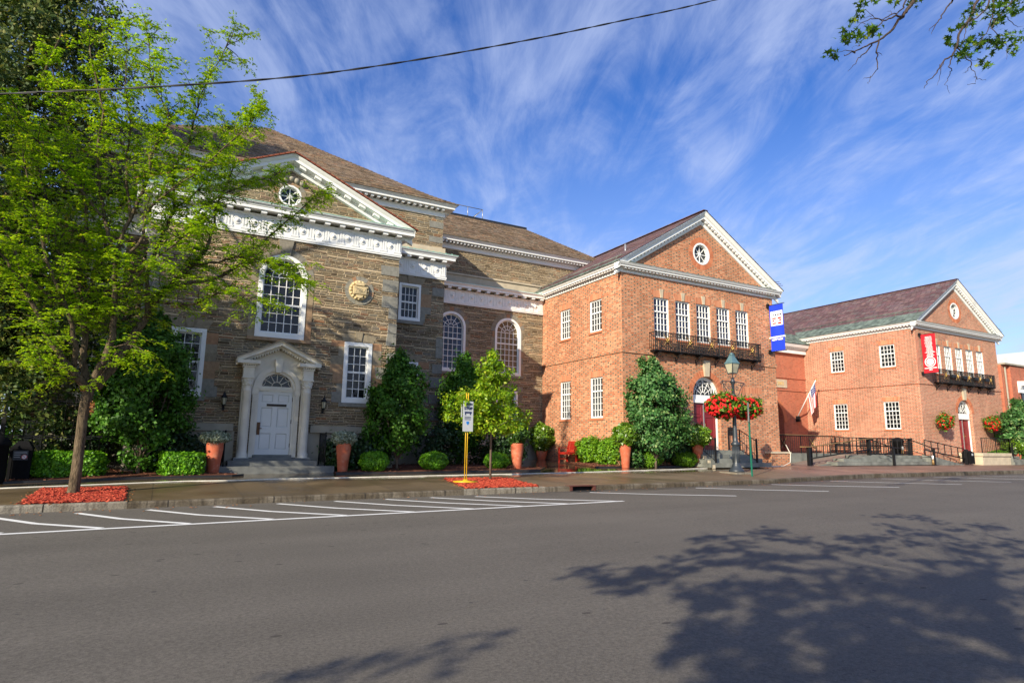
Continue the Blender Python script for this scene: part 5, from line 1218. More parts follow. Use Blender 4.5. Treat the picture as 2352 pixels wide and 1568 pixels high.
def bin_(x, y, z, label, h=.95, w=.5, sign=False, group=None):
    t = thing('litter_bin', (x, y, z), label, 'litter bin', group)
    s = MB(); s.box(-w/2, w/2, -w/2, w/2, .04, h*.82); s.box(-w/2-.015, w/2+.015, -w/2-.015, w/2+.015, h*.80, h*.86)
    s.add([(-w/2, -w/2, h*.86), (w/2, -w/2, h*.86), (w/2, w/2, h*.86), (-w/2, w/2, h*.86), (-w/2+.08, -w/2+.1, h), (w/2-.08, -w/2+.1, h), (w/2-.08, w/2-.05, h), (-w/2+.08, w/2-.05, h)], [(0, 1, 5, 4), (1, 2, 6, 5), (2, 3, 7, 6), (3, 0, 4, 7), (4, 5, 6, 7)])
    for a in (-1, 1): s.box(a*w/2-.03, a*w/2+.03, -w/2-.01, -w/2+.03, 0, h*.82)
    s.build('body', M['binblack'], t, loc=(x, y, z))
    if sign:
        q = MB(); q.box(-.14, .14, -w/2-.016, -w/2-.003, h*.52, h*.76); so_ = q.build('notice', plain('dark_notice', (.05, .055, .065), .5), t, loc=(x, y, z)); WL[so_.name] = Vector((x, y, z))
        q = MB(); 
        for k, (a, c) in enumerate(((-.12, .12), (-.12, .0), (-.12, -.01))): q.box(a, c, -w/2-.021, -w/2-.0165, h*(.70-.055*k), h*(.716-.055*k))
        q.build('lettering', M['signwhite'], so_, sub=True)
        q = MB(); q.prism(circl(.075, h*.60, .05, 18), F(-w/2-.023), F(-w/2-.017)); q.build('no_dogs_disc', M['whitecloth'], so_, sub=True)
        q = MB(); q.prism(circl(.075, h*.60, .056, 18)+[(.075+.056, h*.60)]+[(p[0], p[1]) for p in reversed(circl(.075, h*.60, .043, 18)+[(.075+.043, h*.60)])][0:], F(-w/2-.024), F(-w/2-.0235), False) if False else [q.bar((.075+.05*math.cos(2*math.pi*i/16), -w/2-.024, h*.6+.05*math.sin(2*math.pi*i/16)), (.075+.05*math.cos(2*math.pi*(i+1)/16), -w/2-.024, h*.6+.05*math.sin(2*math.pi*(i+1)/16)), .010, .004) for i in range(16)]
        q.bar((.04, -w/2-.025, h*.6+.035), (.11, -w/2-.025, h*.6-.035), .010, .004); q.build('red_ring', M['redprint'], so_, sub=True)
    return t
bin_(atY(49, 1060, 18.3).x, 18.3, gz(-3.1, 18.4), 'square black litter bin with prohibition notice at the left end of the low hedge', .90, .36, True)
t = thing('litter_bin', (atY(-22, 1060, 17.6).x, 17.6, gz(-4, 17.6)), 'round black litter bin cut off by the left edge of the view', 'litter bin')
s = MB(); s.lathe([(.001, 0), (.28, 0), (.30, .05), (.30, .82), (.34, .84), (.34, .88), (.28, .98), (.15, 1.06), (.001, 1.08)], (0, 0, 0), 20); s.build('body', M['binblack'], t, loc=t.location.copy())
bin_(39.55, 18.55, .5, 'slim black bin with a small red and white sticker by the right ramp', .75, .42)
q = MB(); q.box(39.50, 39.66, 18.33, 18.335, .98, 1.10); tag(q.build('sticker', M['signwhite']), 'small white sticker on the slim black bin', 'sticker')
t = thing('litter_bin', (35.2, 19.9, .96), 'dome-topped black litter bin on the terrace', 'litter bin')
s = MB(); s.lathe([(.001, 0), (.26, 0), (.27, .7), (.31, .72), (.30, .80), (.22, .90), (.10, .95), (.001, .96)], (0, 0, 0), 20); s.build('body', M['binblack'], t, loc=t.location.copy())
for i, (x, y, z) in enumerate(((34.6, 19.35, .96), (35.45, 18.3, .5))):
    t = thing('ash_post', (x, y, z), ['short brass and white ash post on the terrace', 'short brass and white ash post at the foot of the terrace steps'][i], 'ash post', 'ash posts'); s = MB(); s.lathe([(.001, 0), (.06, 0), (.05, .28), (.001, .28)], (0, 0, 0), 12); s.build('base', M['wornbrass'], t, loc=(x, y, z)); s = MB(); s.lathe([(.001, .282), (.045, .282), (.045, .46), (.001, .48)], (0, 0, 0), 12); s.build('cap', M['white'], t, loc=(x, y, z))

# iron fence at the left, in front of the park
fx0, fx1, fy = -9.0, -1.35, 20.3
for k in range(3):
    a = fx0+(fx1-fx0)*k/3; b_ = fx0+(fx1-fx0)*(k+1)/3; t = thing('iron_fence', (a, fy, .38), ['far left panel of the tall black iron fence', 'middle panel of the tall black iron fence beside the park', 'tall black iron fence panel behind the low hedge and street tree'][k], 'fence', 'iron fence panels'); m = MB()
    n = 12
    for i in range(n): x = a+(b_-a)*i/n; m.tube([(x, fy, .38), (x, fy, 2.38), (x, fy, 2.5)], [.016, .016, .002], 5)
    for z in (.55, 1.28, 1.34, 2.18, 2.26): m.box(a, b_, fy-.012, fy+.012, z-.018, z+.018)
    m.build('bars', M['iron'], t); m = MB(); m.bar((a, fy, .3), (a, fy, 2.6), .09, .09); m.ball((a, fy, 2.65), .06, 6); m.build('post', M['iron'], t)

# ================================================================ lamp post and baskets
LX, LY, LZ = 18.05, 16.0, .36
lp = thing('street_lamp', (LX, LY, LZ), 'dark cast-iron street lamp with verdigris lantern cap, standing at the kerb', 'street lamp')
s = MB(); s.box(-.42, .38, -.38, .42, -.05, .045); s.build('concrete_pad', M['kerb2'], lp, loc=(LX, LY, LZ))
s = MB(); s.lathe([(.001, .045), (.27, .045), (.27, .10), (.24, .13), (.22, .17), (.17, .22), (.145, .30), (.135, .33), (.12, .36), (.12, .98), (.15, 1.0), (.16, 1.06), (.11, 1.12), (.085, 1.18), (.075, 1.3), (.062, 2.3), (.055, 3.28), (.075, 3.30), (.08, 3.36), (.05, 3.40), (.045, 3.48), (.001, 3.48)], (0, 0, 0), 20)
for k in range(14): t_ = 2*math.pi*k/14; s.tube([(.120*math.cos(t_), .120*math.sin(t_), .38), (.120*math.cos(t_), .120*math.sin(t_), .96)], .014, 5)
s.build('column', M['lampiron'], lp, loc=(LX, LY, LZ))
s = MB()
for a in (-1, 1):
    s.tube([(0, 0, 3.34), (a*.60, 0, 3.30)], .018, 6); s.tube([(a*.60, 0, 3.30), (a*.66, 0, 3.26), (a*.62, 0, 3.20), (a*.57, 0, 3.23), (a*.59, 0, 3.27)], .012, 5)
    s.tube([(a*.55, 0, 3.28), (a*.42, 0, 3.10), (a*.30, 0, 2.88), (a*.16, 0, 2.80), (a*.06, 0, 2.84)], .014, 6)
    s.tube([(a*(.20+.09*math.cos(k*.62)*(1-k/16)), 0, 3.08+.09*math.sin(k*.62)*(1-k/16)) for k in range(15)], .012, 5)
    s.tube([(a*(.40+.05*math.cos(k*.7)*(1-k/14)), 0, 3.20+.05*math.sin(k*.7)*(1-k/14)) for k in range(12)], .010, 5)
s.lathe([(.08, 3.24), (.085, 3.30), (.12, 3.31), (.12, 3.33), (.05, 3.36)], (0, 0, 0), 14); s.lathe([(.062, 2.75), (.09, 2.78), (.09, 2.84), (.06, 2.88)], (0, 0, 0), 14)
s.build('scroll_arm', M['lampiron'], lp, loc=(LX, LY, LZ))
s = MB(); lr = math.pi/4
for k in range(4): t_ = lr+math.pi/2*k; s.tube([(.05*math.cos(t_), .05*math.sin(t_), 3.45), (.12*math.cos(t_), .12*math.sin(t_), 3.55), (.13*math.cos(t_), .13*math.sin(t_), 3.64)], .010, 5)
for k in range(4):
    t_ = lr+math.pi/2*k; s.bar((.165*math.cos(t_), .165*math.sin(t_), 3.64), (.265*math.cos(t_), .265*math.sin(t_), 4.0), .022, .022)
s.lathe([(.001, 3.62), (.175, 3.62), (.175, 3.65), (.001, 3.65)], (0, 0, 0), 4, False, lr); s.build('lantern_frame', M['lampiron'], lp, loc=(LX, LY, LZ))
s = MB(); s.lathe([(.155, 3.65), (.255, 4.0)], (0, 0, 0), 4, False, lr); s.build('lantern_glass', M['lampglass'], lp, loc=(LX, LY, LZ))
s = MB(); s.lathe([(.275, 3.99), (.28, 4.02), (.22, 4.08), (.15, 4.20), (.10, 4.29), (.10, 4.33), (.05, 4.37)], (0, 0, 0), 4, False, lr); s.lathe([(.001, 4.33), (.085, 4.34), (.085, 4.37), (.02, 4.42), (.001, 4.43)], (0, 0, 0), 12); s.build('lantern_cap', M['lampcap'], lp, loc=(LX, LY, LZ))

# ================================================================ foliage tools
def unit(v): return v/np.maximum(1e-9, np.linalg.norm(v, axis=1, keepdims=True))
def add_leaves(mb_v, mb_f, C_, N_, size, aspect=1.5, fold=.25):
    """C_ centres, N_ normals (numpy); each leaf a folded diamond of two triangles pairs"""
    n = len(C_); rnd = rng.normal(size=(n, 3)); a = unit(np.cross(N_, rnd)); b = np.cross(N_, a)
    s = size*rng.uniform(.6, 1.3, (n, 1)); base = sum(len(x) for x in mb_v)
    p0 = C_-a*s*aspect*.5; p2 = C_+a*s*aspect*.5; p1 = C_+b*s*.5+N_*s*fold; p3 = C_-b*s*.5+N_*s*fold
    V = np.stack([p0, p1, p2, p3], 1).reshape(-1, 3); mb_v.append(V)
    i = base+np.arange(n)*4; mb_f.append(np.stack([i, i+1, i+2, i+3], 1))
def leaves_obj(name, mat, mv, mf, parent=None):
    V = np.concatenate(mv); Fc = np.concatenate(mf)
    if parent is not None: V = V-np.array(WL[parent.name])
    me = bpy.data.meshes.new(name); me.vertices.add(len(V)); me.vertices.foreach_set('co', V.astype(np.float32).ravel())
    me.loops.add(Fc.size); me.loops.foreach_set('vertex_index', Fc.astype(np.int32).ravel())
    me.polygons.add(len(Fc)); me.polygons.foreach_set('loop_start', np.arange(len(Fc), dtype=np.int32)*Fc.shape[1]); me.polygons.foreach_set('loop_total', np.full(len(Fc), Fc.shape[1], dtype=np.int32))
    me.materials.append(mat); me.update(calc_edges=True); me.validate()
    o = bpy.data.objects.new(name, me); COL.objects.link(o)
    if parent is not None: o.parent = parent
    WL[o.name] = Vector(WL[parent.name]) if parent is not None else Vector((0, 0, 0))
    return o
def crown(mv, mf, c, r, n, leaf, shell=.55, clumps=0, cs=.3, jitter=.5, box=False, taper=0., lump=.16, up=.25, aspect=1.5):
    """leaves through an ellipsoid (or box) volume, gathered in clumps"""
    c = np.array(c, float); r = np.array(r, float)
    def sample(k, lo):
        if box:
            d = unit(rng.normal(size=(k, 3))*np.array([1.15, 1, 1])); e_ = (np.abs(d)**5).sum(1, keepdims=True)**(-1/5)
            l = 1+.05*(np.sin(d[:, 0:1]*9+c[0])+np.sin(d[:, 1:2]*8+2)+np.sin(d[:, 2:3]*11+c[0]*3))/1.5
            return d*e_*l*np.where(rng.random((k, 1)) < .06, rng.uniform(1.02, 1.12, (k, 1)), rng.uniform(.82, 1.02, (k, 1)))
        d = unit(rng.normal(size=(k, 3))); rad = rng.uniform(lo**3, 1, (k, 1))**(1/3)
        ph = d[:, 0:1]*5+1.3; l = 1+lump*(np.sin(d[:, 0:1]*6.1+c[0])+np.sin(d[:, 1:2]*7.3+1+c[1])+np.sin(d[:, 2:3]*8.7+2+c[2]))/1.7
        return d*rad*l
    if clumps:
        cc = sample(clumps, shell); idx = rng.integers(0, clumps, n); w = rng.uniform(.6, 1.3, clumps)
        off = rng.normal(size=(n, 3))*cs*w[idx][:, None]/r[None, :]*.6
        p = cc[idx]+off
    else: p = sample(n, shell)
    if taper: f = 1-taper*np.clip((p[:, 2:3]+.2), 0, 1); p = p*np.concatenate([f, f, np.ones_like(f)], 1)
    out = unit(p*np.array([1, 1, 1])/r[None, :]) if not box else unit(p**5)
    P = c+p*r; N = unit(out+rng.normal(size=(n, 3))*jitter+np.array([0, 0, up])); add_leaves(mv, mf, P, N, leaf, aspect)
def shrub(name, loc, parts, mat, label, cat, group=None, stem=None, crown_name='foliage', leaf=.05):
    t = thing(name, loc, label, cat, group); mv, mf = [], []
    for k in parts: crown(mv, mf, **k)
    leaves_obj(crown_name, mat, mv, mf, t)
    if stem: s = MB(); stem(s); s.build('trunk', M['stem'], t)
    return t
def dup_label(i, arr): return arr[i]

# ================================================================ banners and flag
def cloth_panel(mb, X, y0, y1, z0, z1, amp=.018, n=14, m=24, off=0., cut=None):
    v = []
    for j in range(m+1):
        z = z0+(z1-z0)*j/m
        for i in range(n+1):
            y = y0+(y1-y0)*i/n; ft = (19.4-y)/.8
            w_ = amp*math.sin(ft*7+z*1.3)*math.sin(math.pi*min(1, max(0, (z-cut[0])/(cut[1]-cut[0])))) if cut else 0
            v.append((X+w_+off, y, z))
    mb.add(v, [(j*(n+1)+i, j*(n+1)+i+1, (j+1)*(n+1)+i+1, (j+1)*(n+1)+i) for j in range(m) for i in range(n)], True)
def banner(X, z0, z1, mat, label):
    t = thing('banner', (X, 19.4, z0), label, 'banner'); ya, yb = 19.38, 18.62; cut = (z0, z1)
    s = MB(); cloth_panel(s, X, yb, ya, z0, z1, cut=cut); o = s.build('cloth', mat, t)
    for z in (z0-.02, z1+.02): s = MB(); s.tube([(X, 19.5, z), (X, 18.54, z)], .018, 6); s.box(X-.06, X+.06, 19.40, 19.5, z-.10, z+.10); s.build('bracket', M['iron'], t)
    return t, o, cut
# blue banner: faces -X; the left of the print is towards the wall
t, o, cut = banner(24.57, 5.78, 7.98, M['blue'], 'royal blue banner with white and red emblem on the near brick building')
s = MB(); cloth_panel(s, 24.57, 18.66, 19.32, 6.98, 7.68, n=10, m=10, off=-.004, cut=cut); s.build('white_panel', M['whitecloth'], t)
def flat(mb, pts, X): mb.poly(pts, [], lambda u, v: (X, u, v))
s = MB()
for k in range(4): a = 19.20-.13*k; flat(s, [(a, 7.47), (a-.085, 7.47), (a-.085, 7.525), (a, 7.525)], 24.57-.024)
s.build('blue_dashes', M['navy'], t)
s = MB(); X = 24.57-.025
for (a, b_, z) in ((19.22, 19.02, 7.33), (18.93, 18.74, 7.33), (19.22, 19.11, 7.22), (18.84, 18.74, 7.22), (19.22, 19.03, 7.09), (18.92, 18.74, 7.09)):
    sk = .03 if z != 7.22 else 0; up_ = 1 if z > 7.2 else -1; inner = b_ if a > 19.1 else a
    flat(s, [(a, z-.03), (b_, z-.03), (b_, z+.03), (a, z+.03)], X)
s.build('red_stripes', M['redprint'], t)
text('COOPERSTOWN,', .115, M['whitecloth'], 'lettering', t, (24.57-.028, 18.99, 6.42), rotz=-math.pi/2, bold=.006)
text('NEW YORK', .115, M['whitecloth'], 'lettering', t, (24.57-.028, 18.99, 6.30), rotz=-math.pi/2, bold=.006)
t, o, cut = banner(37.50, 5.60, 7.82, M['redcloth'], 'red banner with white lettering and round seal on the far brick building')
s = MB(); random.seed(11)
for k in range(20):
    z = 7.66-.060*k; hw2 = random.uniform(.15, .21)*(1.45 if k == 15 else 1); y = 19.0+random.uniform(-.02, .02)-.002*k; x0_ = y-hw2
    while x0_ < y+hw2-.02:
        l = random.uniform(.05, .13); flat(s, [(x0_, z-.015), (min(y+hw2, x0_+l), z-.015), (min(y+hw2, x0_+l), z+.017), (x0_, z+.017)], 37.50-.023); x0_ += l+.014
s.build('lettering', M['whitecloth'], t)
def ring(mb, cy, cz, r0, r1, X, n=32):
    mb.add([(X, cy+r*math.cos(2*math.pi*i/n), cz+r*math.sin(2*math.pi*i/n)) for r in (r0, r1) for i in range(n)], [(i, (i+1) % n, n+(i+1) % n, n+i) for i in range(n)])
s = MB(); ring(s, 18.99, 6.22, .25, .295, 37.50-.023); ring(s, 18.99, 6.22, .001, .20, 37.50-.023); s.build('round_seal', M['whitecloth'], t)
s = MB()
for k in range(7): flat(s, [(19.07-.03*k, 6.24+.012*(k % 3)), (19.055-.03*k, 6.24+.012*(k % 3)), (19.055-.03*k, 6.262+.012*(k % 2)), (19.07-.03*k, 6.262+.012*(k % 2))], 37.50-.025)
s.build('seal_marks', M['redprint'], t)
text('COOPERSTOWN', .085, M['whitecloth'], 'lettering', t, (37.50-.026, 18.99, 5.86), rotz=-math.pi/2, bold=.005)
text('2013', .085, M['whitecloth'], 'lettering', t, (37.50-.026, 18.99, 5.76), rotz=-math.pi/2, bold=.005)
# national flag
t = thing('flag', (36.0, 26.7, 3.2), 'stars and stripes hanging from a white pole angled out from the recessed brick wall', 'flag')
base, tip = Vector((36.0, 26.7, 3.2)), Vector((36.0, 25.15, 5.62))
s = MB(); s.tube([base, tip], [.035, .028], 8); s.build('pole', M['white'], t); s = MB(); s.box(35.93, 36.07, 26.5, 26.75, 2.95, 3.32); s.build('bracket', M['iron'], t)
s = MB(); s.ball(tip, .05, 8); s.build('finial', M['brass'], t)
dn = (base-tip).normalized(); A = tip+dn*.12; hoist = 1.25
def flagpt(u, v):      # u along the hoist (pole), v along the fly, cloth hangs limp
    p = A+dn*(u*hoist); fall = Vector((0, 0, -1)); side = Vector((0, -.10, 0)); gather = (1-.55*v)
    q = A+dn*(hoist*(.5+(u-.5)*gather*.8)) if False else p
    c_ = A+dn*(.42*hoist); q = c_+(p-c_)*(1-.42*v**.7)
    return q+fall*(1.45*v)+Vector((.05*math.sin(u*9+v*2), -.05*v+.04*math.sin(u*11), 0))
nu, nv = 13, 18
def flag_piece(us, vs):
    m = MB(); g_ = [flagpt(u, v) for v in vs for u in us]; a = len(us)
    m.add(g_, [(j*a+i, j*a+i+1, (j+1)*a+i+1, (j+1)*a+i) for j in range(len(vs)-1) for i in range(a-1)], True); return m
red, wht = MB(), MB()
for k in range(13):
    us = [k/13, (k+.5)/13, (k+1)/13]; v0 = .4 if k < 7 else 0; vs = [v0+(1-v0)*j/12 for j in range(13)]; p = flag_piece(us, vs); (red if k % 2 == 0 else wht).add(p.v, p.f, True)
red.build('red_stripes', M['redcloth'], t); wht.build('white_stripes', M['whitecloth'], t)
fo = flag_piece([k/13 for k in range(8)], [.4*j/6 for j in range(7)]).build('blue_canton', plain('flag_blue', (.01, .02, .16), .8), t)
s = MB()
for i in range(5):
    for j in range(5): p = flagpt((i+.7)/10.5, .03+.075*j); s.ball(p+Vector((-.025, -.0, 0)), .02, 5)
s.build('star', M['whitecloth'], fo)

# ================================================================ wall lanterns
def wall_lantern(x, label):
    t = thing('wall_lantern', (x, PY, 2.35), label, 'wall lantern', 'black lanterns beside the white door'); y = PY-.17
    s = MB(); s.tube([(x, PY, 2.25), (x, PY-.12, 2.22), (x, y, 2.30)], .014, 6); s.box(x-.035, x+.035, PY-.02, PY, 2.16, 2.36); s.lathe([(.05, 2.30), (.055, 2.32), (.05, 2.33)], (x, y, 0), 6, False)
    for k in range(6): a = math.pi/3*k; s.tube([(x+.05*math.cos(a), y+.05*math.sin(a), 2.33), (x+.075*math.cos(a), y+.075*math.sin(a), 2.52)], .006, 4)
    s.lathe([(.095, 2.52), (.09, 2.54), (.04, 2.62), (.03, 2.66), (.012, 2.68), (.014, 2.72), (.001, 2.75)], (x, y, 0), 6, False); s.build('frame', M['iron'], t)
    s = MB(); s.lathe([(.045, 2.33), (.068, 2.52)], (x, y, 0), 6, False); s.build('glass', M['lampglass'], t)
wall_lantern(4.06, 'black wall lantern to the right of the white door'); wall_lantern(1.19, 'black wall lantern to the left of the white door')

# ================================================================ red bench
t = thing('garden_bench', (15.22, 22.45, gz(15.3, 22.5)), 'red slatted wooden bench against the brick side wall', 'bench'); bz = gz(15.3, 22.5); L_ = .66
def bb(name, *boxes, kind=None):
    s = MB(); [s.box(*b_) for b_ in boxes]; return s.build(name, M['benchred'], t, loc=t.location.copy())
bb('seat', *[(-.25+.10*k, -.17+.10*k, -L_, L_, .42, .445) for k in range(5)], (-.26, -.235, -L_, L_, .35, .42), (.19, .22, -L_, L_, .35, .42))
s = MB()
for k in range(15): y = -L_+.08+(2*L_-.16)*k/14; s.bar((.21, y, .47), (.30, y, .86), .045, .018, up=(1, 0, 0))
s.bar((.205, -L_, .48), (.205, L_, .48), .03, .05); s.bar((.305, -L_-.02, .88), (.305, L_+.02, .88), .035, .07); s.build('backrest', M['benchred'], t, loc=t.location.copy())
for y in (-L_, L_):
    s = MB(); s.bar((-.23, y, 0), (-.23, y, .62), .055, .055); s.build('leg', M['benchred'], t, loc=t.location.copy()); s = MB(); s.bar((.2, y, 0), (.2, y, .44), .055, .055); s.bar((.2, y, .42), (.31, y, .92), .05, .05); s.build('leg', M['benchred'], t, loc=t.location.copy())
    s = MB(); s.box(-.29, .27, y-.035, y+.035, .62, .645); s.bar((-.22, y, .15), (.2, y, .15), .03, .04); s.build('armrest', M['benchred'], t, loc=t.location.copy())

# ================================================================ terracotta planters
def planter(px, y, top, rt_, rb, hh, label, plant, pr, pc, mat, leaf, n, bands=False, asp=1.5):
    p = atY(px, 1000, y); x = p.x; z = gz(x, y)
    t = thing('planter', (x, y, z), label, 'planter', 'terracotta planters with plants')
    s = MB(); s.lathe([(.001, .0), (rb, 0), (rb*1.02, .01), ((rb+rt_)*.5, hh*.45), (rt_*1.03, hh*.80), (rt_, hh*.97), (rt_, hh), (rt_*.88, hh), (rt_*.86, hh-.05), (.001, hh-.05)], (0, 0, 0), 28)
    s.build('pot', M['terra'], t, loc=t.location.copy())
    mv, mf = [], []
    crown(mv, mf, (x+pc[0], y, z+hh+pc[1]), pr, n, leaf, .55, 0, jitter=.7, aspect=asp, lump=.12); leaves_obj('plant', mat, mv, mf, t)
    s = MB(); s.tube([(x, y, z+hh-.06), (x+.02, y, z+hh+pr[2]*.7)], .02, 5); s.build('stem', M['stem'], t)
    return t
planter(496, 19.0, 0, .215, .15, .87, 'terracotta pot with silver-leaved plant left of the white door', None, (.37, .34, .20), (0, .13), M['silver'], .032, 5200)
planter(791, 18.95, 0, .215, .14, .87, 'terracotta pot with silver-leaved plant right of the white door', None, (.40, .34, .22), (-.0, .15), M['silver'], .032, 5200)
planter(1188, 18.9, 0, .215, .15, .90, 'tall terracotta pot with shaded dark green bush at the corner of the wet court', None, (.42, .42, .42), (0, .40), M['figdark'], .06, 3400)
planter(1244, 25.0, 0, .27, .19, .42, 'short terracotta pot with bright green bush left of the red bench', None, (.62, .60, .68), (0, .62), M['fig'], .075, 5200)
planter(1436, 18.85, 0, .215, .14, .90, 'tall terracotta pot with drooping green bush beside the clipped yew', None, (.56, .5, .43), (.03, .36), M['fig'], .07, 4600, asp=2.4)
planter(1601, 18.7, 0, .215, .14, .90, 'tall terracotta pot with green bush left of the near crimson door steps', None, (.56, .5, .44), (.0, .36), M['fig'], .07, 4600, asp=2.4)
planter(2329, 18.5, 0, .27, .19, .68, 'orange terracotta pot with green bush at the far right steps', None, (.75, .7, .5), (.0, .42), M['fig'], .08, 4000)

# ================================================================ clipped shrubs
SG = 'clipped green shrubs along the beds'
def ballshrub(px, py, y, r, label, mat=None, leaf=.035, n=7000, box=False, group=SG):
    p = atY(px, py, y); x = p.x; z = gz(x, y)
    return shrub('clipped_shrub', (x, y, z), [dict(c=(x, y, z+r[2]*.98), r=r, n=n, leaf=leaf, shell=.8, lump=.06 if not box else 0, box=box, jitter=.6)], mat or M['box'], label, 'shrub', group)
ballshrub(417, 1065, 18.75, (.50, .40, .31), 'small square-clipped bright green shrub left of the left silver-leaved pot', box=True, n=9000, leaf=.045)
ballshrub(860, 1062, 18.85, (.47, .45, .33), 'rounded bright green shrub right of the silver-leaved pot by the white door')
ballshrub(997, 1058, 18.95, (.47, .45, .32), 'rounded green shrub left of the yellow stop sign', n=7500)
ballshrub(1140, 1058, 19.1, (.46, .45, .30), 'rounded green shrub behind the young yellow-green tree')
ballshrub(1492, 1052, 18.9, (.52, .48, .34), 'low spreading green shrub right of the drooping potted bush', M['yew'])
ballshrub(1572, 1053, 18.9, (.55, .48, .32), 'low spreading green shrub left of the pot by the near steps', M['yew'])
ballshrub(2292, 1030, 19.0, (.9, .6, .42), 'low clipped hedge behind the rail at the far right door', n=5000, leaf=.06)
x, y = -2.28, 18.75; z = gz(x, y)
shrub('low_hedge', (x, y, z), [dict(c=(x, y, z+.31), r=(.78, .42, .31), n=17000, leaf=.048, box=True, jitter=.65)], M['box'], 'long low clipped bright green hedge behind the street tree trunk', 'hedge')
ya_, yb_ = atY(1356, 1040, 21.6), atY(1400, 1040, 20.3); z = gz(15, 20.9)
shrub('yew_shrub', (ya_.x, 20.9, z), [dict(c=(p_.x, p_.y, z+.54), r=(.62, .62, .58), n=8000, leaf=.05, shell=.6, clumps=150, cs=.13, jitter=.6, aspect=2.6, lump=.1) for p_ in (ya_, yb_)], M['yew'], 'large feathery yew shrub beside the red bench', 'shrub')
def oak(px, y, w_, d_, h, label, mat, n, leaf=.075, z0=.55, cl=130, group=None, name='columnar_oak', taper=.32, shift=0):
    p = atY(px, 1040, y); x = p.x; z = gz(x, y)
    def stem(s):
        s.tube([(x, y, z), (x, y, z+.35), (x+.02, y, z+h*.5)], [.05, .045, .02], 7)
        for k in range(9): a = k*2.4; s.tube([(x, y, z+.3), (x+.3*w_*math.cos(a), y+.3*d_*math.sin(a), z+.8+.1*k), (x+.55*w_*math.cos(a), y+.55*d_*math.sin(a), z+h*.62)], [.022, .016, .008], 5)
    rd = random.Random(px); sp_ = []
    for k in range(20):
        a = rd.uniform(0, 6.28); u = rd.uniform(.1, 1.05); sp_.append(dict(c=(x+w_*.72*u*math.cos(a), y+d_*.72*u*math.sin(a), z+z0+(h-z0)*(.98-.42*u**1.5)-.12), r=(.16, .16, rd.uniform(.3, .5)), n=int(n*.028), leaf=leaf*.9, shell=.1, jitter=.6))
    return shrub(name, (x, y, z), sp_+[dict(c=(x, y, z+z0+(h-z0)*.47), r=(w_, d_, (h-z0)*.53), n=int(n*1.45), leaf=leaf*.92, shell=.45, clumps=int(cl*1.1), cs=.21, lump=.18, taper=taper*.4, jitter=.6)], mat, label, 'tree', group, stem)
OG = 'upright leafy oaks planted along the facade'
oak(322, 19.15, 1.22, .85, 4.3, 'dense upright dark green oak left of the white door', M['oak'], 15000, group=OG, cl=170, taper=.25)
oak(912, 19.3, .98, .8, 3.75, 'upright dark green oak right of the pedimented front', M['oak'], 12000, group=OG)
oak(1062, 21.15, .92, .8, 4.05, 'upright dark green oak behind the young yellow-green tree', M['oak'], 11000, group=OG)
oak(1506, 18.45, 1.28, .95, 4.15, 'broad upright blue-green oak at the corner of the near brick building', M['oakb'], 17000, .085, .45, 170, OG)
oak(2352, 18.3, 1.25, 1.1, 3.8, 'upright green oak cut off by the right edge of the view', M['oakb'], 8000, .11, .4, 120, OG)
DG = 'dark shrubs in the shade of the wall'
for i, (px, y, r, lab) in enumerate([(1010, 21.0, (1.0, .7, .85), 'dark shrub in the shade between the two right-hand stone-wall oaks'), (1105, 21.9, (1.3, .7, .85), 'dark shrub at the foot of the link wall below the arched windows'), (790, 19.6, (.55, .35, .5), 'dark low shrub right of the granite steps'), (850, 19.65, (.6, .35, .55), 'dark low shrub behind the rounded shrub near the silver-leaved pot'),
        (395, 19.75, (.8, .3, .6), 'dark shrub between the left oak and the granite steps'), (180, 21.2, (1.0, .6, .9), 'dark shrub behind the street tree trunk'), (1165, 20.6, (.7, .6, .75), 'dark shrub behind the tall pot at the court corner'), (1560, 19.2, (.9, .25, .55), 'dark shrub between the broad oak and the near steps'), (1455, 19.15, (.7, .25, .5), 'dark shrub behind the drooping potted bush')]):
    p = atY(px, 1030, y); z = gz(p.x, y); shrub('dark_shrub', (p.x, y, z), [dict(c=(p.x, y, z+r[2]*.9), r=r, n=4200, leaf=.07, shell=.6, clumps=60, cs=.2, jitter=.7)], M['dark'], lab, 'shrub', DG)
# young tree in the second mulch bed
x, y = atY(1126, 1100, 15.6).x, 15.6; z = gz(x, y)
def stem(s):
    s.tube([(x, y, z), (x, y, z+1.4), (x+.02, y, z+2.4), (x+.03, y, z+3.2)], [.035, .030, .020, .008], 7)
    rd = random.Random(5)
    for k in range(15): a = k*2.4; l = .95-.05*k; zz = z+1.15+.13*k; s.tube([(x, y, zz), (x+l*.5*math.cos(a), y+l*.5*math.sin(a), zz+.12), (x+l*math.cos(a), y+l*math.sin(a), zz+.22)], [.012, .009, .004], 5)
rl_ = []
for zz, rr, hh, nn, cc in ((1.45, 1.25, .16, 1500, 30), (1.75, 1.42, .18, 1900, 40), (2.05, 1.25, .17, 1700, 36), (2.35, 1.10, .17, 1500, 32), (2.65, .85, .17, 1200, 26), (2.95, .62, .17, 900, 18), (3.25, .40, .17, 600, 12), (3.5, .20, .16, 300, 6)):
    rl_.append(dict(c=(x+.08*math.sin(zz*5), y, z+zz), r=(rr, rr*.72, hh), n=nn, leaf=.055, shell=.15, clumps=cc, cs=.13, jitter=.7, aspect=1.9, lump=.22))
shrub('young_tree', (x, y, z), rl_, M['cherry'], 'young yellow-green tree with thin straight trunk in the right red mulch bed', 'tree', stem=stem)

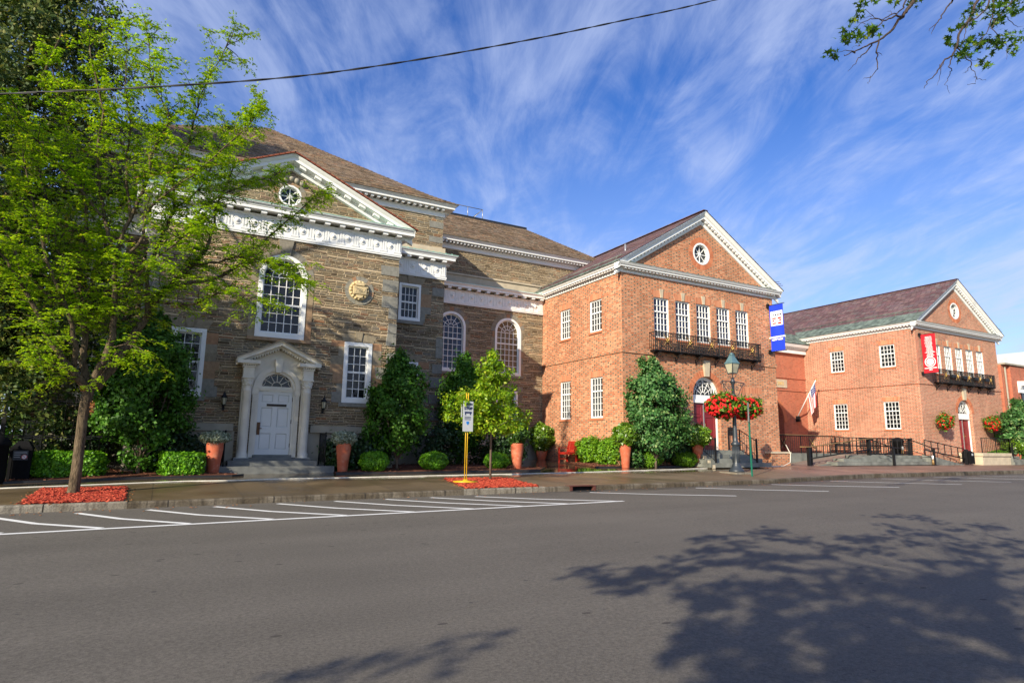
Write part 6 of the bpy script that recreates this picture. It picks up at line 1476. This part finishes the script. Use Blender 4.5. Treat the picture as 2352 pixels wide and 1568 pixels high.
# ================================================================ bus-stop sign, green post, hose, grate, power line
sx, sy = atY(1069, 1100, 15.12).x, 15.12; sz = gz(sx, sy)+.04
t = thing('stop_sign_stand', (sx, sy, sz), 'yellow twin-pole stop sign stand in the right red mulch bed', 'sign')
s = MB(); s.lathe([(.001, 0), (.33, 0), (.33, .02), (.08, .035), (.05, .07), (.001, .07)], (0, 0, 0), 26); s.build('base', M['yellow'], t, loc=t.location.copy())
for a in (-.028, .028): s = MB(); s.tube([(a, 0, .03), (a, 0, 2.35)], .0125, 7); s.build('pole', M['yellow'], t, loc=t.location.copy())
s = MB(); s.box(-.135, .16, -.045, -.03, 1.32, 2.12); s.box(-.16, -.13, .03, .045, 1.7, 2.1)
po = s.build('sign_panel', M['signwhite'], t, loc=t.location.copy()); WL[po.name] = Vector((sx, sy, sz))
text('TROLLEY', .06, M['navy'], 'lettering', po, (sx+.01, sy-.052, sz+2.04), bold=.002); text('STOP', .10, M['navy'], 'lettering', po, (sx+.01, sy-.052, sz+1.93), bold=.003)
s = MB(); s.box(-.09, .11, -.052, -.0455, 1.80, 1.845); s.box(-.08, -.055, -.052, -.0455, 1.755, 1.80); s.box(.06, .09, -.052, -.0455, 1.76, 1.80)
for k in range(3): s.box(-.09, .09, -.052, -.0455, 1.70-.035*k, 1.712-.035*k)
s.build('printed_marks', M['navy'], po, sub=True)
s = MB(); s.prism([(-.035, 1.585), (.035, 1.585), (.04, 1.54), (0, 1.49), (-.04, 1.54)], F(-.052), F(-.0455)); s.build('blue_shield', M['signblue'], po, sub=True)
gp = thing('sign_post', (17.55, 14.9, gz(17.55, 14.9)), 'thin green metal sign post seen edge-on at the kerb beside the street lamp', 'sign post')
s = MB(); s.bar((0, 0, 0), (-.03, 0, 2.5), .05, .035, up=(0, 1, 0)); s.build('post', M['greenpost'], gp, loc=gp.location.copy())
s = MB(); s.box(-.045, -.035, -.16, .16, 1.85, 2.52); so_ = s.build('sign_plate', M['galv'], gp, loc=gp.location.copy()); so_.rotation_euler.z = R(-43)
hp = [(-30, 1121), (0, 1121), (150, 1115.5), (300, 1109.5), (430, 1104.5), (526, 1103.3), (640, 1099.5), (739, 1097.6), (820, 1096), (901, 1094), (1000, 1091.8), (1115, 1089.5), (1190, 1088), (1280, 1085.6), (1365, 1083.4), (1470, 1080), (1565, 1077), (1625, 1074.5), (1682, 1072), (1740, 1069.5)]
def onwalk(px, py):
    d = ray(px, py); tt = 1.
    for i in range(60):
        P = d*tt; zz = gz(P.x, P.y)-EYE+.012; tt = zz/d.z if d.z < 0 else tt
    P = d*tt; return P+Vector((0, 0, EYE))
H = [onwalk(*q) for q in hp]; e_ = H[-1]; H += [Vector((23.3, 18.55, gz(23, 18.5)+.015)), Vector((24.1, 18.7, gz(24, 18.7)+.02)), Vector((24.75, 18.85, .62)), Vector((25.0, 19.0, 1.0)), Vector((25.1, 19.3, 1.42))]
H2 = []
for i in range(len(H)-1):
    for k in range(4): q = H[i].lerp(H[i+1], k/4); H2.append(q)
H2.append(H[-1])
s = MB(); s.tube(H2, .016, 6); tag(s.build('garden_hose', M['hose']), 'long white hose lying along the pavement up to the corner of the near brick building', 'hose')
t = thing('storm_drain', (9.65, 13.7, .15), 'rusty curved storm drain opening in the kerb', 'drain')
s = MB(); gxx0, gxx1 = 9.25, 10.1; yk = ky(9.7); zr, zk = rz(9.7), gz(9.7, yk)
s.box(gxx0, gxx1, yk-.02, yk+.22, zk-.005, zk+.012); s.box(gxx0, gxx0+.09, yk-.01, yk+.1, zr-.02, zk); s.box(gxx1-.09, gxx1, yk-.01, yk+.1, zr-.02, zk); s.build('frame', M['brownrust'], t)
s = MB(); s.box(gxx0+.08, gxx1-.08, yk+.09, yk+.12, zr-.04, zk-.004); s.box(gxx0+.02, gxx1-.02, yk-.35, yk-.01, rz(9.7)+.001, rz(9.7)+.005); s.build('opening', M['blackhole'], t)
ct = thing('power_line', (0, 9, 9), 'twisted black overhead cable crossing the sky', 'cable')
cp = [(-500, 245, 14), (-60, 222, 12.6), (30, 215, 12.3), (300, 203, 11.5), (640, 180, 10.8), (900, 147, 10.3), (1200, 95, 9.8), (1420, 50, 9.5), (1645, 0, 9.2), (2000, -95, 8.8), (2500, -260, 8.2)]
C_ = [atY(a, b_, y) for a, b_, y in cp]
def cr(P, n=26):
    out = []
    for i in range(len(P)-1):
        p0, p1, p2, p3 = P[max(0, i-1)], P[i], P[i+1], P[min(len(P)-1, i+2)]
        for k in range(n):
            u = k/n; out.append(.5*((2*p1)+(p2-p0)*u+(2*p0-5*p1+4*p2-p3)*u*u+(3*p1-p0-3*p2+p3)*u**3))
    out.append(P[-1]); return out
CC = cr(C_); s = MB()
for ph in (0, math.pi, ):
    d_ = 0; pts = []
    for i, p in enumerate(CC):
        if i: d_ += (p-CC[i-1]).length
        a = d_*5.2+ph; pts.append(p+Vector((0, math.cos(a), math.sin(a)))*.010)
    s.tube(pts, .0105, 5)
s.build('strands', M['cable'], ct)

# ================================================================ hanging baskets
def basket(x, y, z, r, label, group, n=2600, wall=False):
    t = thing('hanging_basket', (x, y, z), label, 'flower basket', group)
    mv, mf = [], []; crown(mv, mf, (x, y, z), r, n, .07*r[0]/.55, .6, 70, .12, jitter=.8, lump=.12); leaves_obj('foliage', M['geraniumleaf'], mv, mf, t)
    s = MB(); rd = random.Random(int(x*97)); nb = 210 if not wall else 130
    for k in range(nb):
        d = Vector((rd.gauss(0, 1), rd.gauss(0, 1), rd.gauss(0, 1))).normalized()
        if d.y > .55 and wall: continue
        p = Vector((x+d.x*r[0]*1.04, y+d.y*r[1]*1.04, z+d.z*r[2]*1.02-.03)); br = rd.uniform(.035, .062)*r[0]/.55
        for j in range(9):
            q = Vector((rd.gauss(0, 1), rd.gauss(0, 1), rd.gauss(0, 1))).normalized()*br*.6; s.ball(p+q, br*.46, 4)
    s.build('blossom', M['geranium'], t)
    s = MB()
    s.lathe([(.001, -r[2]*.75), (r[0]*.4, -r[2]*.6), (r[0]*.55, -r[2]*.1), (r[0]*.5, -r[2]*.1)], (x, y, z), 16); s.build('pot', M['iron'], t); s = MB()
    if not wall: [s.tube([(x+.2*a, y, z+.1), (x, y, z+r[2]+.55)], .006, 4) for a in (-1, 1)]
    else: s.tube([(x, y, z+r[2]*.4), (x, 19.49, z+r[2]*.7)], .015, 5)
    s.build('hanger', M['iron'], t); return t
M['geraniumleaf'] = leafm('geranium_leaf', [(0, (.05, .12, .01)), (.5, (.10, .20, .015)), (1, (.2, .32, .03))], .3, .5, .4, 4)
bzc = atY(1698, 935, LY).z
basket(LX-.60, LY-.05, bzc+.03, (.60, .55, .40), 'basket of red geraniums on the left arm of the street lamp', 'baskets on the street lamp')
basket(LX+.66, LY+.1, bzc-.0, (.60, .55, .38), 'basket of red geraniums on the right arm of the street lamp', 'baskets on the street lamp')
for px, lab in ((2168, 'small basket of red flowers left of the far crimson door'), (2278, 'small basket of red flowers right of the far crimson door')):
    p = atY(px, 967 if px < 2200 else 972, 19.1); basket(p.x, 19.05, p.z, (.52, .36, .42), lab, 'baskets on the far brick front', 1500, True)

# ================================================================ street tree (honey locust)
random.seed(21)
TX, TY = -1.62, 15.1; tz = gz(TX, TY)
lt = thing('street_tree', (TX, TY, tz), 'tall feathery yellow-green street tree in the left red mulch bed', 'tree')
def tp3(pts, y0, y1):
    n = len(pts); return [atY(a, b_, y0+(y1-y0)*(i/(n-1))) for i, (a, b_) in enumerate(pts)]
limbs = [
 ([(205, 900), (165, 850), (120, 790), (75, 700), (30, 620), (-30, 540)], 15.1, 14.2, .085),
 ([(165, 850), (172, 790), (150, 700), (110, 600), (80, 480), (55, 370)], 15.0, 14.0, .06),
 ([(205, 900), (192, 830), (195, 780), (185, 700), (180, 600), (200, 500), (170, 380), (140, 250), (115, 140)], 15.1, 15.6, .075),
 ([(212, 895), (226, 850), (252, 800), (262, 740), (265, 680), (262, 600), (240, 500), (225, 380), (232, 250), (205, 110)], 15.1, 14.4, .085),
 ([(262, 600), (300, 500), (335, 420), (355, 340), (388, 270), (350, 190), (342, 90)], 14.7, 14.2, .045),
 ([(300, 500), (290, 400), (300, 300), (288, 200), (296, 60)], 14.6, 15.2, .032),
 ([(218, 890), (255, 845), (300, 780), (335, 730), (352, 690), (400, 650), (440, 610), (480, 560), (500, 470), (540, 385)], 15.1, 15.9, .11),
 ([(335, 730), (340, 640), (362, 560), (400, 480), (398, 400), (440, 300), (470, 200), (532, 85)], 15.3, 14.8, .05),
 ([(400, 650), (470, 645), (540, 615), (600, 560), (680, 490), (735, 440)], 15.4, 16.6, .05),
 ([(440, 610), (500, 600), (560, 590), (640, 610), (690, 640)], 15.6, 14.5, .035),
 ([(352, 690), (430, 700), (520, 670), (590, 690)], 15.3, 14.2, .035),
 ([(165, 850), (125, 835), (88, 812)], 15, 14.6, .02), ([(200, 885), (165, 868), (140, 862)], 15, 14.7, .012), ([(218, 890), (240, 850), (262, 822)], 15, 14.7, .014),
 ([(185, 700), (130, 560), (100, 430), (40, 300)], 15.2, 16.4, .04), ([(150, 700), (70, 640), (0, 500), (-40, 420)], 14.6, 16.2, .04),
 ([(262, 600), (320, 560), (350, 470), (470, 380), (560, 300), (600, 250)], 14.7, 13.9, .04), ([(252, 800), (290, 790), (320, 800)], 15, 14.4, .02),
 ([(240, 500), (170, 420), (90, 330), (20, 220)], 14.6, 14.0, .035), ([(362, 560), (420, 540), (470, 470), (580, 420), (640, 400)], 15.2, 16.3, .03),
 ([(265, 680), (330, 620), (400, 560), (450, 520)], 14.9, 13.6, .03), ([(185, 700), (230, 620), (250, 520), (290, 450)], 15.2, 16.4, .035), ([(400, 480), (470, 420), (500, 340), (520, 290)], 15, 15.8, .025)]
tr_ = MB(); base_ = [Vector((TX-.06, TY, tz-.02)), Vector((TX-.04, TY, tz+.06)), atY(176, 1080, 15.1), atY(184, 1010, 15.1), atY(190, 960, 15.1), atY(197, 925, 15.1), atY(204, 895, 15.1)]
tr_.tube(cr(base_, 5), [q_*.60 for q_ in [.235, .225, .205, .195, .187, .18, .176, .172, .17, .168, .165, .163, .16, .158, .156, .155, .153, .152, .152, .153, .156, .16, .162, .165, .168, .17, .172, .17, .168, .165, .16]], 14, cap=True)
twigs = []
TO = MB()
for L, y0, y1, r0 in limbs:
    P = cr(tp3(L, y0, y1), 4); m = len(P)
    P = [p+Vector((random.gauss(0, .015), random.gauss(0, .02), random.gauss(0, .012))) if 0 < i else p for i, p in enumerate(P)]
    tr_.tube(P, [r0*(1-.86*i/(m-1)) for i in range(m)], 7)
    for i in range(max(3, int(m*.30)), m):
        for _ in range(1 if r0 <= .02 else 3):
            d = (P[i]-P[i-1]).normalized(); v = (d*.7+Vector((random.gauss(0, .7), random.gauss(0, .75), random.gauss(.12, .45)))).normalized()
            twigs.append((P[i], v, random.uniform(.35, .95)*(1.15-.35*i/m)))
lv, lf = [], []; fr_c, fr_n = [], []
for p, v, l in twigs:
    pts = [p]; n = 5; dd = v.copy()
    for k in range(n): dd = (dd+Vector((random.gauss(0, .18), random.gauss(0, .18), random.gauss(-.02, .14)))).normalized(); pts.append(pts[-1]+dd*l/n)
    TO.tube(pts, [.012, .010, .008, .006, .005, .003], 4, cap=False)
    for k in range(1, n+1):
        for _ in range(3):
            # a frond: leaflets both sides of a drooping midrib
            a = random.uniform(0, 2*math.pi); fd = (Vector((math.cos(a), math.sin(a), random.uniform(-.35, .35)))+dd*.6).normalized(); fl_len = random.uniform(.13, .24)
            side = fd.cross(Vector((0, 0, 1))).normalized(); q = pts[k]+Vector((random.gauss(0, .02), random.gauss(0, .02), random.gauss(0, .02)))
            for j in range(7):
                u = (j+1)/7; c_ = q+fd*fl_len*u+Vector((0, 0, -.07*u*u))
                for s_ in (-1, 1): fr_c.append(c_+side*s_*.026); fr_n.append((side*s_*.35+Vector((random.gauss(0, .35), random.gauss(0, .35), 1))).normalized())
C_a = np.array([tuple(c) for c in fr_c]); N_a = np.array([tuple(c) for c in fr_n])
keep = rng.random(len(C_a)) < .64
add_leaves(lv, lf, C_a[keep], unit(N_a[keep]), .034, 1.7, .15)
tr_.build('trunk', M['bark'], lt); TO.build('twigs', M['twig'], lt); leaves_obj('crown', M['locust'], lv, lf, lt)
s = MB(); rd = random.Random(3); mv, mf = [], []
pc = atY(213, 935, 14.95); crown(mv, mf, tuple(pc), (.05, .05, .14), 60, .035, .1); pc = atY(190, 893, 14.93); crown(mv, mf, tuple(pc), (.06, .05, .05), 40, .035, .1)
leaves_obj('dried_leaves', M['driedleaf'], mv, mf, lt)

# ================================================================ trees beyond and beside
def tree(name, x, y, z, h, r, label, mat, n, leaf, cl, z0=.25, group=None, cs=.5, trunk_r=.2, conical=False, aspect=1.5, ry=None):
    t = thing(name, (x, y, z), label, 'tree', group); s = MB()
    s.tube([(x, y, z), (x+.1, y, z+h*.3), (x, y+.1, z+h*.6), (x, y, z+h*.92)], [trunk_r, trunk_r*.8, trunk_r*.5, .03], 9)
    for k in range(14): a = k*2.4; zz = z+h*(z0+.045*k); s.tube([(x, y, zz), (x+r*.35*math.cos(a), y+r*.35*math.sin(a), zz+h*.07), (x+r*.8*math.cos(a), y+r*.8*math.sin(a), zz+h*.14)], [trunk_r*.4, trunk_r*.22, .02], 6)
    s.build('trunk', M['bark'], t); mv, mf = [], []
    if conical:
        L = 9
        for k in range(L):
            u = k/(L-1); zz = z+h*(z0+(1-z0)*u*.93); rr = r*(1-.62*u**1.6)+.2; crown(mv, mf, (x, y, zz), (rr, rr, h*.09), int(n/L*(1.2-.5*u)), leaf, .5, int(cl/L), cs, lump=.16, jitter=.9, up=.1, aspect=aspect)
    else: crown(mv, mf, (x, y, z+h*(z0+(1-z0)*.5)), (r, ry or r, h*(1-z0)*.5), n, leaf, .35, cl, cs, lump=.16, jitter=.8, aspect=aspect)
    leaves_obj('crown', mat, mv, mf, t); return t
tree('evergreen', -4.75, 21.4, .4, 16.5, 3.3, 'tall dark evergreen at the left corner of the stone building', M['conifer'], 90000, .075, 1100, .12, conical=True, cs=.42, trunk_r=.25, aspect=2.0)
PG = 'park trees beyond the iron fence'
for i, (x, y, h, r, lab) in enumerate([(-9.5, 24, 9, 3.4, 'leafy green tree beyond the fence at the left edge'), (-8.2, 35, 13, 4.5, 'taller green tree farther back in the park at the left'), (-18, 42, 14, 5.5, 'distant park tree at the far left'), (-14, 62, 15, 6, 'most distant park tree behind the lawn'), (-30, 60, 15, 7, 'broad distant park tree left of the others')]):
    tree('park_tree', x, y, .45, h, r, lab, M['dark'] if i < 2 else M['park'], 34000 if i < 2 else 7000, .085 if i < 2 else .34, 420 if i < 2 else 240, .3 if i else .26, PG, .6)
tree('park_tree', -5.7, 23.6, .42, 7.5, 2.0, 'low-branched dark tree behind the fence beside the stone building', M['dark'], 12000, .10, 220, .36, PG, .45)
tree('shade_tree', -7.9, 14.2, .2, 10.6, 2.6, 'unseen leafy tree added left of the street tree to shade the lower stone front', M['park'], 11000, .14, 180, .58, None, .45)  # unseen tree, added so its crown shades the door and lower stone front

mv, mf = [], []
for k in range(16): crown(mv, mf, (-95+k*7.2, 84+random.uniform(-4, 4), 4.2+random.uniform(0, 2)), (6, 3.5, 6.5), 1500, .55, .5, 60, 1.0, jitter=.9)
tw = leaves_obj('distant_wood', M['park'], mv, mf); tag(tw, 'distant mass of trees closing the park beyond the lawn', kind='stuff')
# maples: star-shaped leaves
def star_leaves(C_, N_, size):
    n = len(C_); rnd = rng.normal(size=(n, 3)); a = unit(np.cross(N_, rnd)); b = np.cross(N_, a); s = (size*rng.uniform(.65, 1.25, (n, 1)))
    rad = [1.0, .34, .86, .34, .70, .22, .70, .34, .86, .34]; V = []
    for k, r in enumerate(rad):
        t = 2*math.pi*k/10; V.append(C_+(a*math.cos(t)+b*math.sin(t))*s*r*.62+N_*s*(.10 if k % 2 == 0 else 0)*rng.uniform(-1, 1, (n, 1)))
    V = np.stack(V, 1).reshape(-1, 3); return V, np.arange(n*10).reshape(n, 10)
def maple(x, y, z, label, limbs_, r0, sprays, leaf):
    t = thing('maple_tree', (x, y, z), label, 'tree', None); s = MB()
    s.tube([(x, y, z), (x, y, z+2.2), (x+.05, y, z+4.2)], [.30, .25, .2], 12)
    for P, r in limbs_:
        m = len(P); s.tube(P, [r*(1-.85*i/(m-1)) for i in range(m)], 7)
    s.build('trunk', M['twig'], t)
    C_, N_ = [], []
    for c, rad, n in sprays:
        for _ in range(n):
            C_.append((c[0]+random.gauss(0, rad), c[1]+random.gauss(0, rad), c[2]+random.gauss(0, rad*.75))); N_.append((random.gauss(0, .6), random.gauss(0, .6), random.gauss(.8, .5)))
    V, Fc = star_leaves(np.array(C_), unit(np.array(N_)), leaf); leaves_obj('crown', M['maple'], [V], [Fc], t); return t
def walk(p, d, L, n, wob=.25, droop=0.):
    out = [p]; d = d.normalized()
    for k in range(n): d = (d+Vector((random.gauss(0, wob), random.gauss(0, wob), random.gauss(-droop, wob)))).normalized(); out.append(out[-1]+d*L/n)
    return out
# right-hand maple: only its drooping branch ends enter the picture
random.seed(5)
q = lambda px, py, y: atY(px, py, y)
RM = []; SPR = []
def ep(x, y): return (1874.25+x*.20313, y*.20313)        # enlargement -> picture
root = Vector((15.5, .5, 6.2))
def br(pts, y0, y1, r, pre=None):
    P = [q(*ep(a, b_), y0+(y1-y0)*i/(len(pts)-1)) for i, (a, b_) in enumerate(pts)]
    if pre: P = [Vector(pre)]+P
    P = cr(P, 4); P = [p+Vector((random.gauss(0, .008), random.gauss(0, .01), random.gauss(0, .008))) for p in P]; RM.append((P, r)); return P
Y_ = 4.6
far = q(*ep(1250, -300), Y_)
br([(1100, 20), (1000, 160), (960, 200), (870, 320), (720, 460), (560, 520), (440, 590), (300, 640)], Y_, Y_+.3, .032, far)
br([(720, 460), (680, 590), (705, 740), (630, 860), (590, 950)], Y_+.1, Y_+.2, .012); br([(630, 860), (540, 885)], Y_+.2, Y_+.2, .006); br([(680, 590), (740, 640)], Y_+.1, Y_+.1, .008)
br([(640, 490), (560, 600), (480, 660), (430, 740), (360, 800)], Y_+.1, Y_+.3, .011); br([(440, 590), (330, 570), (230, 600)], Y_+.2, Y_+.2, .008)
br([(960, 185), (870, 190), (760, 240), (650, 360), (600, 400)], Y_, Y_-.2, .016); br([(760, 240), (640, 210), (520, 260), (420, 330)], Y_, Y_-.1, .009); br([(1010, 20), (980, 110), (840, 170), (740, 220), (640, 180), (540, 100)], Y_, Y_+.1, .014, far)
for a, b_ in (((640, 180), (520, 230)), ((560, 270), (440, 260)), ((500, 520), (400, 540)), ((860, 170), (800, 130)), ((600, 400), (500, 480))): br([a, ((a[0]+b_[0])/2+15, (a[1]+b_[1])/2-12), b_], Y_, Y_+.1, .005)
br([(1535, 0), (1480, 80), (1400, 210), (1350, 280), (1260, 350)], Y_+.4, Y_+.4, .02, q(*ep(1640, -250), Y_)); br([(1355, 275), (1305, 395)], Y_+.4, Y_+.4, .010)
far2 = q(*ep(2000, -300), Y_-.3)
br([(1830, 0), (1740, 200), (1620, 380), (1590, 520), (1540, 630), (1440, 700), (1370, 820), (1280, 900), (1215, 1000)], Y_-.2, Y_, .026, far2)
br([(1540, 630), (1510, 760), (1525, 830), (1470, 950), (1525, 1060)], Y_, Y_+.1, .010); br([(1440, 700), (1400, 860), (1370, 975)], Y_, Y_, .006); br([(1410, 730), (1400, 800)], Y_, Y_, .005)
br([(1590, 520), (1690, 640), (1750, 720), (1790, 870), (1800, 940)], Y_-.1, Y_-.1, .012); br([(1790, 870), (1870, 900), (1930, 910)], Y_-.1, Y_-.1, .006); br([(1750, 720), (1700, 820), (1660, 830)], Y_-.1, Y_-.1, .006); br([(1790, 940), (1700, 960)], Y_-.1, Y_-.1, .005); br([(1690, 650), (1850, 700)], Y_-.1, Y_-.1, .006)
br([(1960, 20), (1850, 180), (1740, 260), (1680, 400), (1660, 520)], Y_-.3, Y_-.2, .016, far2); br([(2010, 40), (1990, 200), (1940, 340), (1850, 480), (1760, 560)], Y_-.3, Y_-.2, .014, far2)
br([(2200, 0), (2120, 120), (2010, 260), (2030, 380), (2150, 520), (2155, 670)], Y_-.3, Y_-.3, .014, far2); br([(2160, 200), (2260, 300), (2350, 300)], Y_-.3, Y_-.3, .007)
for cx_, cy_, rr, n in ((500, 40, 45, 11), (670, 20, 30, 5), (520, 150, 40, 8), (390, 260, 40, 6), (300, 390, 50, 11), (380, 430, 50, 12), (590, 360, 60, 14), (640, 310, 45, 9), (500, 430, 40, 9), (180, 590, 30, 7), (215, 640, 18, 4), (900, 10, 40, 7), (1060, 5, 50, 12), (1160, 15, 30, 5),
        (1810, 90, 70, 22), (1700, 160, 50, 12), (1740, 270, 45, 12), (1650, 300, 40, 8), (1550, 330, 35, 6), (1500, 430, 35, 8), (1500, 490, 25, 5), (1630, 520, 50, 14), (1680, 600, 60, 18), (1640, 650, 35, 8), (1780, 460, 45, 10), (1720, 470, 35, 8), (2000, 100, 90, 26), (2100, 40, 90, 26), (2200, 140, 70, 20), (2050, 200, 60, 14), (2110, 210, 30, 6), (1990, 260, 60, 12), (1920, 440, 60, 18), (1880, 510, 45, 12), (2120, 420, 70, 22), (2160, 490, 70, 20), (2060, 500, 60, 14), (2240, 580, 50, 12), (2300, 420, 60, 14), (1890, 690, 40, 10), (1930, 740, 30, 8), (2000, 600, 25, 5), (2280, 20, 70, 20), (2340, 100, 50, 10)):
    p = q(*ep(cx_, cy_), Y_+random.uniform(-.35, .25)); SPR.append((p, rr*.20313/145*1.05*.75, int(n*1.5)))
for _ in range(26):      # the rest of the crown, above and right of the view
    c = Vector((random.uniform(12.5, 19), random.uniform(-2.5, 3.0), random.uniform(7.8, 11.5))); SPR.append((c, .5, 55)); RM.append(([root, root.lerp(c, .5)+Vector((0, 0, .3)), c], .05))
RM.append(([Vector((15.5, .5, 4)), root], .18))
RM.append(([root, root.lerp(far, .5)+Vector((0, 0, .4)), far], .08)); RM.append(([root, root.lerp(far2, .5)+Vector((0, 0, .3)), far2], .08)); RM.append(([root, q(*ep(1640, -250), Y_)], .05))
maple(15.5, .5, 0, 'maple whose drooping leafy branch ends hang into the top right of the view', RM, .3, SPR, .105)
# left-hand maple behind the camera: its crown throws the shadow on the road
random.seed(8)
BM = []; SB = []; rt2 = Vector((-9.5, -7.0, 5.0)); sd = sdir
def cast_from(gx_, gy_, h):        # point at height h whose shadow falls at (gx_,gy_) on the road
    k = h/math.tan(SUN_EL); return Vector((gx_-k*math.sin(SUN_AZ), gy_-k*math.cos(SUN_AZ), h+.08))
def onroad(px, py):
    d = ray(px, py); t_ = (rz(4)-EYE)/d.z; t_ = (rz(d.x*t_)-EYE)/d.z; return d*t_+Vector((0, 0, EYE))
BL = [(250,365),(330,410),(420,430),(460,470),(560,385),(620,390),(700,320),(760,360),(840,330),(800,215),(900,210),(960,230),(1080,185),(1180,175),(1000,270),(1100,290),(770,275),(880,270),(950,330),(1050,330),(1150,350),(1200,300),(1280,300),(1230,220),(1300,230),(950,420),(1050,430),(1150,440),(1250,420),(1350,380),(1400,290),(1520,260),(1620,270),(1580,220),(1500,215),(1650,210),(1700,180),(1760,160),(1700,105),(1850,105),(1920,125),(2030,165),(2150,155),(2200,160),(1850,190),(1950,200),(1870,240),(2000,260),(2100,250),(2200,240),(2300,220),(740,490),(860,500),(920,520),(1000,480),(1100,500),(1150,560),(1250,520),(1350,480),(1450,440),(1550,400),(1600,440),(1650,380),(1700,440),(1800,470),(1900,400),(1900,330),(2000,330),(2000,400),(2100,330),(2200,300),(2300,290),(2100,420),(2200,380),(2300,370),(2300,470),(2200,480),(2100,500),(2000,480),(820,560),(850,640),(760,640),(780,700),(700,760),(870,720),(900,680),(1040,640),(1080,700),(1150,640),(1000,700),(1180,760),(1250,620),(1350,600),(1350,680),(1450,600),(1500,560),(1550,600),(1600,640),(1650,560),(1750,560),(1700,650),(1850,600),(1450,740),(1500,800),(1550,720),(1600,800),(1650,760),(1750,720),(1700,850),(1800,800),(1900,700),(1950,800),(1900,880),(2000,640),(2100,620),(2150,560),(2250,560),(2200,680),(2300,640),(2300,720),(2150,780),(2050,860),(900,840),(950,890),(1050,870),(1150,860),(1200,890),(1300,880),(2420,200),(2420,300),(2450,400),(2420,520),(2450,640),(2420,760),(2350,860),(1500,930),(1700,950),(1900,960),(2150,950)]
PTS = [(1218.9+a*.4818, 1133+b_*.4818) for a, b_ in BL]+[(690, 1550), (750, 1528), (800, 1535), (860, 1510), (915, 1525), (960, 1492), (1000, 1484), (1070, 1500), (1120, 1466), (740, 1562), (860, 1552), (1010, 1530), (640, 1560)]
limbs_to = []
for i, (px, py) in enumerate(PTS):
    g_ = onroad(px, py); dist = (g_-Vector((0, 0, EYE))).length; hh = 4.5+random.uniform(0, .5)
    while True:      # the lowest height that still keeps the bough above the view
        c = cast_from(g_.x, g_.y, hh); v_ = c-Vector((0, 0, EYE)); f_ = v_.dot(FW)
        if f_ < .3 or 784-FPX*v_.dot(UP)/f_ < -330 or abs(FPX*v_.dot(RT)/f_) > 1550 or hh > 8: break
        hh += .25
    rr = .05+.017*dist; far_left = i >= len(BL)
    for k in range(1 if far_left else 3):      # a little spray of leaves along a twig
        e = walk(c, Vector((random.gauss(0, 1), random.gauss(0, 1), random.gauss(0, .3))), rr*1.5, 3); BM.append((e, .010))
        for q_ in e[1:]: SB.append((q_, rr*.25, 1 if far_left else 4))
    SB.append((c, rr*.36, 3 if far_left else 17)); limbs_to.append(c)
hub = [cast_from(*onroad(1218.9+a*.4818, 1133+b_*.4818).xy, 6.4) for a, b_ in ((1700, 850), (1450, 640), (1200, 470), (1950, 560), (2200, 450), (950, 700), (2250, 800))]
for h_ in hub: BM.append((cr([rt2, rt2.lerp(h_, .5)+Vector((.2, -.2, .3)), h_], 6), .055))
for c in limbs_to[:len(BL)]:
    h_ = min(hub, key=lambda q_: (q_-c).length); BM.append((cr([h_, h_.lerp(c, .5)+Vector((random.gauss(0, .08), random.gauss(0, .08), 0)), c], 4), .014))
maple(-9.5, -7.0, 0, 'maple behind the viewer whose crown throws the leafy shadow on the road', BM+[([Vector((-9.5, -7, 3.9)), rt2], .2)], .3, SB, .13)
